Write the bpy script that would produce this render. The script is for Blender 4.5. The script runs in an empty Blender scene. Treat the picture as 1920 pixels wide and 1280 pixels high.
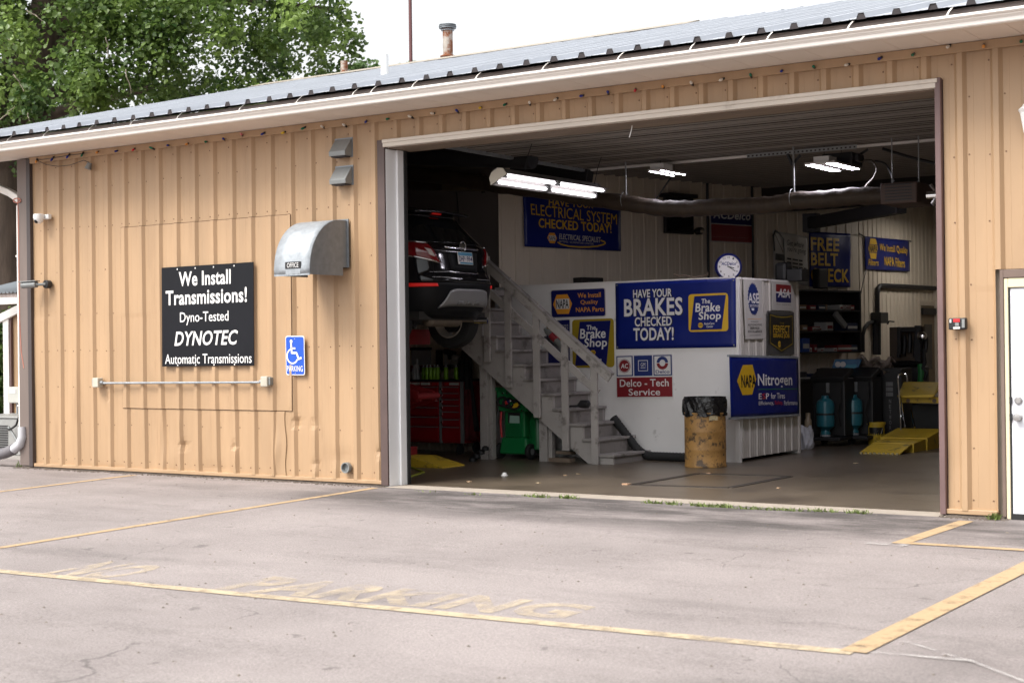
import bpy, bmesh, math, random
import numpy as np
from mathutils import Vector, Matrix
R = math.radians
random.seed(7); rng = np.random.default_rng(11)
SC = bpy.context.scene
COL = SC.collection

# ------------------------------------------------------------------ camera
CAM_F, CAM_YAW, CAM_PITCH, CAM_ROLL = 2832.77, 0.5918, 0.0033, 0.0127
CAM_P = Vector((0, -13.3732, 1.5602))
_f = Vector((-math.sin(CAM_YAW)*math.cos(CAM_PITCH), math.cos(CAM_YAW)*math.cos(CAM_PITCH), math.sin(CAM_PITCH)))
_r0 = Vector((math.cos(CAM_YAW), math.sin(CAM_YAW), 0)); _u0 = _r0.cross(_f)
_r = _r0*math.cos(CAM_ROLL) - _u0*math.sin(CAM_ROLL)
_u = _r0*math.sin(CAM_ROLL) + _u0*math.cos(CAM_ROLL)
cam = bpy.data.cameras.new('camera'); cam.lens = CAM_F/1920*36; cam.sensor_width = 36
cam.clip_end = 2000; cam.clip_start = .1
cam.dof.use_dof = True; cam.dof.focus_distance = 18.5; cam.dof.aperture_fstop = 3.2
camo = bpy.data.objects.new('camera', cam); COL.objects.link(camo)
M3 = Matrix((_r, _u, -_f)).transposed()
camo.matrix_world = Matrix.Translation(CAM_P) @ M3.to_4x4()
SC.camera = camo

# ------------------------------------------------------------------ sky, sun, exposure
SUN_EL, SUN_AZ = R(52), R(-22)          # azimuth measured from the facade normal (-Y), negative = towards the left
w = bpy.data.worlds.new('World'); SC.world = w; w.use_nodes = True
nt = w.node_tree; nt.nodes.clear()
sky = nt.nodes.new('ShaderNodeTexSky'); sky.sky_type = 'NISHITA'; sky.sun_disc = False
sky.sun_elevation = SUN_EL; sky.sun_rotation = math.pi - SUN_AZ
sky.air_density = 1.2; sky.dust_density = 4.0; sky.ozone_density = 1.0
hs = nt.nodes.new('ShaderNodeHueSaturation'); hs.inputs['Saturation'].default_value = .10
bg = nt.nodes.new('ShaderNodeBackground'); bg.inputs['Strength'].default_value = .125
wo = nt.nodes.new('ShaderNodeOutputWorld')
nt.links.new(sky.outputs[0], hs.inputs['Color']); nt.links.new(hs.outputs[0], bg.inputs['Color']); nt.links.new(bg.outputs[0], wo.inputs['Surface'])
sl = bpy.data.lights.new('sun', 'SUN'); sl.energy = 1.5; sl.angle = R(26); sl.color = (1, .95, .88)
so = bpy.data.objects.new('sun', sl); COL.objects.link(so)
_sd = Vector((math.sin(SUN_AZ)*math.cos(SUN_EL), -math.cos(SUN_AZ)*math.cos(SUN_EL), math.sin(SUN_EL)))
so.rotation_euler = (-_sd).to_track_quat('-Z', 'Y').to_euler()
so.location = (-10, -20, 30)
SC.view_settings.view_transform = 'Standard'; SC.view_settings.look = 'None'
SC.view_settings.exposure = 1.25; SC.view_settings.gamma = 1
SC.render.engine = 'CYCLES'
SC.cycles.max_bounces = 6; SC.cycles.diffuse_bounces = 4; SC.cycles.glossy_bounces = 3; SC.cycles.transparent_max_bounces = 8
SC.cycles.sample_clamp_indirect = 6; SC.cycles.use_denoising = True
SC.cycles.caustics_reflective = False; SC.cycles.caustics_refractive = False

# ------------------------------------------------------------------ pixel rays met with real planes (photo pixels, 1920 wide)
def ray(a, b): return _f + _r*((a-960)/CAM_F) - _u*((b-640)/CAM_F)
def on(a, b, n, d):
    n = Vector(n); q = ray(a, b); t = (d - n.dot(CAM_P))/n.dot(q); return CAM_P + q*t
def PY(a, b, y): return on(a, b, (0,1,0), y)
def PX(a, b, x): return on(a, b, (1,0,0), x)
def PZ(a, b, z=0): return on(a, b, (0,0,1), z)
GS = .015
def PG(a, b): return on(a, b, (0,-GS,1), 0)
def gz(y): return GS*y if y > -30 else GS*-30
# the slanted liner wall inside
AW_A = math.radians(17.4); AW_D = Vector((math.sin(AW_A), math.cos(AW_A), 0)); AW_N = Vector((AW_D.y, -AW_D.x, 0))
AW0 = Vector((-12.46, 4.85, 0)); AW_K = AW_N.dot(AW0); AW_L = 8.23
AW1 = AW0 + AW_D*AW_L
def PA(a, b, off=0): return on(a, b, AW_N, AW_K+off)

# ------------------------------------------------------------------ mesh builder
class MB:
    def __init__(s): s.v = []; s.f = []; s.m = []
    def add(s, vs, fs, m=0):
        o = len(s.v); s.v += [Vector(p) for p in vs]; s.f += [tuple(i+o for i in f) for f in fs]; s.m += [m]*len(fs); return s
    def box(s, x0, x1, y0, y1, z0, z1, m=0):
        if x0 > x1: x0, x1 = x1, x0
        if y0 > y1: y0, y1 = y1, y0
        if z0 > z1: z0, z1 = z1, z0
        return s.add([(x0,y0,z0),(x1,y0,z0),(x1,y1,z0),(x0,y1,z0),(x0,y0,z1),(x1,y0,z1),(x1,y1,z1),(x0,y1,z1)],
                     [(0,3,2,1),(4,5,6,7),(0,1,5,4),(1,2,6,5),(2,3,7,6),(3,0,4,7)], m)
    def obox(s, c, ax, ay, az, m=0):                 # centre and three half vectors
        c = Vector(c); ax = Vector(ax); ay = Vector(ay); az = Vector(az)
        if ax.cross(ay).dot(az) < 0: ax = -ax
        vs = [c+i*ax+j*ay+k*az for k in (-1,1) for j in (-1,1) for i in (-1,1)]
        return s.add(vs, [(0,2,3,1),(4,5,7,6),(0,1,5,4),(1,3,7,5),(3,2,6,7),(2,0,4,6)], m)
    def bar(s, p, q, w, h, up=(0,0,1), m=0):
        p = Vector(p); q = Vector(q); d = (q-p); L = d.length; d.normalize(); up = Vector(up)
        sd = d.cross(up)
        if sd.length < 1e-4: sd = d.cross(Vector((0,1,0)))
        sd.normalize(); u2 = sd.cross(d)
        return s.obox((p+q)/2, d*L/2, sd*w/2, u2*h/2, m)
    def prism(s, poly, vec, m=0):                    # polygon in 3D pushed along vec
        n = len(poly); vec = Vector(vec); P = [Vector(p) for p in poly]
        nrm = Vector((0,0,0))
        for i in range(n): nrm += P[i].cross(P[(i+1) % n])
        if nrm.dot(vec) > 0: P.reverse()
        vs = P + [p+vec for p in P]
        fs = [tuple(range(n)), tuple(reversed(range(n, 2*n)))] + [(i, i+n, (i+1) % n + n, (i+1) % n) for i in range(n)]
        return s.add(vs, fs, m)
    def tube(s, pts, r, n=10, m=0, cap=True):
        pts = [Vector(p) for p in pts]; k = len(pts)
        rs = list(r) if hasattr(r, '__len__') else [r]*k
        vs = []; ref = None
        for i, p in enumerate(pts):
            t = (pts[min(i+1, k-1)] - pts[max(i-1, 0)]).normalized()
            if ref is None:
                ref = t.cross(Vector((0,0,1)))
                if ref.length < .05: ref = t.cross(Vector((0,1,0)))
            ref = (ref - t*ref.dot(t)).normalized(); b = t.cross(ref)
            vs += [p + (ref*math.cos(2*math.pi*j/n) + b*math.sin(2*math.pi*j/n))*rs[i] for j in range(n)]
        fs = [(i*n+j, i*n+(j+1) % n, (i+1)*n+(j+1) % n, (i+1)*n+j) for i in range(k-1) for j in range(n)]
        if cap: fs += [tuple(reversed(range(n))), tuple(range((k-1)*n, k*n))]
        return s.add(vs, fs, m)
    def lathe(s, prof, c, axis=(0,0,1), n=20, m=0, cap=True):  # [(radius, height)]
        c = Vector(c); a = Vector(axis).normalized()
        x = a.cross(Vector((0,0,1)));
        if x.length < .05: x = Vector((1,0,0))
        x.normalize(); y = a.cross(x); k = len(prof)
        vs = [c + a*h + (x*math.cos(2*math.pi*j/n) + y*math.sin(2*math.pi*j/n))*max(r, 1e-4) for r, h in prof for j in range(n)]
        fs = [(i*n+j, i*n+(j+1) % n, (i+1)*n+(j+1) % n, (i+1)*n+j) for i in range(k-1) for j in range(n)]
        if cap: fs += [tuple(reversed(range(n))), tuple(range((k-1)*n, k*n))]
        return s.add(vs, fs, m)
    def sheet(s, prof, vec, m=0, rows=1):            # open polyline pushed along vec
        vec = Vector(vec); n = len(prof); P = [Vector(p) for p in prof]
        vs = [p + vec*(i/rows) for i in range(rows+1) for p in P]
        fs = [(i*n+j, i*n+j+1, (i+1)*n+j+1, (i+1)*n+j) for i in range(rows) for j in range(n-1)]
        return s.add(vs, fs, m)
    def grid(s, fn, nu, nv, m=0):
        vs = [fn(i/nu, j/nv) for j in range(nv+1) for i in range(nu+1)]
        fs = [(j*(nu+1)+i, j*(nu+1)+i+1, (j+1)*(nu+1)+i+1, (j+1)*(nu+1)+i) for j in range(nv) for i in range(nu)]
        return s.add(vs, fs, m)
    def build(s, name, mats, parent=None, smooth=False, bevel=0, label=None, kind=None, seg=2):
        me = bpy.data.meshes.new(name)
        L = Vector((0,0,0)); q = parent
        while q is not None: L = L + q.location; q = q.parent
        me.from_pydata([tuple(p-L) for p in s.v], [], s.f)
        if not isinstance(mats, (list, tuple)): mats = [mats]
        for mm in mats: me.materials.append(mm)
        me.polygons.foreach_set('material_index', s.m)
        if smooth: me.polygons.foreach_set('use_smooth', [True]*len(s.f))
        me.update()
        o = bpy.data.objects.new(name, me); COL.objects.link(o)
        if parent is not None: o.parent = parent
        if smooth and smooth != 'all': me.set_sharp_from_angle(angle=R(40))
        if bevel:
            b = o.modifiers.new('bevel', 'BEVEL'); b.width = bevel; b.segments = seg; b.limit_method = 'ANGLE'; b.angle_limit = R(35)
        if label: o['label'] = label
        if kind: o['kind'] = kind
        return o

def tag(o, label, cat, group=None, kind=None):
    o['label'] = label; o['category'] = cat
    if group: o['group'] = group
    if kind: o['kind'] = kind
    return o
def struct(o): o['kind'] = 'structure'; return o
def thing(name, loc, label, cat, group=None):
    o = bpy.data.objects.new(name, None); COL.objects.link(o); o.empty_display_size = .1
    o.location = loc; return tag(o, label, cat, group)
def top(mb, name, mats, base, label, cat, group=None, **kw):     # a thing that is one mesh, with its origin at its base
    base = Vector(base); mb.v = [p-base for p in mb.v]
    o = mb.build(name, mats, None, **kw); o.location = base
    return tag(o, label, cat, group)
def dup(root, loc, label, group=None):
    r = root.copy(); COL.objects.link(r); r.location = loc; r['label'] = label
    if group: r['group'] = group
    def rec(src, dst):
        for ch in list(src.children):
            c = ch.copy(); COL.objects.link(c); c.parent = dst; rec(ch, c)
    rec(root, r); return r

# ------------------------------------------------------------------ materials
def pm(name, col, rough=.6, metal=0., var=.12, scale=3., stretch=(1,1,1), bump=0., bscale=60., dirt=None, spec=.5, coat=0., bstretch=None):
    """dirt = (colour, scale, threshold, softness, amount)"""
    m = bpy.data.materials.new(name); m.use_nodes = True; nt = m.node_tree; N = nt.nodes; L = nt.links
    b = N['Principled BSDF']; b.inputs['Roughness'].default_value = rough; b.inputs['Metallic'].default_value = metal
    b.inputs['Specular IOR Level'].default_value = spec; b.inputs['Coat Weight'].default_value = coat
    tc = N.new('ShaderNodeTexCoord')
    mp = N.new('ShaderNodeMapping'); mp.inputs['Scale'].default_value = stretch; L.new(tc.outputs['Object'], mp.inputs['Vector'])
    nz = N.new('ShaderNodeTexNoise'); nz.inputs['Scale'].default_value = scale; nz.inputs['Detail'].default_value = 6; nz.inputs['Roughness'].default_value = .6
    L.new(mp.outputs[0], nz.inputs['Vector'])
    mr = N.new('ShaderNodeMapRange'); mr.inputs[1].default_value = .25; mr.inputs[2].default_value = .75
    mr.inputs[3].default_value = 1-var; mr.inputs[4].default_value = 1+var; L.new(nz.outputs['Fac'], mr.inputs[0])
    mx = N.new('ShaderNodeMix'); mx.data_type = 'RGBA'; mx.blend_type = 'MULTIPLY'; mx.inputs[0].default_value = 1
    mx.inputs[6].default_value = (*col, 1); L.new(mr.outputs[0], mx.inputs[7])
    out = mx.outputs[2]
    if dirt:
        dc, ds, th, sf, am = dirt
        dn = N.new('ShaderNodeTexNoise'); dn.inputs['Scale'].default_value = ds; dn.inputs['Detail'].default_value = 8; dn.inputs['Roughness'].default_value = .65
        L.new(mp.outputs[0], dn.inputs['Vector'])
        dr = N.new('ShaderNodeMapRange'); dr.interpolation_type = 'SMOOTHSTEP'
        dr.inputs[1].default_value = th; dr.inputs[2].default_value = th+sf; dr.inputs[3].default_value = 0; dr.inputs[4].default_value = am
        L.new(dn.outputs['Fac'], dr.inputs[0])
        dm = N.new('ShaderNodeMix'); dm.data_type = 'RGBA'; L.new(dr.outputs[0], dm.inputs[0]); L.new(out, dm.inputs[6]); dm.inputs[7].default_value = (*dc, 1)
        out = dm.outputs[2]
    L.new(out, b.inputs['Base Color'])
    rr = N.new('ShaderNodeMapRange'); rr.inputs[3].default_value = max(rough-.08, .02); rr.inputs[4].default_value = min(rough+.1, 1); L.new(nz.outputs['Fac'], rr.inputs[0]); L.new(rr.outputs[0], b.inputs['Roughness'])
    if bump:
        bn = N.new('ShaderNodeTexNoise'); bn.inputs['Scale'].default_value = bscale; bn.inputs['Detail'].default_value = 4
        if bstretch:
            mp2 = N.new('ShaderNodeMapping'); mp2.inputs['Scale'].default_value = bstretch; L.new(tc.outputs['Object'], mp2.inputs['Vector']); L.new(mp2.outputs[0], bn.inputs['Vector'])
        else: L.new(tc.outputs['Object'], bn.inputs['Vector'])
        bp = N.new('ShaderNodeBump'); bp.inputs['Strength'].default_value = bump; bp.inputs['Distance'].default_value = .02
        L.new(bn.outputs['Fac'], bp.inputs['Height']); L.new(bp.outputs[0], b.inputs['Normal'])
    return m
def em(name, col, st):
    m = bpy.data.materials.new(name); m.use_nodes = True; b = m.node_tree.nodes['Principled BSDF']
    b.inputs['Base Color'].default_value = (.8,.8,.8,1); b.inputs['Emission Color'].default_value = (*col, 1); b.inputs['Emission Strength'].default_value = st
    return m
def glassy(name, col, rough=.03, alpha_mix=.5):
    m = bpy.data.materials.new(name); m.use_nodes = True; nt = m.node_tree; N = nt.nodes
    b = N['Principled BSDF']; b.inputs['Base Color'].default_value = (*col, 1); b.inputs['Roughness'].default_value = rough; b.inputs['Coat Weight'].default_value = .2; b.inputs['Specular IOR Level'].default_value = .3
    return m

TAN = pm('tan_painted_steel', (.39,.256,.148), .5, 0, .13, 1.6, (1.5,1.5,.25), dirt=((.27,.165,.09), 2.4, .54, .25, .5))
BROWN = pm('brown_trim', (.085,.055,.05), .55, 0, .15, 4)
MAROON = pm('faded_maroon_trim', (.14,.085,.082), .5, 0, .15, 3)
WHITE = pm('white_paint', (.74,.72,.69), .5, 0, .06, 2, dirt=((.35,.31,.27), 3, .63, .15, .5))
WGUT = pm('white_gutter', (.84,.80,.75), .4, 0, .05, 2, (.3,2,2), dirt=((.35,.29,.23), 4, .66, .12, .5))
JAMB = pm('jamb_white', (.84,.845,.86), .45, 0, .05, 1.5, dirt=((.12,.11,.11), 5, .68, .06, .7))
SOFF = pm('soffit_white', (.74,.66,.58), .6, 0, .06, 1.2, dirt=((.42,.34,.27), 2.5, .6, .2, .5))
ROOF = pm('galvanised_roof', (.47,.495,.54), .42, .15, .10, 2, (3,.3,1), dirt=((.55,.58,.62), 1.5, .55, .25, .6))
RDARK = pm('dark_void', (.035,.03,.032), .9, 0, .2, 5)
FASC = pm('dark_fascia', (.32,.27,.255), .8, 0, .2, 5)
GALV = pm('galvanised_sheet', (.30,.325,.35), .5, .3, .22, 14, bump=.05, bscale=40)
GALVD = pm('dark_galvanised', (.22,.24,.26), .5, .4, .2, 12)
RUST = pm('rusty_pipe', (.42,.38,.34), .7, .3, .2, 6, dirt=((.23,.07,.02), 4, .42, .12, .95), bump=.1)
GREYM = pm('grey_metal', (.22,.23,.23), .5, .3, .12, 6)
PLW = pm('white_plastic', (.74,.74,.73), .35, 0, .03, 4)
BLK = pm('black_plastic', (.014,.014,.015), .45, 0, .2, 6)
BLKM = pm('black_metal', (.02,.02,.022), .5, .3, .2, 6)
DUCT = pm('black_wrapped_duct', (.042,.029,.019), .6, 0, .4, 8, bump=.5, bscale=12, spec=.35)
CHROME = pm('chrome', (.8,.8,.82), .08, 1, .03, 4)
LINER = pm('cream_liner_panel', (.64,.565,.465), .5, 0, .08, 1.3, (1,1,.3), dirt=((.18,.15,.115), 1.6, .56, .25, .6))
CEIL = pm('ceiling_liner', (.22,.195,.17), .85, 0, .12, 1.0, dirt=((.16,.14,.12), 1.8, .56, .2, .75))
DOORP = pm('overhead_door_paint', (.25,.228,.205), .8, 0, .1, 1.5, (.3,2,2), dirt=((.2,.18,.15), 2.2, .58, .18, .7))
OFFW = pm('office_panel_white', (.80,.785,.77), .42, 0, .05, 1.2, dirt=((.33,.31,.29), 4.5, .61, .10, .5))
RIBW = pm('office_ribbed_steel', (.52,.49,.45), .45, .0, .08, 1.5, (1,1,.2), dirt=((.22,.19,.16), 2.5, .6, .2, .5))
STAIRP = pm('worn_stair_paint', (.36,.335,.315), .6, 0, .1, 3, dirt=((.13,.115,.105), 4.5, .54, .14, .8), bump=.06, bscale=30)
TREAD = pm('worn_tread', (.27,.25,.235), .65, 0, .15, 3, dirt=((.09,.08,.07), 3.5, .5, .18, .85))
WOOD = pm('weathered_wood', (.20,.15,.11), .8, 0, .25, 3, (1,6,6), bump=.2, bscale=30)
BARK = pm('bark', (.085,.062,.048), .95, 0, .4, 2.5, (3,3,.5), bump=1., bscale=9, bstretch=(1,1,.18))
RED = pm('red_enamel', (.26,.008,.012), .3, 0, .12, 4, coat=.4)
REDW = pm('worn_red_paint', (.22,.012,.014), .5, 0, .25, 4, dirt=((.04,.03,.03), 4, .58, .15, .8))
YEL = pm('worn_yellow_paint', (.56,.38,.03), .5, 0, .12, 3, dirt=((.10,.07,.03), 5, .57, .1, .8))
GREEN = pm('green_plastic', (.006,.155,.042), .32, 0, .08, 3)
RUBBER = pm('rubber', (.012,.012,.012), .75, 0, .3, 10)
CARB = pm('car_black_paint', (.006,.006,.008), .12, 0, .05, 3, coat=.35, spec=.3)
CARP = pm('car_black_cladding', (.005,.0055,.007), .55, 0, .1, 6, spec=.22)
CARG = glassy('car_glass', (.006,.007,.008))
SILV = pm('silver_skid', (.27,.27,.275), .4, .5, .05, 6)
LAMPR = pm('tail_lamp_red', (.16,.003,.006), .08, 0, .1, 9, coat=1)
LAMPW = pm('lamp_clear', (.55,.5,.48), .1, 0, .1, 9, coat=1)
REFL = em('red_reflector', (1,.03,.02), .06); REFL.node_tree.nodes['Principled BSDF'].inputs['Base Color'].default_value = (.6,.01,.01,1)
TUBE = em('fluorescent_tube', (1,.93,.97), 3.5)
LED = em('led_strip', (.93,.88,1), 34)
LEDB = em('led_strip_dim', (1,.93,.85), 26)
TEAL = pm('teal_tank', (.02,.14,.18), .3, 0, .1, 4)
BAG = pm('white_bag', (.55,.56,.6), .5, 0, .12, 5, bump=.5, bscale=12)
LINERB = pm('black_bin_liner', (.01,.01,.011), .2, 0, .2, 8, bump=.9, bscale=22)
DRUM = pm('rusty_ochre_drum', (.36,.195,.058), .55, 0, .35, 6, dirt=((.05,.032,.02), 11, .49, .13, .9), bump=.06)
BLUEP = pm('banner_navy', (.005,.014,.15), .3, 0, .08, 3, bump=.25, bscale=3.5, spec=.28)
BLUES = pm('sign_navy', (.008,.011,.105), .3, 0, .06, 3, spec=.3)
BLUEM = pm('sign_blue', (.013,.03,.16), .35, 0, .06, 3)
ADAB = pm('access_blue', (.008,.075,.46), .4, 0, .04, 3)
BLKS = pm('gloss_black_sign', (.0065,.007,.010), .3, 0, .2, 1.3, spec=.22)
SWHITE = pm('sign_white', (.72,.71,.70), .4, 0, .04, 3)
SGREY = pm('sign_pale_grey', (.52,.50,.47), .45, 0, .05, 3)
SYEL = pm('sign_yellow', (.66,.40,.015), .4, 0, .05, 3)
SOCH = pm('sign_ochre', (.33,.235,.012), .4, 0, .06, 3)
SORG = pm('sign_orange', (.78,.33,.03), .4, 0, .05, 3)
SRED = pm('sign_maroon', (.21,.008,.014), .4, 0, .06, 3)
SREDB = pm('sign_red', (.5,.02,.025), .4, 0, .05, 3)
SBLK = pm('sign_black', (.012,.012,.013), .4, 0, .1, 3)
SGRN = pm('sign_green', (.02,.2,.05), .4, 0, .05, 3)
PLATEB = pm('plate_blue', (.05,.25,.42), .35, 0, .05, 6)
# ================================================================== GROUND
def asphalt():
    m = bpy.data.materials.new('weathered_asphalt'); m.use_nodes = True; nt = m.node_tree; N = nt.nodes; L = nt.links
    b = N['Principled BSDF']; b.inputs['Specular IOR Level'].default_value = .35
    tc = N.new('ShaderNodeTexCoord'); V = tc.outputs['Object']
    def noise(sc, det=6, st=None, rough=.6, dist=0):
        n = N.new('ShaderNodeTexNoise'); n.inputs['Scale'].default_value = sc; n.inputs['Detail'].default_value = det; n.inputs['Roughness'].default_value = rough; n.inputs['Distortion'].default_value = dist
        if st:
            mp = N.new('ShaderNodeMapping'); mp.inputs['Scale'].default_value = st; L.new(V, mp.inputs['Vector']); L.new(mp.outputs[0], n.inputs['Vector'])
        else: L.new(V, n.inputs['Vector'])
        return n.outputs['Fac']
    def rng_(src, a, c, lo, hi, smooth=True):
        r = N.new('ShaderNodeMapRange'); r.inputs[1].default_value = a; r.inputs[2].default_value = c; r.inputs[3].default_value = lo; r.inputs[4].default_value = hi
        if smooth: r.interpolation_type = 'SMOOTHSTEP'
        L.new(src, r.inputs[0]); return r.outputs[0]
    def math_(op, a, c):
        n = N.new('ShaderNodeMath'); n.operation = op
        for i, q in enumerate((a, c)):
            if isinstance(q, (int, float)): n.inputs[i].default_value = q
            else: L.new(q, n.inputs[i])
        return n.outputs[0]
    val = math_('MULTIPLY', rng_(noise(.5, 5), .3, .7, .88, 1.12), rng_(noise(70, 4, None, .75), .3, .7, .74, 1.26))
    val = math_('MULTIPLY', val, rng_(noise(260, 2), .3, .7, .82, 1.18))
    val = math_('MULTIPLY', val, rng_(noise(1.0, 7, (.45, 1.3, 1), .75), .46, .72, 1.04, .80))
    val = math_('MULTIPLY', val, rng_(noise(14, 6, (.6, 1.2, 1), .7), .6, .75, 1.0, .86))
    val = math_('MULTIPLY', val, rng_(noise(5.5, 5, None, .55), .66, .74, 1.0, .66))
    # traffic staining in front of the doorway
    sx = N.new('ShaderNodeSeparateXYZ'); L.new(V, sx.inputs[0])
    band = math_('MULTIPLY', rng_(sx.outputs['Y'], -2.3, -1.1, 0, 1), rng_(sx.outputs['X'], -12.2, -9.5, .25, 1))
    band = math_('MULTIPLY', band, rng_(noise(.9, 7, (.5, 1.6, 1), .7), .34, .60, .1, 1))
    val = math_('MULTIPLY', val, math_('SUBTRACT', 1.0, math_('MULTIPLY', band, .68)))
    rt = math_('MULTIPLY', rng_(sx.outputs['X'], -3.2, -2.2, 0, 1), rng_(noise(.7, 6), .3, .6, .2, 1))
    val = math_('MULTIPLY', val, math_('SUBTRACT', 1.0, math_('MULTIPLY', rt, .35)))
    # cracks
    dn = N.new('ShaderNodeTexNoise'); dn.inputs['Scale'].default_value = 1.3; dn.inputs['Detail'].default_value = 6; L.new(V, dn.inputs['Vector'])
    va = N.new('ShaderNodeVectorMath'); va.operation = 'MULTIPLY_ADD'; L.new(dn.outputs['Color'], va.inputs[0]); va.inputs[1].default_value = (.9,.9,0); L.new(V, va.inputs[2])
    vo = N.new('ShaderNodeTexVoronoi'); vo.feature = 'DISTANCE_TO_EDGE'; vo.inputs['Scale'].default_value = .33; L.new(va.outputs[0], vo.inputs['Vector'])
    cr = math_('MULTIPLY', rng_(vo.outputs['Distance'], 0, .0035, 1, 0), rng_(noise(.8, 3), .50, .60, 0, 1))
    val = math_('MULTIPLY', val, math_('SUBTRACT', 1.0, math_('MULTIPLY', cr, .42)))
    cb = N.new('ShaderNodeMix'); cb.data_type = 'RGBA'; cb.blend_type = 'MULTIPLY'; cb.inputs[0].default_value = 1
    cb.inputs[6].default_value = (.260,.229,.222,1); L.new(val, cb.inputs[7]); L.new(cb.outputs[2], b.inputs['Base Color'])
    b.inputs['Roughness'].default_value = .85
    bp = N.new('ShaderNodeBump'); bp.inputs['Strength'].default_value = .5; bp.inputs['Distance'].default_value = .008; L.new(noise(170, 3), bp.inputs['Height']); L.new(bp.outputs[0], b.inputs['Normal'])
    return m
ASPH = asphalt()
g = MB()
ys = [-30, -24, -18, -14, -11, -9, -7, -5, -3, -1.5, 0, 40, 300]
xs = [-300, -60, -30, -20, -10, 0, 10, 30, 300]
ys = [-300] + ys
vs = [(x, y, (gz(y) if y < 0 else 0) - (.03 if y > 0 else 0)) for y in ys for x in xs]; n = len(xs)
g.add(vs, [(j*n+i, j*n+i+1, (j+1)*n+i+1, (j+1)*n+i) for j in range(len(ys)-1) for i in range(n-1)])
struct(g.build('ground', ASPH))

def paint(name, col, th, sf, sc=5, st=(1,1,1)):
    m = bpy.data.materials.new(name); m.use_nodes = True; nt = m.node_tree; N = nt.nodes; L = nt.links
    b = N['Principled BSDF']; b.inputs['Roughness'].default_value = .7
    tc = N.new('ShaderNodeTexCoord'); mp = N.new('ShaderNodeMapping'); mp.inputs['Scale'].default_value = st; L.new(tc.outputs['Object'], mp.inputs['Vector'])
    nz = N.new('ShaderNodeTexNoise'); nz.inputs['Scale'].default_value = sc; nz.inputs['Detail'].default_value = 9; nz.inputs['Roughness'].default_value = .72; L.new(mp.outputs[0], nz.inputs['Vector'])
    r = N.new('ShaderNodeMapRange'); r.inputs[1].default_value = th; r.inputs[2].default_value = th+sf; L.new(nz.outputs['Fac'], r.inputs[0])
    L.new(r.outputs[0], b.inputs['Alpha'])
    n2 = N.new('ShaderNodeTexNoise'); n2.inputs['Scale'].default_value = 30; L.new(tc.outputs['Object'], n2.inputs['Vector'])
    r2 = N.new('ShaderNodeMapRange'); r2.inputs[3].default_value = .8; r2.inputs[4].default_value = 1.15; L.new(n2.outputs['Fac'], r2.inputs[0])
    mx = N.new('ShaderNodeMix'); mx.data_type = 'RGBA'; mx.blend_type = 'MULTIPLY'; mx.inputs[0].default_value = 1; mx.inputs[6].default_value = (*col,1); L.new(r2.outputs[0], mx.inputs[7]); L.new(mx.outputs[2], b.inputs['Base Color'])
    return m
LINEY = paint('parking_yellow', (.43,.305,.178), .22, .25)
LINEP = paint('worn_pale_yellow', (.47,.38,.26), .25, .3)
LETP = paint('faded_letter_paint', (.58,.48,.35), .37, .34, 2.6)
LINEW = paint('white_chalk_paint', (.55,.53,.51), .44, .34, 5)
def strip(p, q, wd, mat, name, zo=.004):
    p = Vector((p[0], p[1], 0)); q = Vector((q[0], q[1], 0)); d = (q-p).normalized(); s = Vector((-d.y, d.x, 0))*wd/2
    k = max(2, int((q-p).length/.5)); mb = MB()
    vs = []
    for i in range(k+1):
        c = p.lerp(q, i/k)
        for e in (-1, 1):
            j = c + s*e; vs.append((j.x, j.y, gz(min(j.y, 0)) + zo))
    mb.add(vs, [(2*i, 2*i+2, 2*i+3, 2*i+1) for i in range(k)])
    return struct(mb.build(name, mat))
strip((-10.72,-.2), (-10.68,-5.75), .10, LINEY, 'parking_line')
strip((-14.62,-.2), (-14.55,-5.9), .10, LINEY, 'parking_line')
strip((-4.06,-.30), (-4.12,-1.83), .13, LINEY, 'parking_line')
strip((-4.17,-1.79), (-1.2,-1.72), .10, LINEY, 'parking_line', .006)
strip((-2.94,-1.6), (-2.99,-5.72), .15, LINEY, 'parking_line', .0075)
a_, b_ = PG(1600,1224), PG(0,1071)
ex = b_ + (b_-a_)*.5
strip(ex, a_, .115, LINEP, 'parking_line', .0055)
strip(PG(1610,1222), PG(1812,1240), .045, LINEW, 'paint_streak', .0095)
strip(PG(1690,1203), PG(1822,1243), .03, LINEW, 'paint_streak', .0115)
strip(PG(1815,1240), PG(1925,1283), .03, LINEW, 'paint_streak', .0135)
strip(PG(1628,1018), PG(1700,1024), .15, LINEW, 'paint_streak', .0095)

# ------------------------------------------------------------------ lettering helper
_tc = {}
def glyphs(s, bold=0., res=3, shear=0., ser=False):
    if 'M' in s: bold = 0
    k = (s, bold, shear)
    if k in _tc: return _tc[k]
    c = bpy.data.curves.new('t', 'FONT'); c.body = s; c.size = 1; c.offset = bold*.5; c.resolution_u = res; c.shear = shear; c.space_character = 1 + bold*.9
    o = bpy.data.objects.new('t', c); me = bpy.data.meshes.new_from_object(o)
    vs = [(v.co.x, v.co.y) for v in me.vertices]; fs = [tuple(p.vertices) for p in me.polygons]
    bpy.data.objects.remove(o); bpy.data.curves.remove(c); bpy.data.meshes.remove(me)
    x0 = min(v[0] for v in vs); x1 = max(v[0] for v in vs); y0 = min(v[1] for v in vs); y1 = max(v[1] for v in vs)
    _tc[k] = ([((a-x0)/(x1-x0), (b-y0)/(y1-y0)) for a, b in vs], fs); return _tc[k]
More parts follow.
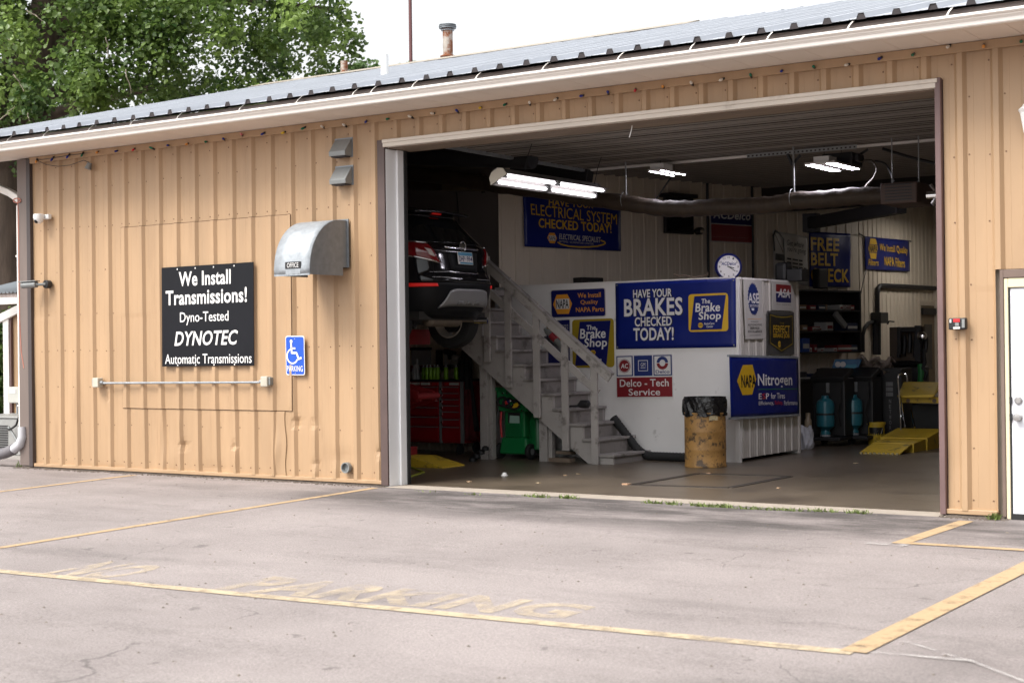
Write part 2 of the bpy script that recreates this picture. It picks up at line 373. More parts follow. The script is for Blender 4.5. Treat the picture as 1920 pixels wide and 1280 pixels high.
# painted words on the asphalt
bl, br, tr_ = PG(385,1106), PG(1083,1161), PG(1122,1136)
mb = MB()
def ground_word(s, x0, x1, y0, y1):
    vs, fs = glyphs(s, .035)
    mb.add([(x0+a*(x1-x0), y0+b*(y1-y0), gz(y0+b*(y1-y0))+.004) for a, b in vs], fs)
yb = -5.42; yt = -4.55
_b1, _t1 = PG(1040,1160), PG(1090,1133); _b0, _t0 = PG(85,1078), PG(180,1049)
def ground_word(s, x0, x1, *_):
    vs, fs = glyphs(s, .08); P = []
    for a, b in vs:
        x = x0+a*(x1-x0); q = (x-_b0.x)/(_b1.x-_b0.x); y0 = _b0.y+(_b1.y-_b0.y)*q; y1 = _t0.y+(_t1.y-_t0.y)*q; y = y0+(y1-y0)*b; P.append((x, y, gz(y)+.004))
    mb.add(P, fs)
ground_word('PARKING', PG(395,1106).x, PG(1085,1150).x)
ground_word('NO', PG(80,1075).x, PG(285,1070).x)
struct(mb.build('pavement_lettering', LETP))

# ================================================================== BUILDING
XC, XL, XR, HE, HO = -16.80, -10.655, -4.361, 4.197, 3.895
XE = 1.6                                   # right end of the building (outside the frame)
shop = thing('repair_shop', (XC, 0, 0), 'tan ribbed steel auto repair garage with a wide open service bay', 'garage')
RS = .3178; RPH = PY(406,720,0).x
def ribx(x0, x1):
    k0 = math.ceil((x0-RPH)/RS - .3); out = []
    k = k0-1
    while RPH + k*RS < x1 + .3: out.append(RPH + k*RS); k += 1
    return out
def prof(x0, x1, h=.036):
    pts = [(x0, 0)]
    for c in ribx(x0, x1):
        for dx, y in ((-.055,0), (-.024,h), (.024,h), (.055,0), (.106,0), (.110,.0015), (.114,0), (.208,0), (.212,.0015), (.216,0)):
            if x0 < c+dx < x1: pts.append((c+dx, y))
    def yat(x):
        for c in ribx(x0, x1):
            d = abs(x-c)
            if d < .055: return h*min(1, (.055-d)/.031)
        return 0
    pts.append((x1, yat(x1))); pts[0] = (x0, yat(x0)); return pts
def dn(px, py, rx, rz, d):
    p = PY(px, py, 0); return (p.x, p.z, rx, rz, d)
DENTS = [dn(345,835,.05,.05,.03), dn(308,825,.035,.28,.022), dn(342,800,.03,.22,-.012), dn(325,860,.10,.18,-.014), dn(441,835,.05,.04,.03), dn(445,860,.03,.15,-.012),
         dn(558,792,.05,.05,.03), dn(590,795,.045,.06,.022), dn(545,760,.05,.15,-.012), dn(593,870,.05,.05,.02), dn(716,848,.07,.05,.028), dn(520,850,.03,.25,-.02),
         dn(400,880,.25,.08,.012), dn(210,880,.3,.06,.010), dn(640,860,.2,.1,.012), dn(205,745,.03,.05,.015), dn(1790,870,.1,.2,.008)]
def dent(x, z):
    return sum(d*math.exp(-((x-a)/rx)**2-((z-c)/rz)**2) for a, c, rx, rz, d in DENTS) + .004*math.sin(x*1.7+z*.9) + .003*math.sin(x*5.1-z*2.3)
def wallpanel(mb, x0, x1, z0, z1, y=0., rows=None, m=0):
    P = prof(x0, x1); rows = rows or max(1, int((z1-z0)/.055)); k = len(P)
    vs = []
    for i in range(rows+1):
        z = z0+(z1-z0)*i/rows
        for x, h in P:
            vs.append((x, y - h + dent(x, z)*(1 if z < 2.0 else .4), z))
    mb.add(vs, [(i*k+j, i*k+j+1, (i+1)*k+j+1, (i+1)*k+j) for i in range(rows) for j in range(k-1)], m)
fw = MB()
Z0 = .055
wallpanel(fw, XC, XL-.10, Z0, HE)
wallpanel(fw, XL-.10, XR+.05, HO, HE, rows=2)
DX0, DX1, DZ = -3.76, -2.80, 2.06           # side door slab
wallpanel(fw, XR+.05, DX0-.1, Z0, HE)
wallpanel(fw, DX0-.1, DX1+.1, DZ+.12, HE)
wallpanel(fw, DX1+.1, XE, Z0, HE)
# screws
for c in ribx(XC, XE):
    for i, z in enumerate((.14, .62, 1.10, 1.58, 2.06, 2.62, 3.2, 3.72, 4.02)):
        for sgn in (-1, 1):
            if (i + sgn) % 3 == 0: continue
            x = c + sgn*.072 + random.uniform(-.006, .006)
            if x < XC+.05 or XL-.13 < x < XR+.08 and z < HO+.05 or x > XE-.05 or DX0-.12 < x < DX1+.12 and z < DZ+.15: continue
            y = dent(x, z)*(1 if z < 2 else .4); zz = z + random.uniform(-.012, .012)
            fw.lathe([(.008,0), (.008,.003), (.004,.005)], (x, y, zz), (0,-1,0), 7, 1)
SCREW = pm('weathered_screw', (.16,.09,.05), .6, .3, .3, 40)
front = fw.build('front_wall', [TAN, SCREW], shop)
# patch over an old window
pp = MB(); xa = PY(229,600,0).x; xb = PY(551,600,0).x; za = PY(400,767,0).z; zb = PY(400,414,0).z
wallpanel(pp, xa, xb, za, zb, -.012)
o = pp.build('patch_panel', TAN, shop); sm = o.modifiers.new('t', 'SOLIDIFY'); sm.thickness = .009; sm.offset = -1
SEAM = pm('seam_shadow', (.12,.07,.04), .9, 0, .3, 20)  # dark strips that paint the shadow gap around the patch edges
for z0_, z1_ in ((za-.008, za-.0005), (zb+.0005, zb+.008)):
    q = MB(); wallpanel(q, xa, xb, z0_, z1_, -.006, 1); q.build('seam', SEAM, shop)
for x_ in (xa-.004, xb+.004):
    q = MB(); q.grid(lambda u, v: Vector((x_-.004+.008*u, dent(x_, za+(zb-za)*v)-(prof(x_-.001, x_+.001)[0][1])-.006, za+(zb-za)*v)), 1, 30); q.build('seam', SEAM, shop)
# torn overlap seam under the patch
sx = PY(514,850,0).x; q = MB()
q.grid(lambda u, v: Vector((sx + .20*u - .012*math.sin(v*9), dent(sx+.2*u, v*za)-.012-.02*(1-u)*math.exp(-((v-.35)/.3)**2) - .0, Z0+v*(za-Z0-.01))), 3, 24)
o = q.build('lapped_sheet', TAN, shop); sm = o.modifiers.new('t', 'SOLIDIFY'); sm.thickness = .004
t = MB(); p = PY(359,450,-.004); t.prism([(p.x-.012,p.y,p.z-.02), (p.x+.012,p.y,p.z-.018), (p.x+.003,p.y,p.z+.022)], (0,-.003,0)); t.build('puncture', RDARK, shop)
FOOT = pm('dirty_footing', (.12,.095,.08), .9, 0, .5, 6, bump=.5)
# base rail and foundation
t = MB()
for x0, x1 in ((XC, XL-.02), (XR-.02, DX0-.11), (DX1+.11, XE)):
    t = MB(); t.box(x0, x1, -.035, .10, .022, .066); t.build('base_rail', TAN, shop, bevel=.006)
t = MB()
for x0, x1 in ((XC-.25, XL), (XR, DX0-.05), (DX1+.05, XE)):
    t = MB(); t.box(x0, x1, -.02, .14, -.08, .022); t.build('foundation', FOOT, shop)
# trims
t = MB(); t.box(XC-.27, XC-.055, -.03, .2, .03, HE-.01); t.build('corner_trim', pm('corner_brown', (.155,.12,.105), .5, 0, .12, 2, (3,3,.4)), shop, bevel=.004)
t = MB(); t.box(XC-.055, XC+.02, -.052, .02, .02, HE-.02); t.build('corner_trim', pm('corner_dark', (.055,.043,.042), .5, 0, .12, 2), shop, bevel=.004)
t = MB(); t.box(XC, XE, -.048, -.006, HE-.085, HE-.003); t.build('eave_trim', TAN, shop, bevel=.006)
t = MB(); t.box(XL-.105, XL-.001, -.052, .03, .01, HO+.01); t.build('door_trim', BROWN, shop, bevel=.005)
t = MB(); t.box(XR-.012, XR+.042, -.055, .10, .015, HO+.015)
t.build('door_trim', MAROON, shop, bevel=.006)
jm = MB(); jm.box(XL-.06, XL+.002, -.03, .285, .0, HO-.09); jm.box(XL+.002, XL+.03, .15, .262, .0, HO-.09)
jm.build('door_jamb', JAMB, shop, bevel=.006)
jm = MB(); jm.box(XL-.04, XL+.045, .262, .31, 0, HO-.09); jm.build('door_seal', RUBBER, shop)
jm = MB(); jm.box(XR+.03, XR+.13, .1, .30, 0, HO); jm.build('door_jamb', JAMB, shop)
t = MB(); t.box(XL-.02, XR+.0, -.058, .03, HO-.075, HO-.005); t.box(XL-.02, XR+.02, -.072, -.058, HO-.03, HO+.008)
t.build('door_header', pm('header_beige', (.60,.54,.47), .5, 0, .08, 2, dirt=((.28,.22,.17), 3, .56, .2, .7)), shop, bevel=.006)
t = MB(); t.box(XL+.002, XR+.03, .031, .42, HO-.085, HO+.05); t.build('header_beam', WOOD, shop)
# soffit, gutter, fascia, roof
ge = PZ(700, 193, HE).y                     # outer foot of the gutter
XW = -20.5
sf = MB(); x = XW; 
while x < XE+.5:
    sf.add([(x,ge+.05,HE),(x+.352,ge+.05,HE),(x+.352,.02,HE),(x,.02,HE)], [(0,1,2,3)])
    sf.add([(x+.352,ge+.05,HE),(x+.356,ge+.05,HE+.008),(x+.356,.02,HE+.008),(x+.352,.02,HE)], [(0,1,2,3)])
    sf.add([(x+.356,ge+.05,HE+.008),(x+.36,ge+.05,HE),(x+.36,.02,HE),(x+.356,.02,HE+.008)], [(0,1,2,3)])
    x += .36
sf.build('soffit', SOFF, shop)
gt = PY(700, 174, ge-.06).z - HE            # gutter height
def gp(x):
    z = HE; h = gt
    return [(x,ge+.06,z+h*.8),(x,ge+.06,z-.002),(x,ge+.005,z-.002),(x,ge-.002,z+.006),(x,ge-.004,z+h*.34),(x,ge-.022,z+h*.5),(x,ge-.030,z+h*.56),(x,ge-.030,z+h*.64),(x,ge-.05,z+h*.72),(x,ge-.062,z+h*.82),(x,ge-.062,z+h*.97),(x,ge-.054,z+h),(x,ge-.045,z+h),(x,ge-.045,z+h*.9)]
gu = MB(); gu.sheet(gp(XW), (XE+.5-XW, 0, 0), rows=24)
ob = gu.build('gutter', WGUT, shop); sm = ob.modifiers.new('t', 'SOLIDIFY'); sm.thickness = .003
rz = PY(700, 161, ge-.02).z                 # roof edge height
YRG = 8.5; ridge = PY(700, 134, YRG).z
ey = ge-.015
RSL = (ridge-rz)/(YRG-ey)
fa = MB(); fa.box(XW, XE+.5, ge+.06, ge+.10, HE+.005, rz-.012); fa.build('fascia', FASC, shop)
rp = [(XW, 0)]
for c in ribx(XW, XE+.5):
    for dx, h in ((-.045,0), (-.026,.048), (.026,.048), (.045,0), (.11,0), (.118,.005), (.126,0), (.2,0), (.208,.005), (.216,0)): rp.append((c+dx, h))
rp = [q for q in rp if XW <= q[0] <= XE+.5]
rf = MB(); rf.sheet([(x, ey + .012*math.sin(x*3.1)+.006*math.sin(x*11), rz+h+.004*math.sin(x*2.2)) for x, h in rp], (0, YRG-ey, ridge-rz), rows=6)
rf.sheet([(x, 2*YRG-ey, rz+h) for x, h in rp], (0, -(YRG-ey), ridge-rz), rows=1)
for c in ribx(XW, XE+.5):
    if XW < c-.04 and c+.04 < XE+.5:
        yy = ey + .012*math.sin(c*3.1)+.004
        rf.add([(c-.045,yy,rz-.004),(c+.045,yy,rz-.004),(c+.026,yy,rz+.046),(c-.026,yy,rz+.046)], [(0,1,2,3)], 1)
rf.build('roof', [ROOF, RDARK], shop)
ru = MB(); ru.add([(XW,ey+.02,rz-.02),(XE+.5,ey+.02,rz-.02),(XE+.5,YRG,ridge-.02),(XW,YRG,ridge-.02)], [(0,1,2,3)]); ru.build('roof_deck', RDARK, shop)
rc = MB(); rc.prism([(XW,YRG-.45,ridge-.45*RSL+.055),(XW,YRG,ridge+.075),(XW,YRG+.45,ridge-.45*RSL+.055)], (9.5,0,0)); rc.build('ridge_cap', pm('ridge_tan', (.34,.30,.25), .6, .1, .1, 3), shop)
st = MB()
for px_ in (50,236,470,685,925,1245,1540,1828):   # crop columns, straps between roof and gutter lip
    X_ = PY(px_*700/1920, 200, ge).x
    pts = [(X_, ge-.058, HE+gt), (X_+.01, ge-.04, HE+gt+.035), (X_+.035, ge+.0, rz-.005), (X_+.05, ge+.05, rz+.012)]
    s2 = MB()
    for a, c in zip(pts, pts[1:]): s2.bar(a, c, .022, .003)
    s2.build('gutter_strap', WGUT, shop)
for px_ in (275,487,815,1158,1545):
    X_ = PY(600+px_*700/1920, 140, ge).x
    s2 = MB(); pts = [(X_, ge-.058, HE+gt), (X_+.01, ge-.04, HE+gt+.035), (X_+.035, ge+.0, rz-.005), (X_+.05, ge+.05, rz+.012)]
    for a, c in zip(pts, pts[1:]): s2.bar(a, c, .022, .003)
    s2.build('gutter_strap', WGUT, shop)
for px_ in (213,466,610,1025,1535):
    X_ = PY(1220+px_*700/1920, 60, ge).x
    s2 = MB(); pts = [(X_, ge-.058, HE+gt), (X_+.01, ge-.04, HE+gt+.035), (X_+.03, ge+.0, rz-.005)]
    for a, c in zip(pts, pts[1:]): s2.bar(a, c, .022, .003)
    s2.build('gutter_strap', WGUT, shop)
# outer side and back walls
t = MB(); t.prism([(XC-.02,.15,0),(XC-.02,17,0),(XC-.02,17,HE),(XC-.02,YRG,ridge-.05),(XC-.02,.15,HE)], (.06,0,0)); t.build('outer_wall', TAN, shop)
t = MB(); t.prism([(XE-.06,.02,0),(XE-.06,17,0),(XE-.06,17,HE),(XE-.06,YRG,ridge-.05),(XE-.06,.02,HE)], (.06,0,0)); t.build('outer_wall', TAN, shop)
t = MB(); t.box(XC+.05, XE-.07, 16.94, 17.0, 0, HE); t.build('outer_wall', TAN, shop)

# ------------------------------------------------------------------ interior of the bay
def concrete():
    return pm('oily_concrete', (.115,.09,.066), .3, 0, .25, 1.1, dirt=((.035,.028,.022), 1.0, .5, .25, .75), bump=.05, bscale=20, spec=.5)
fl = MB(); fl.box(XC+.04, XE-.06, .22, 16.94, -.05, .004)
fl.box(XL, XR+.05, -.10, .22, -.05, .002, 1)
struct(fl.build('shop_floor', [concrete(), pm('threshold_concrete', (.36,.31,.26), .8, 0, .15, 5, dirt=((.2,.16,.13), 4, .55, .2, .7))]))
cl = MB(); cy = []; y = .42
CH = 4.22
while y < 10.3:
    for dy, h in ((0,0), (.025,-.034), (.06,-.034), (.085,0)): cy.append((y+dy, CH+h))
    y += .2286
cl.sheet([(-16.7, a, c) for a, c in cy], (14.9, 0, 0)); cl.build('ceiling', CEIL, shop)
cl = MB(); cl.box(-16.7, XE-.1, 10.3, 17, 4.45, 4.5); cl.build('ceiling', RDARK, shop)
cl = MB(); cl.box(-11.0, XE-.1, 10.28, 10.5, 3.78, 4.45); cl.build('cross_beam', pm('dark_beam', (.03,.024,.02), .8, 0, .2, 3), shop)
# inner face of the front wall
for B_ in ((XC+.04,XL-.065,.06,.12,0,CH), (XR+.14,XE-.06,.06,.12,0,CH), (XL-.06,XR+.14,.24,.30,HO-.05,CH+.3)):
    iw = MB(); iw.box(*B_); iw.build('inner_front_wall', LINER, shop)
def liner(mb, p, q, z0, z1, nrm, pitch=.2286, h=.016, hw=.014):
    p = Vector(p); q = Vector(q); L = (q-p).length; d = (q-p)/L; n = Vector(nrm); P = []
    s = 0; P.append(p)
    k = .06
    while k < L-.05:
        for dx, y in ((-hw*1.8,0), (-hw,h), (hw,h), (hw*1.8,0), (.07,0), (.076,.003), (.082,0), (.145,0), (.151,.003), (.157,0)):
            if k+dx < L: P.append(p + d*(k+dx) + n*y)
        k += pitch
    P.append(q)
    mb.sheet([v + Vector((0,0,z0)) for v in P], (0,0,z1-z0))
lw = MB(); liner(lw, AW0, AW1, 0, CH, AW_N, pitch=.262); lw.build('liner_wall', LINER, shop)
lw = MB(); liner(lw, AW1, (AW1.x, 16.9, 0), 0, 4.4, (1,0,0)); lw.build('liner_wall', LINER, shop)
lw = MB(); liner(lw, (-16.7, 5.0, 0), (-12.45, 5.0, 0), 0, 2.35, (0,-1,0)); lw.build('liner_wall', LINER, shop)
lw = MB(); lw.box(-16.7, -12.47, 4.9, 4.96, 2.35, CH); lw.build('bay_back_wall', pm('grey_wallboard', (.17,.15,.14), .8, 0, .12, 1), shop)
for B_ in ((-16.72,-16.66,.1,5.0,0,CH), (-1.9,-1.84,.1,16.9,0,4.4), (AW1.x,-1.9,16.8,16.86,0,4.4)):
    lw = MB(); lw.box(*B_); lw.build('inner_side_wall', LINER, shop)
# ================================================================== THINGS IN THE BAY
# ---- raised overhead door
GROOVE = pm('groove_shade', (.06,.05,.042), .9, 0, .3, 3)  # shade in the door grooves, painted as a dark colour
RISE = pm('scuffed_riser', (.235,.215,.2), .65, 0, .15, 3, dirt=((.08,.07,.06), 3, .5, .2, .85))
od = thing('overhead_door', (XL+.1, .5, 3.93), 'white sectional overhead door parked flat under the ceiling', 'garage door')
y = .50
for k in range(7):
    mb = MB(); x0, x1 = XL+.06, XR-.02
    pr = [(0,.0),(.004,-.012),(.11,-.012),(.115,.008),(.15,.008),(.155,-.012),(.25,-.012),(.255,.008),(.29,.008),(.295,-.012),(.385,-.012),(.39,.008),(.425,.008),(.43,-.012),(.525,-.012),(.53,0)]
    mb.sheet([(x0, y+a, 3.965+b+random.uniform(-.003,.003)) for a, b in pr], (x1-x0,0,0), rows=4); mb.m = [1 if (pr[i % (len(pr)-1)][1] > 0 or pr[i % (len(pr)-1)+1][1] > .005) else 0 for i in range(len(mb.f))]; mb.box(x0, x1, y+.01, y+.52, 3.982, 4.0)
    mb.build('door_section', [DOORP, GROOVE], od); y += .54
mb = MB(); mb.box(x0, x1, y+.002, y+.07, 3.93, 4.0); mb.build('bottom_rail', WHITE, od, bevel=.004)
for xx in (XL+.03, XR+.02):
    mb = MB(); mb.box(xx-.03, xx+.03, .45, y+.1, 3.92, 3.96); mb.build('track', GALV, od)
# perforated angle carrying the opener
op = thing('door_opener', PZ(1570,296,3.85), 'black garage door opener hung from a perforated rail', 'door opener')
a_, b_ = PZ(1400,293,3.90), PZ(1600,273,3.90); a_.z = b_.z = 3.9; b_.y = a_.y
mb = MB(); mb.bar(a_, b_, .004, .05); mb.bar(a_+Vector((0,.02,.024)), b_+Vector((0,.02,.024)), .04, .004)
k = 0
while k < 26:
    c = a_.lerp(b_, (k+.5)/26); mb.box(c.x-.012, c.x+.012, c.y-.004, c.y-.002, c.z-.012, c.z+.008, 1); k += 1
mb.build('perforated_rail', [GREYM, RDARK], op)
c = PZ(1572,298,3.83); mb = MB(); mb.box(c.x-.2, c.x+.2, c.y-.05, c.y+.3, 3.74, 3.9); mb.box(c.x+.2, c.x+.26, c.y, c.y+.2, 3.78, 3.88)
mb.build('motor_housing', BLKM, op, bevel=.015)
mb = MB(); mb.bar((a_.x+.55,a_.y,3.88), (a_.x+.62,a_.y-.02,3.74), .03, .03); mb.bar((a_.x+.62,a_.y-.02,3.74), (a_.x+.72,a_.y,3.86), .03, .03); mb.build('bracket', BLKM, op)
# ---- strip light with four tubes
a_, b_ = PX(938,333,-9.8), PX(1122,358,-9.8)
L0 = Vector((-9.8, a_.y, 3.50)); L1 = Vector((-9.8, b_.y, 3.51))
fx = thing('strip_light', L0, 'long twin fluorescent strip light with lit tubes near the banner', 'ceiling light', 'shop lights')
PH = R(27); TL = lambda dx, dz, y: Vector((-9.8+dx*math.cos(PH)-dz*math.sin(PH), y, 3.51+dx*math.sin(PH)+dz*math.cos(PH)))
mb = MB(); ya, yb_ = L0.y-.05, L1.y+.03
mb.prism([TL(a, b, ya) for a, b in ((-.135,-.025),(-.13,-.03),(-.05,.018),(.05,.018),(.13,-.03),(.135,-.025),(.05,.026),(-.05,.026))], (0, yb_-ya, 0)); mb.prism([TL(a, b, ya) for a, b in ((-.05,.03),(.05,.03),(.045,.10),(-.045,.10))], (0, yb_-ya, 0))
mb.build('reflector', pm('fixture_grey', (.13,.125,.12), .5), fx)
mb = MB(); mb.prism([TL(a, b, ya-.004) for a, b in ((-.125,-.035),(.125,-.035),(.11,.05),(.05,.09),(-.05,.09),(-.11,.05))], (0,.004,0)); mb.build('end_plate', pm('yellowed_plate', (.5,.46,.38), .5), fx)
for dx in (-.07, .07):
    for s0, s1 in ((0,.48), (.52,1)):
        q = MB(); yy0, yy1 = L0.y+(L1.y-L0.y)*s0, L0.y+(L1.y-L0.y)*s1; q.tube([TL(dx,-.02,yy0), TL(dx,-.02,yy1)], .019, 10); q.build('tube', TUBE, fx, smooth=True)
        for s in (s0, s1):
            q = MB(); p = TL(dx,-.012,L0.y+(L1.y-L0.y)*s); q.box(p.x-.022,p.x+.022,p.y-.02,p.y+.02,p.z-.03,p.z+.03); q.build('lamp_socket', GREYM, fx, bevel=.004)
for yy in (L0.y+.5, L1.y-.1):
    q = MB(); q.tube([(-9.8,yy,3.6),(-9.78,yy+.05,3.8),(-9.74,yy+.1,3.98)], .005, 6); q.build('chain', BLKM, fx)
def led(c0, name, label, wd, ln, gap, h, lm=None):
    t = thing('led_light', c0, label, 'ceiling light', 'shop lights')
    mb = MB(); mb.box(c0.x-gap/2-wd, c0.x+gap/2+wd, c0.y, c0.y+ln, h+.001, h+.028); mb.box(c0.x-.1, c0.x+.1, c0.y+.05, c0.y+.3, h+.03, h+.10); mb.build('housing', PLW, t, bevel=.004)
    for s in (-1, 1):
        q = MB(); x_ = c0.x+s*(gap/2+wd/2); q.box(x_-wd/2+.01, x_+wd/2-.01, c0.y+.02, c0.y+ln-.02, h-.002, h+.0005); q.build('led_strip', lm or LED, t)
    for yy in (c0.y+.15, c0.y+ln-.15):
        q = MB(); q.tube([(c0.x,yy,h+.03),(c0.x,yy,CH-.0)], .004, 6); q.build('hanger', BLKM, t)
c = PZ(1213,319,3.8); led(Vector((-9.32,3.85,3.8)), '', 'slim twin LED shop light under the ceiling above the dark television', .045, .68, .12, 3.8)
led(Vector((-7.09,3.9,3.72)), '', 'wide twin LED panel light below the door opener', .13, .86, .13, 3.72)
led(Vector((-8.5,13.6,3.9)), '', 'LED shop light deep in the back bay lighting the filter banner wall', .09, 1.2, .1, 3.9, LEDB)
# ---- black wrapped duct and heater
PT = [(640,300),(765,325),(860,335),(940,349),(1030,360),(1110,373),(1180,382),(1240,391),(1290,392),(1345,388),(1400,387),(1450,384),(1490,376),(1545,374),(1600,368),(1668,367)]
pts = [PY(a, b, 3.9) for a, b in PT]
fin = []; 
for i in range(len(pts)-1):
    for k in range(6): fin.append(pts[i].lerp(pts[i+1], k/6))
fin.append(pts[-1])
mb = MB(); mb.tube(fin, [.106*(1+.05*math.sin(i*1.9)+random.uniform(-.035,.035)) for i in range(len(fin))], 16)
dct = top(mb, 'duct', DUCT, pts[5], 'long sagging black wrapped air duct hung across the bay', 'duct', smooth=True)
for (u, v, tp) in ((1174,376,312),(1489,372,318)):
    p = PY(u, v, 3.9); q = MB(); q.tube([(p.x,p.y,p.z),(p.x,p.y,CH)], .012, 8); q.tube([(p.x-.015, p.y+.12*math.cos(t), p.z-.0+.12*math.sin(t)) for t in np.linspace(0, 6.283, 17)], .004, 6)
    q.build('hanger_strap', GREYM, dct)
hx = PY(1670,388,4.0); h2 = PY(1738,344,4.0)
t = thing('unit_heater', hx, 'dark brown unit heater box at the right end of the duct', 'heater')
mb = MB(); mb.box(hx.x, h2.x, 3.65, 4.3, hx.z, h2.z); mb.build('casing', pm('heater_brown', (.06,.035,.028), .55, .1, .15, 4), t, bevel=.02)
mb = MB()
for k in range(6): zz = hx.z+.04+k*.035; mb.box(hx.x+.06, h2.x-.06, 3.638, 3.648, zz, zz+.012)
mb.build('louvre', BLKM, t)
for xx in (hx.x+.06, h2.x-.06):
    mb = MB(); mb.tube([(xx,3.9,h2.z),(xx,3.9,CH)], .008, 6); mb.build('hanger_rod', GREYM, t)
p = PY(1745,366,3.6); mb = MB(); mb.tube([p+Vector((-.04,0,0)), p+Vector((.35,0,.0))], [.045,.05], 14); mb.tube([p+Vector((.0,0,.12)),p+Vector((.05,0,.05)),p+Vector((.06,0,-.02)),p+Vector((.02,0,-.1)),p+Vector((.05,0,-.12))], .02, 8)
mb.build('gas_valve', CHROME, t, smooth=True)
# sloping dark exhaust trunk
p, q = PY(1522,418,8.0), PY(1690,388,6.2)
mb = MB(); mb.bar(p, q, .16, .17); mb.box(p.x-.12,p.x+.10,p.y-.08,p.y+.1,p.z-.14,p.z+.14)
top(mb, 'exhaust_duct', BLKM, p, 'dark square exhaust trunk sloping above the filter banner', 'duct', bevel=.01)
# cables
def cable(px, yv, r, mat, label, n=5, group=None):
    pts = [PY(a, b, yv) for a, b in px]; out = []
    for i in range(len(pts)-1):
        for k in range(n):
            tt = k/n; p0 = pts[max(i-1,0)]; p1 = pts[i]; p2 = pts[i+1]; p3 = pts[min(i+2,len(pts)-1)]
            out.append(.5*((2*p1)+(p2-p0)*tt+(2*p0-5*p1+4*p2-p3)*tt*tt+(3*p1-p0-3*p2+p3)*tt**3))
    out.append(pts[-1]); mb = MB(); mb.tube(out, r, 7)
    return top(mb, 'cable', mat, pts[0], label, 'cable', group, smooth=True)
cable([(1228,377),(1246,350),(1258,333)], 5.5, .012, BLK, 'thin black cable hanging behind the slim LED light')
cable([(1595,300),(1615,288),(1628,280)], 4.6, .016, BLK, 'short black cable running up right of the door opener')
cable([(1655,279),(1690,290),(1722,299),(1752,306)], 5.5, .02, BLK, 'dark cable bundle running under the ceiling to the right jamb')
cable([(1600,304),(1632,301),(1640,308),(1644,318),(1638,333),(1627,345),(1621,354)], 4.6, .014, pm('tan_hose', (.05,.04,.028), .5, 0, .1, 5), 'pale looped air line curling down to the duct')
cable([(1640,302),(1658,306),(1668,320),(1676,340)], 4.9, .012, BLK, 'thin black loop of wire above the heater box')
cable([(1186,228),(1184,243),(1180,258)], .2, .006, PLW, 'short white wire dangling from the door header')
cable([(941,301),(946,304),(953,302)], 3.0, .012, PLW, 'small pale loop of wire beside the dark ceiling ducts')
# ---- dark ducts and clutter high on the left
mb = MB(); 
for (u0,v0,u1,v1,yy,r) in ((700,290,1000,300,2.6,.12),(700,340,905,342,4.4,.13)):
    mb2 = MB(); a_, b_ = PY(u0,v0,yy), PY(u1,v1,yy); mb2.tube([a_.lerp(b_,k/14) for k in range(15)], [r*(1+random.uniform(-.06,.06)) for k in range(15)], 14)
    top(mb2, 'ceiling_pipe', DUCT if r > .125 else BLKM, a_, 'thick brownish insulated pipe high above the lifted car' if r > .125 else 'black round duct tight under the ceiling at the upper left', 'duct', smooth=True)
p = PY(835,352,4.3); mb = MB(); mb.bar(PY(832,352,4.2), PY(912,352,4.2), .1, .09); top(mb, 'plank', pm('raw_board', (.10,.075,.04), .8, 0, .3, 3, (1,8,8)), p, 'brown board laid across under the dark pipes', 'board')
p = PY(1100,318,4.3); mb = MB(); mb.bar(PY(962,312,4.3), PY(1107,331,4.3), .16, .18); top(mb, 'cable_tray', BLKM, p, 'black tray under the ceiling above the strip light', 'tray', bevel=.01)
p = PY(905,358,4.6); mb = MB(); mb.bar(PY(906,350,4.6), PY(906,362,4.6), .05, .03); mb.bar(PY(900,352,4.6), PY(911,352,4.6), .02, .05); top(mb, 'pipe_clamp', BLKM, p, 'black clamp hanging at the right end of the brown board', 'clamp')
p = PY(860,400,4.85); mb = MB(); mb.tube([PY(856,360,4.87), PY(861,420,4.86), PY(868,470,4.86)], .008, 6); top(mb, 'pull_cord', BLK, p, 'black cord hanging down the grey wall behind the car', 'cord')

# ================================================================== OFFICE BOX (counter room)
BX, BY, BH, BYB = -8.594, 4.707, 2.419, 6.646
off = thing('office_room', (BX, BY, 0), 'low white boxed in office with sign covered front and ribbed side', 'office')
mb = MB(); mb.box(-12.44, BX-.05, BY, BY+.06, .0, BH); mb.build('front_panel', OFFW, off)
mb = MB(); liner(mb, (BX, BY+.05, 0), (BX, BYB, 0), 0.05, BH-.01, (1,0,0), pitch=.2286, h=.018, hw=.012); mb.build('side_panel', RIBW, off)
mb = MB(); mb.box(BX-.05, BX+.022, BY-.012, BY+.055, 0, BH); mb.build('corner_trim', WHITE, off, bevel=.004)
mb = MB(); mb.box(BX-.02, BX+.024, BYB, BYB+.05, 0, BH); mb.build('corner_trim', RIBW, off, bevel=.004)
mb = MB(); mb.box(BX-.03, BX+.026, BY+.055, BYB, BH-.012, BH+.012); mb.box(-12.3, BX-.05, BY-.01, BY+.07, BH, BH+.018); mb.build('cap_trim', WHITE, off)
mb = MB(); mb.box(-11.6, BX-.06, BY+.08, BYB+.04, BH-.05, BH-.005); mb.build('roof', WOOD, off)
mb = MB(); mb.box(-11.2, BX-.02, BYB-.0, BYB+.05, 0, BH-.06); mb.build('back_panel', OFFW, off)

for nm, u0, u1, v0, v1, lb, yy in (('black_speaker',1451,1474,491,527,'rounded black speaker standing on the back corner of the office roof',6.35),('black_box',1474,1503,503,530,'square black box beside the speaker on the office roof',6.3)):
    a_, b_ = PY(u0,v1,yy), PY(u1,v0,yy); mb = MB(); mb.box(a_.x, b_.x, yy, yy+.25, BH, b_.z); top(mb, nm, BLK, (a_.x, yy, BH), lb, nm.split('_')[1], bevel=.05 if 'speaker' in nm else .015)
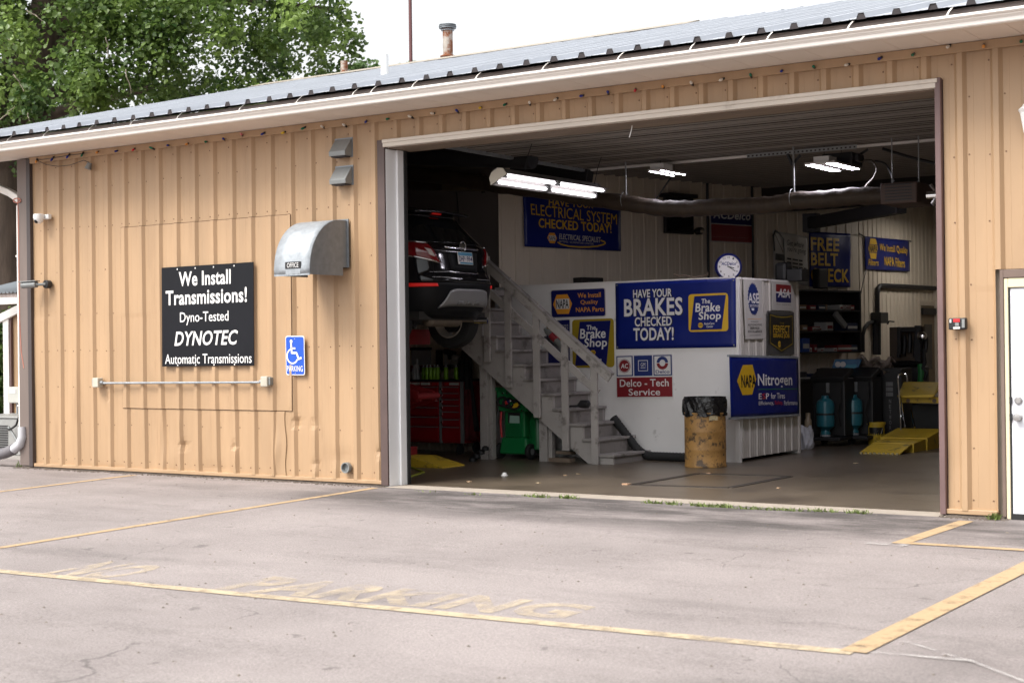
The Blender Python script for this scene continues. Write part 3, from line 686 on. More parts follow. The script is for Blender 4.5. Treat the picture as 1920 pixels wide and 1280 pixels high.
# ================================================================== STAIRS
stx = lambda k: -9.89 - .2290*(k-1)
stz = lambda k: .133 + .1976*(k-1)
SY0, SY1 = 3.72, 4.69
stair = thing('staircase', (-9.9, SY0, 0), 'worn white wooden stairs rising to the left beside the office', 'stairs')
NS = 11
for k in range(1, NS+1):
    x = stx(k); z = stz(k)
    mb = MB(); mb.box(x-.262, x+.0, SY0-.035, SY1, z-.036, z); mb.build('tread', TREAD, stair, bevel=.008)
    mb = MB(); zb = stz(k-1) if k > 1 else 0; mb.box(x-.052, x-.032, SY0+.045, SY1, zb if k > 1 else .0, z-.037); mb.build('riser', RISE, stair)
# sawtooth stringer
poly = [(stx(1)-.03, 0)]
for k in range(1, NS+1):
    poly += [(stx(k)-.03, stz(k)-.037), (stx(k+1)-.03, stz(k)-.037)]
poly += [(stx(NS+1)-.03, stz(NS)-.5)]
sl_ = .1976/.229
poly += [(-10.30, .0)]
for yy in (SY0, SY1-.06):
    mb = MB(); P = [(a, yy, c) for a, c in poly]; mb.prism(P, (0,.045,0)); mb.build('stringer', STAIRP, stair)
for (xc, zb_, zt) in ((-10.160,0,1.36), (-10.612,.17,1.76), (-11.057,.60,2.14), (-11.512,1.0,2.5), (-11.86,1.35,2.8)):
    mb = MB(); mb.box(xc-.05, xc+.05, SY0-.075, SY0-.037, zb_, zt); mb.build('post', STAIRP, stair, bevel=.005)
rl = lambda x: 1.192 + (x+9.894)*(-.797)
mb = MB(); mb.bar((-9.88, SY0-.06, rl(-9.88)-.0), (-12.2, SY0-.06, rl(-12.2)), .10, .036); mb.build('handrail', TREAD, stair, bevel=.006)
mb = MB(); mb.bar((-9.90, SY0-.095, rl(-9.9)-.075), (-12.2, SY0-.095, rl(-12.2)-.075), .03, .105); mb.build('rail_board', STAIRP, stair, bevel=.004)
mb = MB(); mb.bar((-10.12, SY0-.02, .94), (-12.2, SY0-.02, .94+2.08*.797), .03, .10); mb.build('mid_rail', STAIRP, stair, bevel=.004)
for xc, zt in ((-11.99,1.72), (-11.02,.80)):
    mb = MB(); mb.box(xc-.085, xc+.04, SY0+.05, SY0+.14, 0, zt); mb.box(xc+.04, xc+.09, SY0+.10, SY0+.19, 0, zt-.12); mb.build('support_post', STAIRP, stair, bevel=.006)
mb = MB(); mb.box(-12.45, -12.06, SY0, SY1+.2, 2.28, 2.36); mb.build('landing', TREAD, stair)
# things on the stairs
p = Vector((-10.62, SY0+.08, stz(4))); mb = MB(); mb.tube([p+Vector((-.12,.0,.022)), p+Vector((.1,.03,.03))], .014, 8); mb.tube([p+Vector((.1,.03,.035)), p+Vector((.15,.04,.055)), p+Vector((.25,.05,.055)), p+Vector((.27,.05,.05))], [.02,.055,.055,.03], 12)
top(mb, 'impact_wrench', BLK, p, 'black air wrench left lying on a stair tread', 'tool', smooth=True)
# coats / flashlights clipped inside the railing
p = PY(1040,640,3.9); t = thing('caulking_gun', p, 'clear and red sealant gun held in the stair railing', 'tool')
a_, b_ = PY(1021,616,3.85), PY(1053,648,3.85); mb = MB(); mb.tube([a_, a_.lerp(b_,.15), b_], [.018,.04,.042], 12); mb.build('barrel', pm('smoky_plastic', (.16,.17,.16), .2), t, smooth=True)
mb = MB(); mb.tube([a_.lerp(b_,.38), a_.lerp(b_,.68)], .045, 12); mb.build('label_band', SRED, t, smooth=True)
a_, b_ = PY(1021,632,3.95), PY(1056,668,3.95); mb = MB(); mb.tube([a_, a_.lerp(b_,.2), b_.lerp(a_,.2), b_], [.02,.05,.05,.03], 12)
top(mb, 'grease_gun', BLK, a_, 'black grease gun tucked below the red sealant gun', 'tool', smooth=True)
# corrugated black hose leaning on the wall
hp = [(1150,783),(1163,800),(1180,822),(1196,842),(1212,853),(1235,858.5),(1262,860.5),(1288,861)]
pts = []
for i, (u, v) in enumerate(hp):
    p = PY(u, v, 4.55); pts.append(p)
out = []
for i in range(len(pts)-1):
    p0 = pts[max(i-1,0)]; p1 = pts[i]; p2 = pts[i+1]; p3 = pts[min(i+2,len(pts)-1)]
    for k in range(9): tt = k/9; out.append(.5*((2*p1)+(p2-p0)*tt+(2*p0-5*p1+4*p2-p3)*tt*tt+(3*p1-p0-3*p2+p3)*tt**3))
out.append(pts[-1]); out = [Vector((p.x, 4.55, max(p.z, .062))) for p in out]
mb = MB(); mb.tube(out, [.055 if i % 2 else .061 for i in range(len(out))], 14)
top(mb, 'exhaust_hose', RUBBER, out[-1], 'black corrugated exhaust hose leaning against the white office front', 'hose', smooth=True)

# ---- drum used as waste bin
p = PZ(1323,874.5); dr = thing('waste_drum', p, 'scuffed ochre steel drum used as a bin with black liner', 'bin')
mb = MB(); H_ = .69; mb.lathe([(.262,0),(.268,.008),(.268,.02),(.262,.03),(.262,.215),(.265,.225),(.262,.235),(.262,.44),(.265,.45),(.262,.46),(.262,H_-.02),(.272,H_-.01),(.272,H_+.005),(.25,H_+.005),(.25,.1)], p, n=40); mb.build('drum', DRUM, dr, smooth=True)
def linerfn(u, v):
    a = u*2*math.pi; r = .276 + .010*math.sin(a*9+v*3) + .006*math.sin(a*17+v*9) + (.012*math.sin(a*5) if v < .12 else 0) - .012*(v > .9)
    return Vector((p.x+r*math.cos(a), p.y+r*math.sin(a), p.z+H_-.035+.235*v + (.012*math.sin(a*7) if v < .15 else 0)))
mb = MB(); mb.grid(linerfn, 90, 12)
mb.grid(lambda u, v: Vector((p.x+(.262-.03*v)*math.cos(u*6.2832), p.y+(.262-.03*v)*math.sin(u*6.2832), p.z+H_+.2-.35*v)), 60, 3)
mb.build('bin_liner', LINERB, dr, smooth='all')
mb = MB(); a0 = math.atan2(CAM_P.y-p.y, CAM_P.x-p.x)
mb.grid(lambda u, v: Vector((p.x+.2635*math.cos(a0+.2+.45*u), p.y+.2635*math.sin(a0+.2+.45*u), p.z+.60+.06*v)), 6, 1); mb.build('paper_label', pm('torn_label', (.6,.5,.3), .6, 0, .2, 20, dirt=((.1,.1,.1), 40, .5, .1, .7)), dr)

# ---- floor details
mb = MB(); P = [PZ(1180,909,.006), PZ(1385,912.5,.006), PZ(1476,893,.006), PZ(1290,892,.006)]
P = [Vector((-8.30,1.33,.005)), Vector((-7.18,1.48,.005)), Vector((-7.16,3.05,.005)), Vector((-8.3,2.95,.005))]
q = MB()
for a_, b_ in zip(P, P[1:]+P[:1]): q.bar(a_+Vector((0,0,.002)), b_+Vector((0,0,.002)), .09, .006)
top(q, 'floor_drain', pm('drain_steel', (.05,.042,.036), .55, .3, .3, 8), P[0], 'dark steel framed drain set in the concrete floor', 'drain')
p = PZ(946,892); mb = MB(); mb.lathe([(.045,0),(.045,.012),(.028,.016),(.026,.04),(.02,.042)], p, n=18); top(mb, 'plastic_fitting', PLW, p, 'small white plastic cap lying on the shop floor', 'cap', smooth=True)
for i, (u, v, s) in enumerate(((1085,888,.03),(1060,891,.02),(1175,908,.05),(1010,905,.03),(880,903,.03),(1330,888,.03),(1605,868,.03),(1460,915,.02))):
    p = PZ(u, v, .004); mb = MB(); mb.prism([(p.x-s,p.y-s*.5,p.z),(p.x+s*.6,p.y-s*.7,p.z),(p.x+s,p.y+s*.4,p.z),(p.x-s*.4,p.y+s*.6,p.z)], (0,0,.006+.004*(i % 3)))
    top(mb, 'dry_leaf', pm('dry_leaf_%d' % i, (.35+.04*(i % 3),.27,.17), .8), p, 'tiny dry leaf scrap on the oily shop floor', 'leaf', 'leaf scraps on the shop floor')
# ================================================================== SIGNS AND BANNERS
class Sign:
    def __init__(s, name, label, mat, bl, br, tl, toward, th=.006, cat='sign', group=None, radius=0, wrinkle=0., off=.0):
        s.O = Vector(bl); s.U = Vector(br)-s.O; s.V = Vector(tl)-s.O
        s.W = s.U.length; s.H = s.V.length
        s.N = s.U.cross(s.V).normalized()
        if s.N.dot(Vector(toward)) < 0: s.N = -s.N
        s.O = s.O + s.N*off
        s.th = th; s.parts = {}; s.wr = wrinkle; s.ph = random.uniform(0, 6)
        b = s.O - s.N*0
        s.root = thing(name, s.O, label, cat, group)
        mb = MB()
        if wrinkle:
            mb.grid(lambda u, v: s.p(u, v, 0), 26, 18)
        else:
            P = s.rr(0, 1, 0, 1, radius) if radius else [(0,0),(1,0),(1,1),(0,1)]
            mb.prism([s.p(u, v, 0) for u, v in P], -s.N*th)
        o = mb.build('panel', mat, s.root, bevel=0 if wrinkle else .0012, smooth='all' if wrinkle else False)
        if wrinkle:
            m = o.modifiers.new('t', 'SOLIDIFY'); m.thickness = .002; m.offset = 1 if False else 0
    def wz(s, u, v):
        if not s.wr: return 0
        return s.wr*(.5*math.sin(u*9+s.ph+v*2)+.35*math.sin(u*21-v*6+s.ph*2)*(1-v*.5)+.3*math.sin(v*11+u*5+s.ph))
    def p(s, u, v, k): return s.O + s.U*u + s.V*v + s.N*(s.wz(u, v) + ((.0025*k + s.wr*.45) if k else 0))
    def rr(s, u0, u1, v0, v1, r, n=5):
        ru, rv = r/s.W, r/s.H; P = []
        for cu, cv, a0 in ((u1-ru,v0+rv,-90),(u1-ru,v1-rv,0),(u0+ru,v1-rv,90),(u0+ru,v0+rv,180)):
            for i in range(n+1):
                a = R(a0+90*i/n); P.append((cu+ru*math.cos(a), cv+rv*math.sin(a)))
        return P
    def mb(s, mat, k):
        key = (mat.name, k)
        if key not in s.parts: s.parts[key] = (MB(), mat, {'t': 0})
        return s.parts[key]
    def t(s, txt, u0, u1, v0, v1, mat, bold=.0, sh=0., k=2, dv=0.):
        vs, fs = glyphs(txt, bold, 3, sh); m = s.mb(mat, k); m[2]['t'] = 1
        m[0].add([s.p(u0+a*(u1-u0), v0+b*(v1-v0)+dv*(a-.5), k) for a, b in vs], fs if True else fs)
    def poly(s, P, mat, k=1):
        m = s.mb(mat, k)
        if s.wr: 
            n = len(P); cu = sum(p[0] for p in P)/n; cv = sum(p[1] for p in P)/n; R_ = 5; vs = [s.p(cu, cv, k)]
            D = []
            for i in range(n):
                a, b = P[i], P[(i+1) % n]
                for j in range(6): D.append((a[0]+(b[0]-a[0])*j/6, a[1]+(b[1]-a[1])*j/6))
            N_ = len(D)
            for r in range(1, R_+1): vs += [s.p(cu+(a-cu)*r/R_, cv+(b-cv)*r/R_, k) for a, b in D]
            fs = [(0, 1+i, 1+(i+1) % N_) for i in range(N_)] + [(1+(r-1)*N_+i, 1+r*N_+i, 1+r*N_+(i+1) % N_, 1+(r-1)*N_+(i+1) % N_) for r in range(1, R_) for i in range(N_)]
            m[0].add(vs, fs)
        else: m[0].add([s.p(u, v, k) for u, v in P], [tuple(range(len(P)))])
    def rect(s, u0, u1, v0, v1, mat, k=1): s.poly([(u0,v0),(u1,v0),(u1,v1),(u0,v1)], mat, k)
    def line(s, P, wd, mat, k=2, close=False):       # wd in metres
        Q = [Vector((u*s.W, v*s.H)) for u, v in P]
        if close: Q.append(Q[0])
        m = s.mb(mat, k)[0]
        for a, b in zip(Q, Q[1:]):
            d = (b-a).normalized()*wd/2; n = Vector((-d.y, d.x)); e = d*.5
            m.add([s.p(q.x/s.W, q.y/s.H, k) for q in (a-e+n, a-e-n, b+e-n, b+e+n)], [(0,1,2,3)])
    def disc(s, u, v, r, mat, k=1, a0=0, a1=360, ri=0, n=28):   # radii in metres
        n = max(6, int(n*(a1-a0)/360)); m = s.mb(mat, k)[0]; full = a1-a0 >= 360
        if ri == 0 and full: m.add([s.p(u+r*math.cos(R(360*i/n))/s.W, v+r*math.sin(R(360*i/n))/s.H, k) for i in range(n)], [tuple(range(n))])
        else:
            vs = []
            for i in range(n+1):
                a = R(a0+(a1-a0)*i/n)
                for q in (ri, r): vs.append(s.p(u+q*math.cos(a)/s.W, v+q*math.sin(a)/s.H, k))
            m.add(vs, [(2*i, 2*i+1, 2*i+3, 2*i+2) for i in range(n)])
    def hexa(s, u0, u1, v0, v1, mat, k=1, cut=.24):
        d = (u1-u0)*cut; vm = (v0+v1)/2
        s.poly([(u0,vm),(u0+d,v0),(u1-d,v0),(u1,vm),(u1-d,v1),(u0+d,v1)], mat, k)
    def napa(s, u0, u1, v0, v1, ca, band, tx, k=1, cut=.24):
        s.hexa(u0, u1, v0, v1, ca, k, cut); h = v1-v0; w_ = u1-u0
        s.rect(u0+.14*w_, u1-.14*w_, v0+.25*h, v1-.25*h, band, k+1)
        s.t('NAPA', u0+.16*w_, u1-.16*w_, v0+.28*h, v1-.28*h, tx, .03, 0, k+2)
    def done(s):
        for (nm, k), (m, mat, fl) in s.parts.items():
            # faces must look outward
            o = m.build('lettering' if fl['t'] else 'emblem', mat, s.root)
        return s.root
FY = (0,-1,0)
def q3(P, a, b, c): return P(*a), P(*b), P(*c)
# 1 the black board on the front wall
y_ = -.062
S = Sign('wall_sign', 'large black board with white lettering about transmissions on the tan wall', BLKS, PY(304,687,y_), PY(476,685,y_), PY(303,502,y_), FY, .008)
S.t('We Install', .197,.764,.80,.945, SWHITE, .045); S.t('Transmissions!', .048,.934,.615,.765, SWHITE, .045)
S.t('Dyno-Tested', .208,.739,.41,.54, SWHITE, .012); S.t('DYNOTEC', .144,.837,.205,.35, SWHITE, .04, .22); S.t('Automatic Transmissions', .037,.98,.025,.122, SWHITE, .012)
for u in (.18,.38,.58,.80):
    for v in (.975,.012): S.disc(u, v, .010, SWHITE, 2, n=10)
S.done()
# 2 access parking
y_ = -.050
S = Sign('parking_sign', 'small blue accessible parking sign with white wheelchair symbol under the vent hood', SWHITE, PY(536.5,703,y_), PY(572,703.5,y_), PY(535,629.5,y_), FY, .003, radius=.03)
S.poly(S.rr(.035,.965,.025,.975,.026), ADAB, 1)
q = lambda x, y: ((x-125)/133, 1-(y-887)/261)
S.disc(*q(167,924), .021, SWHITE, 2)
S.line([q(167,938), q(171,1000), q(204,1000), q(219,1040), q(236,1033)], .026, SWHITE, 3); S.line([q(168,970), q(195,970)], .02, SWHITE, 3)
S.disc(*q(174,1022), .094, SWHITE, 2, 105, 335, .075); S.t('PARKING', .075,.90,.095,.24, SWHITE, .02)
S.disc(.5,.925,.006,SGREY,2,n=8); S.disc(.5,.055,.006,SGREY,2,n=8); S.done()
# 3 banner on the slanted wall
def pa(a, b): return PA(a, b, .035)
S = Sign('banner', 'shiny navy banner with yellow lettering about electrical systems above the stairs', BLUEP, pa(982.5,462), pa(1165,471), pa(981,362), AW_N, .002, 'banner', wrinkle=.012)
S.t('HAVE YOUR', .25,.70,.80,.93, SYEL, .03); S.t('ELECTRICAL SYSTEM', .07,.955,.56,.77, SYEL, .04, 0, 2, -.085); S.t('CHECKED TODAY!', .143,.895,.355,.535, SYEL, .04, 0, 2, -.03)
S.napa(.228,.327,.085,.285, SORG, SWHITE, SBLK, 2, .25); S.t('ELECTRICAL SPECIALIST', .348,.775,.16,.265, SGREY, .03, .15, 2, -.03); S.t('BATTERIES • ALTERNATORS • STARTERS', .35,.70,.105,.14, SGREY, 0, 0, 2, -.02)
S.line([(.335,.11),(.37,.075),(.45,.045),(.55,.04),(.65,.05),(.74,.075),(.80,.11),(.822,.14),(.815,.165),(.775,.19)], .022, SYEL, 2); S.done()
# 4 quality parts
S = Sign('wall_sign', 'blue over maroon metal sign with white rim partly hidden by the duct', SGREY, pa(1331.7,453.4), pa(1411.7,457.3), pa(1330.5,383), AW_N, .012)
S.rect(.025,.975,.505,.97, BLUES, 1); S.rect(.025,.975,.03,.475, SRED, 1)
S.t('ACDelco', .07,.95,.63,.86, SWHITE, .05, .2); S.t('QUALITY PARTS', .045,.955,.14,.345, SWHITE, .012, .22); S.done()
# 5 quality parts by the stairs
fy = lambda a, b: PY(a, b, BY-.014)
S = Sign('wall_sign', 'small navy sign with orange hexagon logo and three lines of orange lettering', SGREY, fy(1033.8,596), fy(1136.4,592.8), fy(1032.3,544), FY, .004, radius=.03)
S.poly(S.rr(.012,.988,.02,.98,.028), BLUES, 1)
S.poly([(.112,.83),(.315,.83),(.395,.49),(.33,.13),(.12,.13),(.042,.48)], SORG, 2); S.rect(.095,.345,.31,.67, SWHITE, 3); S.t('NAPA', .105,.335,.33,.65, SBLK, .035, 0, 4)
S.t('We Install', .50,.92,.68,.855, SORG, .015); S.t('Quality', .55,.865,.41,.60, SORG, .015); S.t('NAPA Parts', .462,.968,.175,.345, SORG, .015); S.done()
# 6 half hidden sign behind the rail
S = Sign('wall_sign', 'small navy sign half hidden behind the stair railing', SGREY, fy(1024.5,683.5), fy(1069.5,681), fy(1024,601.5), FY, .004, radius=.02)
S.poly(S.rr(.02,.98,.012,.988,.018), BLUES, 1); S.t('SHOCKS', .35,.93,.845,.885, SGREY, .02); S.t('STRUTS', .42,.93,.785,.825, SGREY, .02)
S.poly([(.02,.85),(.65,.62),(.95,.35),(.7,.38),(.25,.6)], SYEL, 2); S.line([(.05,.80),(.8,.5)], .03, SREDB, 3); S.done()
# 7 brake shop, ochre
S = Sign('wall_sign', 'ochre edged rounded sign with a slanted navy field beside the handrail', SOCH, fy(1073.8,689.5), fy(1152,688), fy(1072.4,599.5), FY, .004, radius=.05)
S.poly([(.065,.045),(.815,.05),(.93,.955),(.19,.955)], BLUES, 1)
S.t('The', .355,.575,.775,.876, SWHITE, .035, .08); S.t('Brake', .19,.81,.60,.805, SWHITE, .04, .08); S.t('Shop', .29,.84,.37,.605, SWHITE, .04, .08)
S.hexa(.43,.57,.265,.355, SYEL, 2); S.t('NAPA', .45,.55,.29,.33, SBLK, .02, 0, 3); S.t('AutoCare', .28,.70,.14,.195, SWHITE, .03, .1); S.t('Center', .36,.62,.07,.12, SWHITE, .03, .1); S.done()
# 8 the big brakes banner
S = Sign('banner', 'big navy banner with bold white lettering about brakes on the office front', BLUEP, fy(1155,654.4), fy(1380.5,650.6), fy(1154,531.2), FY, .003, 'banner', wrinkle=.004)
for dk, mt, k in ((.006, SBLK, 1), (0, SWHITE, 3)):
    S.t('HAVE YOUR', .156+dk,.482+dk,.765-dk,.89-dk, mt, .045, 0, k); S.t('BRAKES', .076+dk,.57+dk,.488-dk,.755-dk, mt, .05, 0, k); S.t('CHECKED', .167+dk,.48+dk,.335-dk,.475-dk, mt, .045, 0, k); S.t('TODAY!', .154+dk,.495+dk,.12-dk,.315-dk, mt, .05, 0, k)
S.poly(S.rr(.618,.94,.235,.79,.045), SYEL, 1); S.poly([(.634,.262),(.888,.265),(.922,.762),(.668,.758)], BLUEP, 2)
S.t('The', .728,.797,.645,.715, SWHITE, .035, .08, 4); S.t('Brake', .676,.877,.525,.655, SWHITE, .04, .08, 4); S.t('Shop', .702,.884,.375,.525, SWHITE, .04, .08, 4)
S.disc(.717,.33,.036, SYEL, 4); S.t('NAPA', .70,.734,.318,.345, SBLK, .02, 0, 5); S.t('AutoCare', .744,.83,.335,.37, SWHITE, .03, .12, 4); S.t('Center', .765,.82,.293,.325, SWHITE, .03, .12, 4)
for u, v in ((.015,.97),(.985,.97),(.015,.03),(.985,.03)): S.disc(u, v, .012, GREYM, 3, n=10)
S.done()
# 9 service sign
S = Sign('wall_sign', 'square white framed sign with three emblems over a maroon panel', SWHITE, fy(1156,745.9), fy(1262.8,745), fy(1154.4,664.7), FY, .012)
S.rect(.012,.305,.50,.965, BLUEM, 1); S.rect(.032,.285,.525,.94, SWHITE, 2); S.disc(.158,.735,.094, SRED, 3); S.disc(.158,.735,.088, SWHITE, 4, 0, 360, .082); S.t('AC', .095,.225,.68,.79, SWHITE, .045, .1, 4)
S.rect(.325,.645,.50,.965, BLUEM, 1); S.line([(.405,.615),(.565,.615),(.565,.85),(.405,.85)], .009, SWHITE, 2, True); S.t('GM', .445,.525,.715,.80, SWHITE, .045); S.line([(.445,.685),(.525,.685)], .009, SWHITE, 2)
S.rect(.665,.985,.50,.965, BLUEM, 1); S.rect(.685,.965,.525,.94, SWHITE, 2); S.disc(.825,.785,.088, BLUEM, 3, 4, 176, .045); S.disc(.825,.785,.088, SRED, 3, 184, 356, .045); S.t('Delco', .705,.945,.55,.625, BLUEM, .035, 0, 3)
S.rect(.012,.985,.022,.468, SRED, 1); S.t('Delco - Tech', .067,.925,.255,.425, SWHITE, .025); S.t('Service', .22,.775,.055,.21, SWHITE, .025); S.done()
# smudge of old writing on the white panel is part of the panel dirt
# 10 certified sign
sx_ = lambda a, b: PX(a, b, BX+.032)
EX = (1,0,0)
S = Sign('wall_sign', 'tall narrow white sign with a blue gear emblem on the ribbed office side', SGREY, sx_(1398.3,635.8), sx_(1432.8,635), sx_(1393.1,523.2), EX, .006)
cu, cv, r0 = .50, .672, .285*S.H
gp_ = []
for i in range(48):
    a = R(360*i/48); rr_ = r0 if i % 2 == 0 else r0*.88
    if i % 4 in (0,): pass
    gp_.append((cu+.80*rr_*math.cos(a)/S.W, cv+rr_*math.sin(a)/S.H))
S.poly(gp_, BLUEM, 1)
S.t('ASE', .20,.80,.60,.775, SWHITE, .05, .06); S.t('CERTIFIED', .20,.82,.537,.58, SWHITE, .02); S.poly([(.36,.52),(.52,.52),(.5,.478),(.38,.48)], SWHITE, 2)
S.rect(.15,.9,.335,.341, SORG, 1); S.rect(.3,.72,.29,.297, SBLK, 1); S.t('AUTOMOTIVE', .13,.88,.22,.257, SBLK, .03); S.t('SERVICE', .25,.75,.165,.202, SBLK, .03); S.t('EXCELLENCE', .13,.88,.11,.147, SBLK, .03); S.rect(.2,.82,.06,.066, SBLK, 1); S.done()
# 11 association sign
S = Sign('wall_sign', 'small white sign with a red and blue block high at the office back corner', SGREY, sx_(1447.5,581), sx_(1488.3,583), sx_(1447,527), EX, .006)
S.rect(.18,.87,.645,.91, SRED, 1); S.rect(.18,.87,.285,.6, BLUES, 1); S.rect(.18,.87,.60,.645, SWHITE, 1); S.t('ASA', .25,.80,.45,.76, SWHITE, .055, .2, 3)
S.rect(.2,.4,.205,.213, SBLK, 1); S.rect(.7,.87,.205,.213, SBLK, 1); S.t('SINCE', .44,.67,.19,.225, SBLK, .0); S.rect(.17,.9,.07,.09, SGREY, 1); S.done()
# 12 shield sign
S = Sign('wall_sign', 'black shield shaped sign with gold lettering on the office side', pm('shield_back', (.07,.068,.065), .6, 0, .1, 4), sx_(1439.5,664), sx_(1489.5,664), sx_(1439,582.5), EX, .005)
sh = [(.03,.96),(.25,.92),(.5,.905),(.75,.92),(.97,.955),(.97,.22),(.5,.035),(.03,.24)]
S.poly(sh, SBLK, 1); S.line([(.5+(u-.5)*.88, .5+(v-.5)*.9) for u, v in sh], .012, SOCH, 2, True)
S.t('PERFECT', .20,.82,.50,.675, SYEL, .0); S.t('BRAKE JOB', .20,.80,.36,.485, SYEL, .0); S.t('THE', .43,.6,.70,.745, SOCH, .0); S.disc(.42,.235,.045, SYEL, 2); S.t('NAPA', .355,.485,.215,.255, SBLK, .02, 0, 3); S.done()
# 13 nitrogen banner
sn_ = lambda a, b: PX(a, b, BX+.065)
S = Sign('banner', 'wide navy board with yellow hexagon about nitrogen wrapping past the office corner', BLUEP, sn_(1369.8,782), sn_(1499,775.5), sn_(1367.4,668.5), EX, .004, 'banner', wrinkle=.004)
qx = lambda x, y: ((x-723)/375, 1-(y-543)/335)
S.poly([qx(*p) for p in ((790,588),(840,585),(858,668),(835,755),(785,757),(757,678))], SYEL, 1); S.t('NAPA', .15,.352,.49,.70, SBLK, .05, 0, 2)
S.t('Nitrogen', .378,.893,.455,.72, SWHITE, .035); S.rect(.38,.985,.448,.46, SGRN, 2)
S.t('E', .387,.43,.285,.385, SWHITE, .03); S.t('S', .437,.485,.285,.385, SREDB, .03); S.t('P', .49,.535,.285,.385, SWHITE, .03); S.t('for Tires', .56,.77,.285,.388, SWHITE, .02)
S.t('Efficiency,', .387,.60,.165,.25, SWHITE, .015); S.t('Safety,', .615,.74,.165,.25, SREDB, .03); S.t('Performance', .757,.965,.165,.25, SWHITE, .015)
for v in (1.015, -.02):
    m = MB(); m.bar(S.p(-.01, v, 0)-S.N*.008, S.p(1.0, v, 0)-S.N*.008, .03, .028, S.V); m.build('edge_rail', GALV, S.root)
S.done()
# 14 white banner, 15 belt banner on the slanted wall
S = Sign('banner', 'creased white banner with dark script lettering behind the office corner', SGREY, pa(1451,526), pa(1516,536), pa(1448.6,432), AW_N, .002, 'banner', wrinkle=.012)
S.t('Get where', .40,.87,.755,.87, SBLK, .0, .25); S.t("you're going,", .38,.94,.61,.75, SBLK, .0, .25)
for i, (u1) in enumerate((.90,.87,.93)):
    x_ = .39
    for wd in (.12,.16,.1,.08):
        if x_+wd > u1: break
        S.rect(x_, x_+wd, .47-i*.075, .503-i*.075, SBLK, 1); x_ += wd+.025
S.line([(.02,.60),(.0,.90),(.06,1.0),(.17,.97),(.30,.86),(.30,.55),(.30,.3)], .035, SBLK, 2); S.rect(.05,.31,.42,.55, SBLK, 1); S.line([(.04,.95),(.26,.60)], .015, pm('banner_brown', (.1,.07,.05)), 2); S.done()
S = Sign('banner', 'dark navy banner with three stacked words of thick yellow lettering', BLUEP, pa(1517.5,537), pa(1594.7,538.5), pa(1517.5,434), AW_N, .002, 'banner', wrinkle=.008)
S.t('FREE', .03,.71,.655,.90, SYEL, .05); S.t('BELT', .03,.68,.385,.62, SYEL, .05); S.t('CHECK', .03,.96,.085,.335, SYEL, .05); S.done()
# 16 filters banner
xf = AW1.x+.045
S = Sign('banner', 'small navy banner with yellow lettering about filters on the far right wall', BLUEP, PX(1623,505.5,xf), PX(1705.8,509,xf), PX(1621.4,443,xf), EX, .002, 'banner', wrinkle=.01)
S.hexa(.07,.26,.34,.95, SYEL, 1, .2); S.rect(.05,.28,.755,.775, BLUES, 2); S.rect(.05,.28,.52,.54, BLUES, 2); S.t('NAPA', .085,.245,.55,.745, SBLK, .04, 0, 3); S.t('Filters', .06,.27,.13,.32, SYEL, .03)
S.t('We Install Quality', .30,.95,.52,.80, SYEL, .03, 0, 2, -.04); S.t('NAPA Filters', .40,.88,.13,.42, SYEL, .04, 0, 2, -.04); S.done()
mb = MB(); mb.tube([PX(1611,438,xf), PX(1622,444,xf)], .012, 6); mb.tube([PX(1706,452,xf), PX(1708,453,xf)], .012, 6); top(mb, 'tie_rope', BLK, PX(1611,438,xf), 'short black cord holding the left end of the filter banner', 'cord')
mb = MB(); mb.tube([PX(1625,505,xf), PX(1618,530,xf), PX(1614,551,xf)], .008, 6); top(mb, 'tie_rope', BLK, PX(1614,551,xf), 'thin dark cord trailing below the filter banner to the shelf', 'cord')
# clock on top of the office
cc = PY(1366.5,500,5.05); cn = Vector((.62,-.785,0)).normalized(); ck = thing('wall_clock', (cc.x, cc.y, BH), 'round wall clock with dark blue rim standing on the office corner', 'clock')
mb = MB(); mb.lathe([(.165,-.09),(.182,-.06),(.182,-.01),(.172,.008),(.155,.008),(.152,-.008)], cc, cn, 40); mb.build('rim', BLUES, ck, smooth=True)
mb = MB(); mb.lathe([(.153,-.012),(.153,-.004)], cc, cn, 40); mb.build('dial', SWHITE, ck)
uh = Vector((0,0,1)).cross(cn).normalized(); uv = Vector((0,0,1))
cp = lambda a, b: cc + uh*a + uv*b + cn*(-.0015)
mb = MB(); vs, fs = glyphs('ACDelco', .045, 3, .15); mb.add([cp(-.10+.2*a, .02+.045*b) for a, b in vs], fs); mb.build('lettering', BLUEM, ck)
mb = MB()
for h in range(12):
    vs, fs = glyphs(str(h if h else 12), .02); a_ = R(90-30*h); ww = .02 if h < 10 and h else .03
    mb.add([cp(.125*math.cos(a_)-ww/2+ww*a, .125*math.sin(a_)-.013+.026*b) for a, b in vs], fs)
mb.build('numerals', SBLK, ck)
for nm, a0, ln, wd in (('minute_hand', -35, .11, .008), ('hour_hand', -14, .075, .011)):
    mb = MB(); a_ = R(a0); d = Vector((math.cos(a_), math.sin(a_))); n_ = Vector((-d.y, d.x))*wd/2; A = -d*.02; B = d*ln
    mb.prism([cp(*(A+n_)), cp(*(A-n_)), cp(*(B-n_)), cp(*(B+n_))], cn*.003); mb.build(nm, SBLK, ck)
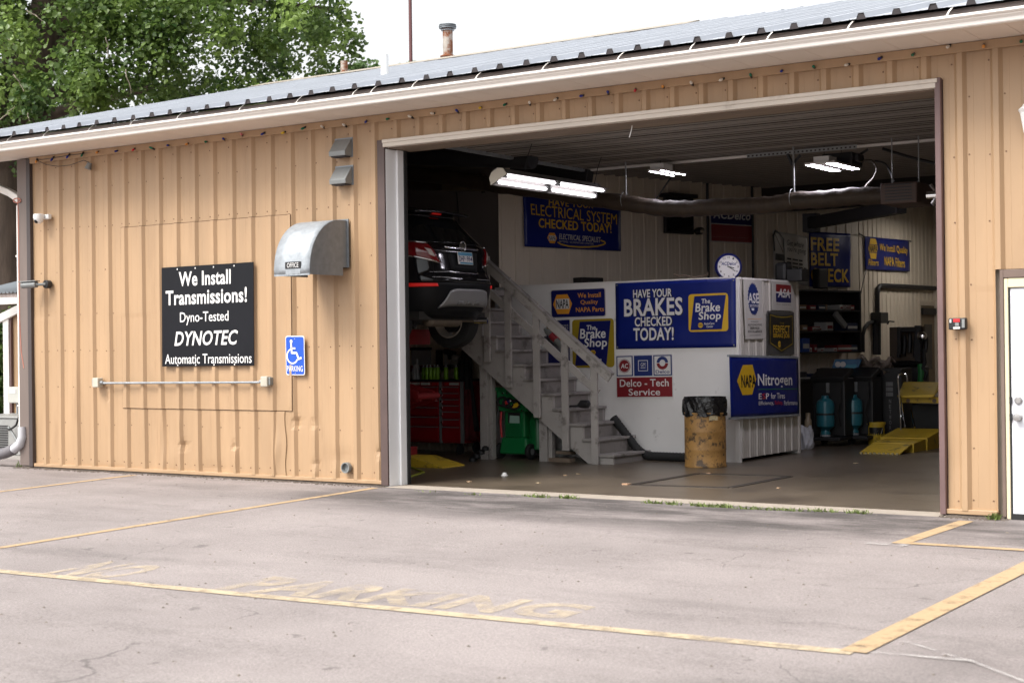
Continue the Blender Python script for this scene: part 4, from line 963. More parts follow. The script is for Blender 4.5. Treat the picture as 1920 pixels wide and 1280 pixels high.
# ================================================================== CAR ON THE LIFT (nose towards -X, tail towards +X)
CX, CY, CZ = -10.93, 1.94, 1.70
car = thing('parked_car', (CX-2.1, CY, CZ), 'glossy black compact crossover raised on the lift with its tail towards the bay', 'car')
def cw(z): return float(np.interp(z, [.2,.3,.5,.8,.95,1.1,1.2,1.4,1.55,1.63,1.66], [.78,.82,.885,.89,.885,.865,.82,.72,.63,.52,.40]))
def cr(z): return float(np.interp(z, [.2,.3,.42,.55,.66,.72,.78,.95,1.05,1.12,1.18,1.42,1.52,1.58,1.63,1.66], [-.24,-.12,-.045,-.015,0,-.012,-.06,-.085,-.10,-.13,-.18,-.42,-.50,-.52,-.72,-1.0]))
def cf(z): return float(np.interp(z, [.2,.3,.55,.8,.95,1.02,1.2,1.45,1.58,1.66], [-4.15,-4.22,-4.27,-4.2,-3.95,-3.2,-2.95,-2.45,-2.1,-1.6]))
def ring(z, k=44, grow=0.):
    a, b, w_ = cr(z), cf(z), cw(z)+grow; c = (a+b)/2; h = (a-b)/2+grow; P = []
    for i in range(k):
        t = 2*math.pi*i/k; ct, st = math.cos(t), math.sin(t); e = 2/4.6
        P.append(Vector((CX + c + h*math.copysign(abs(ct)**e, ct), CY + w_*math.copysign(abs(st)**e, st), CZ+z)))
    return P
def surf(z, y):                      # tail surface x at height z and offset y
    w_ = cw(z); h = (cr(z)-cf(z))/2; return CX + (cr(z)+cf(z))/2 + h*(max(0, 1-abs(y/w_)**4.6))**(1/4.6)
def carloft(zs, m, name, parent=car, cap=True, grow=0):
    mb = MB(); k = 72; vs = []
    for z in zs: vs += ring(z, k, grow)
    fs = [(i*k+j, i*k+(j+1) % k, (i+1)*k+(j+1) % k, (i+1)*k+j) for i in range(len(zs)-1) for j in range(k)]
    if cap: fs += [tuple(reversed(range(k))), tuple(range((len(zs)-1)*k, len(zs)*k))]
    mb.add(vs, fs); return mb.build(name, m, parent, smooth='all')
carloft(list(np.linspace(.66,1.14,18)), CARB, 'body')
carloft(list(np.linspace(.22,.655,14)), CARP, 'bumper_cladding')
carloft(list(np.linspace(1.145,1.50,12)), CARG, 'greenhouse_glass')
carloft(list(np.linspace(1.505,1.66,9)), CARB, 'roof')
def patch(name, mat, fn, nu, nv, off=.006, thick=.012, parent=car, smooth='all'):
    """fn(u,v) -> (y, z) on the tail"""
    mb = MB()
    def P(u, v):
        y, z = fn(u, v); e = .01
        return Vector((surf(z, y)+off, CY+y, CZ+z))
    mb.grid(P, nu, nv); o = mb.build(name, mat, parent, smooth=smooth)
    m = o.modifiers.new('t', 'SOLIDIFY'); m.thickness = thick; m.offset = 0
    return o
def quad(a, b, c, d):                # (y,z) bl br tr tl
    return lambda u, v: tuple((a[i]*(1-u)+b[i]*u)*(1-v) + (d[i]*(1-u)+c[i]*u)*v for i in (0,1))
# left is -Y (towards the viewer)
for s in (-1, 1):
    lp = patch('tail_lamp', LAMPR, quad((s*.835,1.0), (s*.47,.89), (s*.60,1.125), (s*.845,1.16)), 12, 8, .012, .03)
    patch('reverse_lens', LAMPW, quad((s*.62,.99), (s*.55,.965), (s*.60,1.06), (s*.66,1.075)), 4, 4, .03, .012, lp)
    patch('chrome_rim', CHROME, quad((s*.845,1.16), (s*.60,1.125), (s*.595,1.135), (s*.845,1.172)), 8, 1, .014, .03, lp)
    patch('chrome_rim', CHROME, quad((s*.80,.98), (s*.48,.88), (s*.48,.892), (s*.80,1.0)), 8, 1, .014, .03, lp)
    patch('rear_reflector', REFL, quad((s*.80,.60), (s*.56,.605), (s*.575,.64), (s*.78,.645)), 8, 2, .01, .02)
    patch('body_seam', CARP, quad((s*.58,.67), (s*.575,.67), (s*.55,1.10), (s*.555,1.10)), 1, 10, .002, .004)
patch('chrome_strip', CHROME, quad((-.34,1.075), (.34,1.075), (.34,1.10), (-.36,1.105)), 14, 2, .02, .02)
patch('plate_recess', CARP, quad((-.27,.80), (.27,.80), (.32,1.04), (-.32,1.04)), 10, 4, .004, .004)
patch('chrome_strip', CHROME, quad((-.26,.775), (.26,.775), (.27,.787), (-.27,.787)), 12, 1, .012, .014)
patch('tailgate_seam', CARP, quad((-.62,.672), (.62,.672), (.62,.682), (-.62,.682)), 16, 1, .004, .004)
patch('chrome_strip', SILV, quad((.18,.70), (.50,.70), (.50,.708), (.18,.708)), 6, 1, .01, .008)
sk = patch('skid_plate', SILV, lambda u, v: (-.50+1.0*u + (.12*(1-2*u))*v, .37+.21*v - .03*(abs(2*u-1)**6)), 24, 6, .022, .02)
for yy in (-.16, .02, .2):
    patch('skid_recess', pm('skid_shade', (.2,.2,.2), .5, .3, .05), quad((yy-.06,.385), (yy+.07,.385), (yy+.045,.43), (yy-.04,.43)), 4, 2, .04, .006, sk)
patch('high_brake_lamp', REFL, quad((-.09,1.538), (.09,1.538), (.085,1.552), (-.085,1.552)), 8, 1, .02, .02)
mb = MB(); mb.grid(lambda u, v: Vector((CX+cr(1.5)+.10-.32*v, CY+(-.55+1.1*u)*(1-.05*v), CZ+1.555+.05*v+.02*math.sin(math.pi*u))), 16, 4)
o = mb.build('roof_spoiler', CARB, car, smooth='all'); m = o.modifiers.new('t', 'SOLIDIFY'); m.thickness = .03
# emblem: chrome ring with three slanted shields
ex_ = surf(1.10, 0)+.035; ec = Vector((ex_, CY+.0, CZ+1.115)); mb = MB()
mb.tube([ec+Vector((0,.062*math.cos(t),.062*math.sin(t))) for t in np.linspace(0, 2*math.pi, 29)], .008, 8); em_ = mb.build('badge', CHROME, car, smooth=True)
for k, (yy, zz) in enumerate(((-.026,.018),(0,0),(.026,-.018))):
    mb = MB(); mb.prism([ec+Vector((.002,yy-.014,zz+.026)), ec+Vector((.002,yy+.014,zz+.026)), ec+Vector((.002,yy+.012,zz-.012)), ec+Vector((.002,yy,zz-.026)), ec+Vector((.002,yy-.012,zz-.012))], (.008,0,0)); mb.build('badge_shield', CHROME, em_)
# number plate
pz, py = .965, 0.0
n_ = Vector((1,0,.12)).normalized(); u_ = Vector((0,1,0)); v_ = n_.cross(u_); 
if v_.z < 0: v_ = -v_
pc = Vector((surf(.93, 0)+.035, CY+py, CZ+pz))
P_ = lambda a, b, k=0: pc + u_*(a-.5)*.31 + v_*(b-.5)*.155 + n_*.002*k
mb = MB(); mb.prism([P_(0,0),P_(1,0),P_(1,1),P_(0,1)], -n_*.006); pl = mb.build('number_plate', SWHITE, car)
mb = MB(); mb.add([P_(.02,.70,1),P_(.98,.70,1),P_(.98,.97,1),P_(.02,.97,1)], [(0,1,2,3)]); mb.add([P_(.1,.03,1),P_(.98,.03,1),P_(.98,.17,1),P_(.1,.17,1)], [(0,1,2,3)]); mb.build('plate_band', PLATEB, pl)
mb = MB(); vs, fs = glyphs('DHP', .03); mb.add([P_(.05+.38*a,.22+.44*b,2) for a, b in vs], fs); vs, fs = glyphs('994', .03); mb.add([P_(.58+.37*a,.22+.44*b,2) for a, b in vs], fs); vs, fs = glyphs('x', .03); mb.add([P_(.48+.05*a,.36+.16*b,2) for a, b in vs], fs); mb.build('plate_lettering', BLUES, pl)
# model script on the tailgate: small chrome letters too blurred to read, kept as a thin chrome bar pair
mb = MB(); 
for k in range(5): y_ = .46+.045*k; x_ = surf(.87, y_)+.006; mb.box(x_-.003, x_+.003, CY+y_-.014, CY+y_+.012, CZ+.865, CZ+.888 + (.01 if k == 4 else 0))
mb.build('tailgate_script', CHROME, car)
# wheels hang low with the suspension free
def wheel(x, y, z):
    s = 1 if y > CY else -1; wc = Vector((x, y, z)); ax = Vector((0,s,0)); mb = MB()
    mb.lathe([(.205,-.10),(.30,-.115),(.345,-.10),(.358,-.06),(.360,0),(.358,.06),(.345,.10),(.30,.115),(.205,.10)], wc, ax, 40, 0, False); wl = mb.build('wheel', RUBBER, car, smooth=True)
    mb = MB(); mb.lathe([(.225,-.108),(.215,-.112),(.205,-.10),(.195,.02),(.19,.05)], wc, ax, 36, 0, False); mb.build('rim', pm('alloy', (.5,.46,.4), .45, .3, .1, 6), wl, smooth=True)
    mb = MB(); mb.lathe([(.14,-.04),(.15,-.03),(.15,.02)], wc, ax, 24); mb.lathe([(.05,-.09),(.06,-.02)], wc, ax, 12); mb.build('brake_disc', BLKM, wl)
    mb = MB()
    for k in range(5):
        a = 2*math.pi*k/5+.3; d = Vector((math.cos(a),0,math.sin(a))); mb.bar(wc+ax*.07+d*.03, wc+ax*.075+d*.20, .06, .03, ax)
    mb.build('spokes', pm('alloy_face', (.4,.4,.4), .3, .7, .05, 6), wl)
for xx in (-.76, -3.32):
    for yy in (-.70, .70): wheel(CX+xx, CY+yy, CZ+.205)
mb = MB(); mb.box(CX-3.9, CX-.25, CY-.7, CY+.7, CZ+.2, CZ+.3); mb.build('underbody', pm('underbody', (.02,.018,.016), .8, 0, .3, 3), car)
mb = MB(); mb.tube([(CX-.76,CY-.6,CZ+.2),(CX-.76,CY+.6,CZ+.2)], .05, 10); mb.tube([(CX-.5,CY-.45,CZ+.14),(CX-.9,CY-.4,CZ+.18),(CX-1.6,CY-.4,CZ+.2)], .04, 8); mb.build('rear_axle', BLKM, car, smooth=True)
mb = MB(); mb.tube([(CX-.36,CY-.42,CZ+.21),(CX-.36,CY-.38,CZ+.21),(CX-.36,CY+.22,CZ+.21),(CX-.36,CY+.26,CZ+.21)], [.05,.095,.095,.05], 14); mb.tube([(CX-.36,CY+.25,CZ+.21),(CX-.34,CY+.48,CZ+.205),(CX-.26,CY+.58,CZ+.20)], .03, 10); mu = mb.build('muffler', pm('dusty_exhaust', (.16,.13,.10), .6, .4, .25, 6), car, smooth=True)
mb = MB(); mb.tube([(CX-.30,CY+.54,CZ+.20),(CX-.14,CY+.60,CZ+.195)], .042, 14); mb.build('tailpipe', CHROME, mu, smooth=True)

# ---- scissor lift
lift = thing('vehicle_lift', (-13.63, CY, 0), 'red scissor car lift with yellow end ramp under the black car', 'car lift')
JZ = .92
for s, yy in ((-1, 1.36), (1, 2.52)):
    mb = MB(); mb.box(-15.23, -12.2, yy-.26, yy+.26, 1.63, 1.75); mb.box(-12.3,-12.18,yy-.27,yy+.27,1.60,1.80); mb.build('platform', REDW, lift, bevel=.01)
    mb = MB(); mb.box(-15.33, -12.33, yy-.25, yy+.25, .005, .06); mb.box(-12.63,-12.38,yy-.22,yy+.22,.06,.24); mb.build('base_frame', REDW, lift, bevel=.01)
    for dy in (-.17, .17):
        for (x0, z0, x1, z1) in ((-14.93,.12,-12.05,JZ), (-12.48,.14,-15.03,JZ), (-15.03,JZ,-12.48,1.62), (-12.05,JZ,-14.93,1.62)):
            mb = MB(); mb.bar((x0,yy+dy+(.02 if x0 < x1 else -.02),z0), (x1,yy+dy+(.02 if x0 < x1 else -.02),z1), .03, .13); mb.build('scissor_arm', REDW, lift, bevel=.004)
    mb = MB(); mb.tube([(-12.05,yy-.24,JZ),(-12.05,yy+.24,JZ)], .045, 12); mb.build('pivot', REDW, lift)
mb = MB(); mb.prism([(-12.25,1.2,.30),(-11.88,1.2,.012),(-12.25,1.2,.012)], (0,.10,0)); mb.prism([(-12.25,1.62,.30),(-11.88,1.62,.012),(-12.25,1.62,.012)], (0,.10,0)); mb.build('ramp_bracket', REDW, lift)
mb = MB(); mb.prism([(-12.38,2.25,.0),(-12.38,2.25,.13),(-12.08,2.25,.13),(-11.61,2.25,.02),(-11.61,2.25,0)], (0,.5,0)); mb.build('ramp', YEL, lift, bevel=.006)
mb = MB(); mb.prism([(-12.48,1.15,.0),(-12.48,1.15,.035),(-11.98,1.15,.035),(-11.68,1.15,.01),(-11.68,1.15,0)], (0,.55,0)); mb.build('ramp', pm('worn_ochre_plate', (.35,.22,.06), .6, 0, .25, 4, dirt=((.08,.05,.03), 4, .5, .2, .8)), lift, bevel=.004)
mb = MB(); mb.tube([PZ(760,872,.02), PZ(778,878,.012), PZ(795,885,.012), PZ(770,893,.012), PZ(755,896,.012)], .012, 6); top(mb, 'air_hose', pm('lime_hose', (.32,.36,.03), .5), PZ(778,878), 'thin lime yellow air hose on the floor by the door jamb', 'hose', smooth=True)

# ---- red tool chest
tx0, tx1, ty, tz0, tz1 = -14.35, -12.76, 4.3, .17, 1.06
ch = thing('tool_chest', (-13.5, ty, 0), 'wide red roller tool chest with two columns of drawers', 'tool chest')
mb = MB(); mb.box(tx0, tx1, ty+.02, 4.85, tz0, tz1); mb.build('cabinet', RED, ch, bevel=.012)
mb = MB(); mb.box(tx0-.01, tx1+.012, ty-.012, 4.87, tz1, tz1+.03); mb.build('top_mat', BLKM, ch, bevel=.005)
for xx in (-13.14, tx1): 
    mb = MB(); mb.box(xx-.03, xx+.012, ty-.006, ty+.03, tz0, tz1); mb.build('corner_post', GREYM, ch)
for (a_, b_) in ((tx0+.04, -13.18), (-13.12, tx1-.04)):
    zs = [.19,.42,.53,.64,.73,.82,.91,1.0] if b_ > -13 else [.19,.42,.56,.70,.80,.90,1.0]
    for z0, z1 in zip(zs, zs[1:]):
        mb = MB(); mb.box(a_, b_, ty-.012, ty+.03, z0+.008, z1-.008); dw = mb.build('drawer', RED, ch, bevel=.006)
        mb = MB(); mb.box(a_+.01, b_-.01, ty-.03, ty-.012, z1-.026, z1-.012); mb.build('drawer_pull', GREYM, dw, bevel=.003)
for z in (.475,.585,.685,.775,.865,.955): 
    mb = MB(); mb.box(-13.13, -13.105, ty-.03, ty-.012, z-.012, z+.012); mb.build('lock_tab', CHROME, ch)
for x_, wd in ((-13.62,.16),(-13.42,.14),(-13.24,.10),(-13.02,.08),(-12.9,.15)):
    mb = MB(); mb.box(x_-wd/2, x_+wd/2, ty-.016, ty-.012+.03, tz1-.048, tz1-.012); mb.build('decal', SGREY if wd > .12 else SREDB, ch)
for x_ in (tx0+.12, tx1-.1):
    for y_ in (ty+.08, 4.78):
        mb = MB(); mb.lathe([(.03,-.025),(.07,-.022),(.075,0),(.07,.022),(.03,.025)], (x_,y_,.078), (1,0,0), 18); mb.box(x_-.035,x_+.035,y_-.03,y_+.03,.13,.172); mb.build('caster', RUBBER, ch, smooth=True)
# green spray cans
CANG = pm('lime_can', (.20,.42,.02), .3, .1, .08, 5); CANS = pm('can_silver', (.5,.5,.5), .3, .7, .05)
can0 = None
for i, (u, dy) in enumerate(((795,.1),(801,.05),(807.5,.05),(815,.06),(821,.05),(836.5,.04),(855.5,.04))):
    p = PY(u, 712, ty+.06+dy); loc = Vector((p.x, ty+.06+dy, tz1+.03)); lb = ['leftmost lime green spray can on the red tool chest','second lime green spray can from the left on the tool chest','third lime green spray can from the left on the tool chest','fourth lime green spray can from the left on the tool chest','fifth lime green spray can from the left, last of the tight row','lime green spray can standing alone mid chest under the black tool','lime green spray can at the right end of the tool chest'][i]
    if can0 is None:
        can0 = thing('spray_can', loc, lb, 'spray can', 'green spray cans on the tool chest')
        mb = MB(); mb.lathe([(.031,0),(.033,.004),(.033,.17),(.030,.176)], loc, n=16); mb.build('can_body', CANG, can0, smooth=True)
        mb = MB(); mb.lathe([(.030,.176),(.024,.192),(.012,.196),(.012,.215),(.006,.217)], loc, n=14); mb.build('nozzle', CANS, can0, smooth=True)
    else: dup(can0, loc, lb)
p = Vector((PY(765+12,705,4.45).x, 4.45, tz1+.03)); mb = MB(); mb.lathe([(.04,0),(.042,.14),(.02,.19),(.018,.22)], p, n=14); top(mb, 'plastic_bottle', pm('clear_bottle', (.25,.25,.25), .15), p, 'clear plastic bottle at the left end of the chest behind the jamb', 'bottle', smooth=True)
p = Vector((PY(782,705,4.55).x, 4.55, tz1+.03)); mb = MB(); mb.lathe([(.045,0),(.045,.17),(.015,.24),(.02,.27),(.02,.30)], p, n=14); top(mb, 'trigger_bottle', pm('milky_bottle', (.4,.4,.4), .3), p, 'milky trigger bottle among the cans on the tool chest', 'bottle', smooth=True)
p = PY(861,700,4.6); p.z = tz1+.03; mb = MB()
for dx, dz, r in ((0,.08,.07),(.05,.16,.06),(-.05,.17,.05),(.02,.24,.05),(.09,.05,.05)): mb.lathe([(r*.3,-r),(r*.85,-r*.5),(r,0),(r*.8,r*.6),(r*.2,r)], p+Vector((dx,.02,dz)), n=12)
top(mb, 'rag_pile', BLK, p, 'dark pile of rags and gear at the right end of the chest', 'rags', smooth=True)
mb = MB(); mb.lathe([(.02,0),(.06,.03),(.07,.08),(.03,.10)], Vector((p.x-.02,p.y-.05,p.z+.26)), n=12); top(mb, 'white_cup', pm('grey_white', (.33,.33,.32)), Vector((p.x-.02,p.y-.05,p.z+.26)), 'small pale cup perched on the dark rag pile', 'cup', smooth=True)
# pictures and tools on the wall behind the chest
yb = 4.97
a_, b_ = PY(773,684,yb), PY(808,656,yb); mb = MB(); mb.box(a_.x, b_.x, yb-.02, yb, a_.z, b_.z); nb = top(mb, 'notice_board', pm('pale_sheet', (.33,.33,.33), .5, 0, .05, 4), a_, 'pale square notice sheet on the wall above the chest', 'notice')
mb = MB(); mb.box(a_.x-.02, b_.x+.02, yb-.03, yb-.001, b_.z+.001, b_.z+.04); mb.build('frame_top', BLKM, nb)
a_, b_ = PY(774,697,yb-.1), PY(810,685,yb-.1); mb = MB(); mb.box(a_.x, b_.x, yb-.16, yb-.01, a_.z, b_.z); top(mb, 'wall_bin', REDW, a_, 'shallow red bin on the wall below the pale notice', 'bin', bevel=.006)
a_, b_ = PY(822,692,yb), PY(830,656,yb); mb = MB(); mb.box(a_.x, b_.x, yb-.06, yb, a_.z, b_.z); top(mb, 'magnet_strip', BLKM, a_, 'black upright tool strip on the wall above the chest', 'tool holder')
a_, b_ = PY(834,690,yb), PY(842,655,yb); mb = MB(); mb.box(a_.x, b_.x, yb-.01, yb, a_.z, b_.z); top(mb, 'paper_sheet', SGREY, a_, 'narrow pale paper right of the black tool strip', 'paper')
a_, b_ = PY(844,688,yb), PY(858,668,yb); mb = MB(); mb.box(a_.x, b_.x, yb-.01, yb, a_.z, b_.z); top(mb, 'paper_sheet', SGREY, a_, 'low pale paper on the wall below the car tyre', 'paper')
p = PY(845,665,4.7); mb = MB(); mb.bar(PY(833,658,4.7), PY(853,664,4.7), .08, .07); mb.bar(PY(844,662,4.7), PY(846,673,4.7), .07, .07, (0,1,0)); mb.bar(PY(830,690,4.7), PY(848,687,4.7), .06, .07); top(mb, 'impact_gun', BLK, p, 'black impact gun hung on the wall just under the tyre', 'tool', bevel=.008)
# dark work coats hanging between chest and stair post
p = PY(882,640,4.5); mb = MB()
mb.grid(lambda u, v: Vector((p.x + (u-.5)*(.16+.22*v), 4.42 + .045*math.sin(u*17+v*2) - .03*math.sin(v*3), p.z - v*(p.z-.35))), 34, 14)
o = top(mb, 'hanging_coat', pm('dark_cloth', (.012,.011,.012), .9, 0, .3, 6), p, 'long black coveralls hanging between the tool chest and stair post', 'coveralls', smooth='all'); m = o.modifiers.new('t', 'SOLIDIFY'); m.thickness = .02
mb = MB(); mb.grid(lambda u, v: Vector((p.x + .06+(u-.5)*(.14+.1*v), 4.36 + .03*math.sin(u*15), .95 - v*.72)), 24, 8); o = top(mb, 'red_coat', pm('dark_red_cloth', (.09,.006,.008), .9, 0, .3, 6), p+Vector((.06,-.06,-1)), 'dark red cloth hanging in front of the black coveralls', 'cloth', smooth='all'); m = o.modifiers.new('t', 'SOLIDIFY'); m.thickness = .015
p = PZ(870,868); mb = MB()
for k in range(4): mb.lathe([(.02,0),(.05,.01),(.05,.05),(.02,.07)], p+Vector((.05*k,.2+.03*k,.0+.05*k)), n=12)
top(mb, 'parts_pile', BLKM, p+Vector((0,.2,0)), 'small dark heap of parts on the floor beside the chest wheels', 'parts', smooth=True)

# ---- green fluid machine under the stairs
gm = thing('fluid_machine', (-11.67, 4.0, 0), 'green plastic wheeled fluid exchange machine under the stairs', 'machine')
gx, gy = -11.67, 4.02
def gbox(x0, x1, y0, y1, z0, z1, ti, name, mat=GREEN, bev=.03):
    mb = MB(); mb.add([(x0,y0,z0),(x1,y0,z0),(x1,y1,z0),(x0,y1,z0),(x0+ti[0],y0+ti[1],z1),(x1-ti[0],y0+ti[1],z1),(x1-ti[0],y1-ti[1],z1),(x0+ti[0],y1-ti[1],z1)], [(0,3,2,1),(4,5,6,7),(0,1,5,4),(1,2,6,5),(2,3,7,6),(3,0,4,7)])
    return mb.build(name, mat, gm, bevel=bev, seg=3)
gbox(gx-.235,gx+.235,gy-.05,gy+.5,.07,.30,(.03,.03),'base')
gbox(gx-.17,gx+.17,gy,gy+.42,.29,.70,(-.0,.0),'body')
gbox(gx-.22,gx+.25,gy-.07,gy+.45,.66,.96,(-.03,-.02),'head')
gbox(gx-.29,gx+.30,gy-.12,gy+.5,.95,.995,(-.0,.0),'top_rim', GREEN, .015)
mb = MB(); mb.lathe([(.10,.12),(.13,.14),(.13,.50),(.09,.60)], (gx+.27,gy+.2,0), n=20); mb.build('side_tank', GREEN, gm, smooth=True)
for s in (-1, 1):
    mb = MB(); mb.lathe([(.04,-.03),(.10,-.03),(.11,-.015),(.11,.015),(.10,.03),(.04,.03)], (gx+s*.25,gy+.02,.11), (1,0,0), 20); mb.build('wheel', RUBBER, gm, smooth=True)
    mb = MB(); mb.lathe([(.045,-.034),(.045,.034)], (gx+s*.25,gy+.02,.11), (1,0,0), 14); mb.build('hub', GREYM, gm)
mb = MB(); mb.box(gx-.10,gx+.10,gy-.008,gy+.01,.50,.645); mb.build('window_recess', BLK, gm)
mb = MB(); mb.add([(gx-.075,gy-.012,.50),(gx+.095,gy-.012,.50),(gx+.095,gy-.012,.60),(gx-.065,gy-.012,.605)], [(0,1,2,3)]); mb.build('document', pm('pale_green_paper', (.30,.46,.38), .6), gm)
mb = MB(); mb.box(gx-.14,gx+.12,gy-.006,gy+.0,.31,.48); mb.build('access_panel', pm('green_panel', (.005,.12,.035), .35), gm)
mb = MB(); 
for i in range(3): mb.tube([(gx-.12+.10*i+.09*math.cos(t),gy-.10-.01*i,.80-.02*i+.06*math.sin(t)) for t in np.linspace(0, 6, 14)], .016, 7)
mb.build('coiled_hose', RUBBER, gm, smooth=True)
for dx, mt, r in ((-.03,SREDB,.026),(.03,CHROME,.02),(.0,BLUES,.02)):
    mb = MB(); mb.lathe([(r,0),(r,.03),(r*.5,.04)], (gx+dx,gy-.12,.80+dx*.5), (0,-1,0), 12); mb.build('valve_knob', mt, gm, smooth=True)
mb = MB(); mb.obox((gx+.10,gy-.115,.745), Vector((.055,0,.022)), Vector((0,.004,0)), Vector((-.012,0,.03))); mb.build('yellow_tag', SYEL, gm)
for s in (-.12, -.045, .2):
    mb = MB(); mb.lathe([(.013,0),(.013,.02)], (gx+s,gy-.09,.915 if s < .1 else .68), (0,-1,0), 10); mb.build('gauge', CHROME, gm)
mb = MB(); mb.tube([(gx-.20,gy-.02,.68),(gx-.21,gy-.03,.5),(gx-.20,gy-.02,.30)], .014, 7); mb.build('red_hose', SREDB, gm, smooth=True)
mb = MB(); mb.tube([(gx-.26,gy+.02,.75),(gx-.33,gy+.05,.55),(gx-.36,gy+.08,.35)], .012, 7); mb.build('lance', GREYM, gm, smooth=True)
p = PZ(1040,862,.03); mb = MB(); mb.bar(p+Vector((-.22,.1,.0)), p+Vector((.25,.05,.0)), .12, .05); mb.bar(p+Vector((-.08,.2,.09)), p+Vector((.2,.16,.09)), .1, .04); top(mb, 'wood_scrap', WOOD, p, 'dusty wood offcuts on the floor under the lower stairs', 'offcuts')

# ================================================================== RIGHT SIDE OF THE BAY
BINM = [pm('bin_blue', (.02,.07,.32), .5), pm('bin_red', (.20,.015,.02), .5), pm('bin_dark', (.02,.02,.025), .6), pm('bin_card', (.24,.16,.09), .8), pm('bin_white', (.5,.5,.48), .6), pm('bin_navy', (.015,.025,.07), .5)]
def aw(s, d, z): return AW0 + AW_D*s + AW_N*d + Vector((0,0,z))
def abox(mb, s0, s1, d0, d1, z0, z1, m=0): mb.obox(aw((s0+s1)/2,(d0+d1)/2,(z0+z1)/2), AW_D*(s1-s0)/2, AW_N*(d1-d0)/2, Vector((0,0,(z1-z0)/2)), m)
def sOf(u, v, d): return (PA(u, v, d)-AW0).dot(AW_D)
s0, s1 = sOf(1496,600,.4), sOf(1612,600,.4); zt, zb = PA(1560,544,.4).z, PA(1560,662,.4).z
sh = thing('parts_shelf', aw((s0+s1)/2, .2, zb), 'black wall shelf packed with parts bins behind the office', 'shelf')
for z in (zb, zb+.36, zb+.72, zt-.03):
    mb = MB(); abox(mb, s0, s1, .0, .42, z, z+.03); mb.build('shelf_board', BLKM, sh)
for s in (s0, s1):
    mb = MB(); abox(mb, s-.02, s+.02, .0, .42, zb, zt); mb.build('side_frame', BLKM, sh)
mb = MB(); abox(mb, s0, s1, .018, .03, zb, zt); mb.build('back', RDARK, sh)
items = [(1505,560,14,9,3),(1524,562,12,8,1),(1541,568,14,9,5),(1550,573,3,10,3),(1585,553,22,9,4),(1590,573,24,9,1),(1509,605,10,11,3),(1532,600,18,4,4),(1530,610,16,8,1),(1556,605,12,16,4),(1598,590,20,14,5),(1511,640,14,26,0),(1520,651,5,8,4),(1529,640,6,14,1),(1541,641,8,4,4),(1566,651,7,4,4),(1584,640,28,12,1),(1602,640,12,12,5)]
nms = {0:'blue',1:'red',2:'black',3:'brown cardboard',4:'pale',5:'dark navy'}
for i, (u, v, wd, ht, c) in enumerate(items):
    a_ = PA(u-wd/2, v+ht/2, .40); b_ = PA(u+wd/2, v-ht/2, .40); sa, sb = (a_-AW0).dot(AW_D), (b_-AW0).dot(AW_D)
    lev = max(z for z in (zb+.03, zb+.39, zb+.75) if z <= max(a_.z, zb+.03)+.12); h_ = max(b_.z-a_.z, .06)
    mb = MB(); abox(mb, sa, sb, .12, .40, lev, lev+h_); abox(mb, sa+.02, sb-.02, .401, .406, lev+h_*.25, lev+h_*.6, 1)
    row = ('top row' if lev > zb+.7 else 'middle row' if lev > zb+.3 else 'bottom row')
    pos = ('left end' if u < 1520 else 'left half' if u < 1545 else 'centre' if u < 1570 else 'right half' if u < 1592 else 'right end')
    tall = 'tall ' if h_ > .28 else 'flat ' if h_ < .1 else 'small ' if wd < 10 else ''
    top(mb, 'parts_box', [BINM[c], BINM[4 if c != 4 else 1]], aw(sa, .2, lev), '%s%s parts box in the %s of the black shelf, %s' % (tall, nms[c], row, pos), 'box', 'boxes on the black parts shelf', bevel=.006)
a_, b_ = PA(1565,587,.44), PA(1585,612,.44); mb = MB(); mb.bar(a_, b_, .10, .06, AW_N); top(mb, 'catalogue_binder', pm('grey_binder', (.22,.22,.22), .5), a_, 'grey binder leaning at a slant across the black parts shelf', 'binder', bevel=.006)
# black flat TV and small camera on the slanted wall
a_, b_ = PA(1247,437,.1), PA(1299,373,.1); sa, sb = (a_-AW0).dot(AW_D), (b_-AW0).dot(AW_D)
tv = thing('television', aw((sa+sb)/2, .0, a_.z), 'black square television mounted on the slanted wall behind the duct', 'television')
mb = MB(); abox(mb, sa, sb, .06, .12, a_.z, b_.z); mb.build('casing', BLK, tv, bevel=.01)
mb = MB(); abox(mb, sa+.03, sb-.03, .121, .124, a_.z+.03, b_.z-.03); mb.build('screen', CARG, tv)
mb = MB(); abox(mb, sa-.02, sb+.0, .0, .22, b_.z+.0, b_.z+.06); mb.build('top_bracket', BLKM, tv)
p = PA(1311,433,.1); mb = MB(); mb.lathe([(.05,-.07),(.06,-.05),(.06,.05),(.05,.07)], p, AW_N, 16); sp = top(mb, 'wall_speaker', BLK, p, 'tiny black speaker on the wall right of the television', 'speaker', smooth=True)
mb = MB(); mb.lathe([(.045,.07),(.03,.075)], p+Vector((.0,0,0)), AW_N, 14); mb.build('speaker_ring', CHROME, sp)
# black box on the wall just above the office top
a_, b_ = PA(1084,533,.12), PA(1125,521,.12); mb = MB(); abox(mb, (a_-AW0).dot(AW_D), (b_-AW0).dot(AW_D), .0, .2, a_.z-.05, b_.z); top(mb, 'black_case', BLK, a_, 'low black case just above the white office front edge', 'case', bevel=.01)
p = PY(1290,517,5.2); mb = MB(); mb.tube([PY(1264,514,5.3), PY(1272,517,5.3), PY(1285,516,5.3), PY(1300,520,5.3), PY(1326,516,5.3)], .012, 6); mb.tube([PY(1326,516,5.3),PY(1327,510,5.3)], .01, 6); top(mb, 'wire_hook', WOOD, p, 'bent thin wire lying along the top of the office', 'wire', smooth=True)
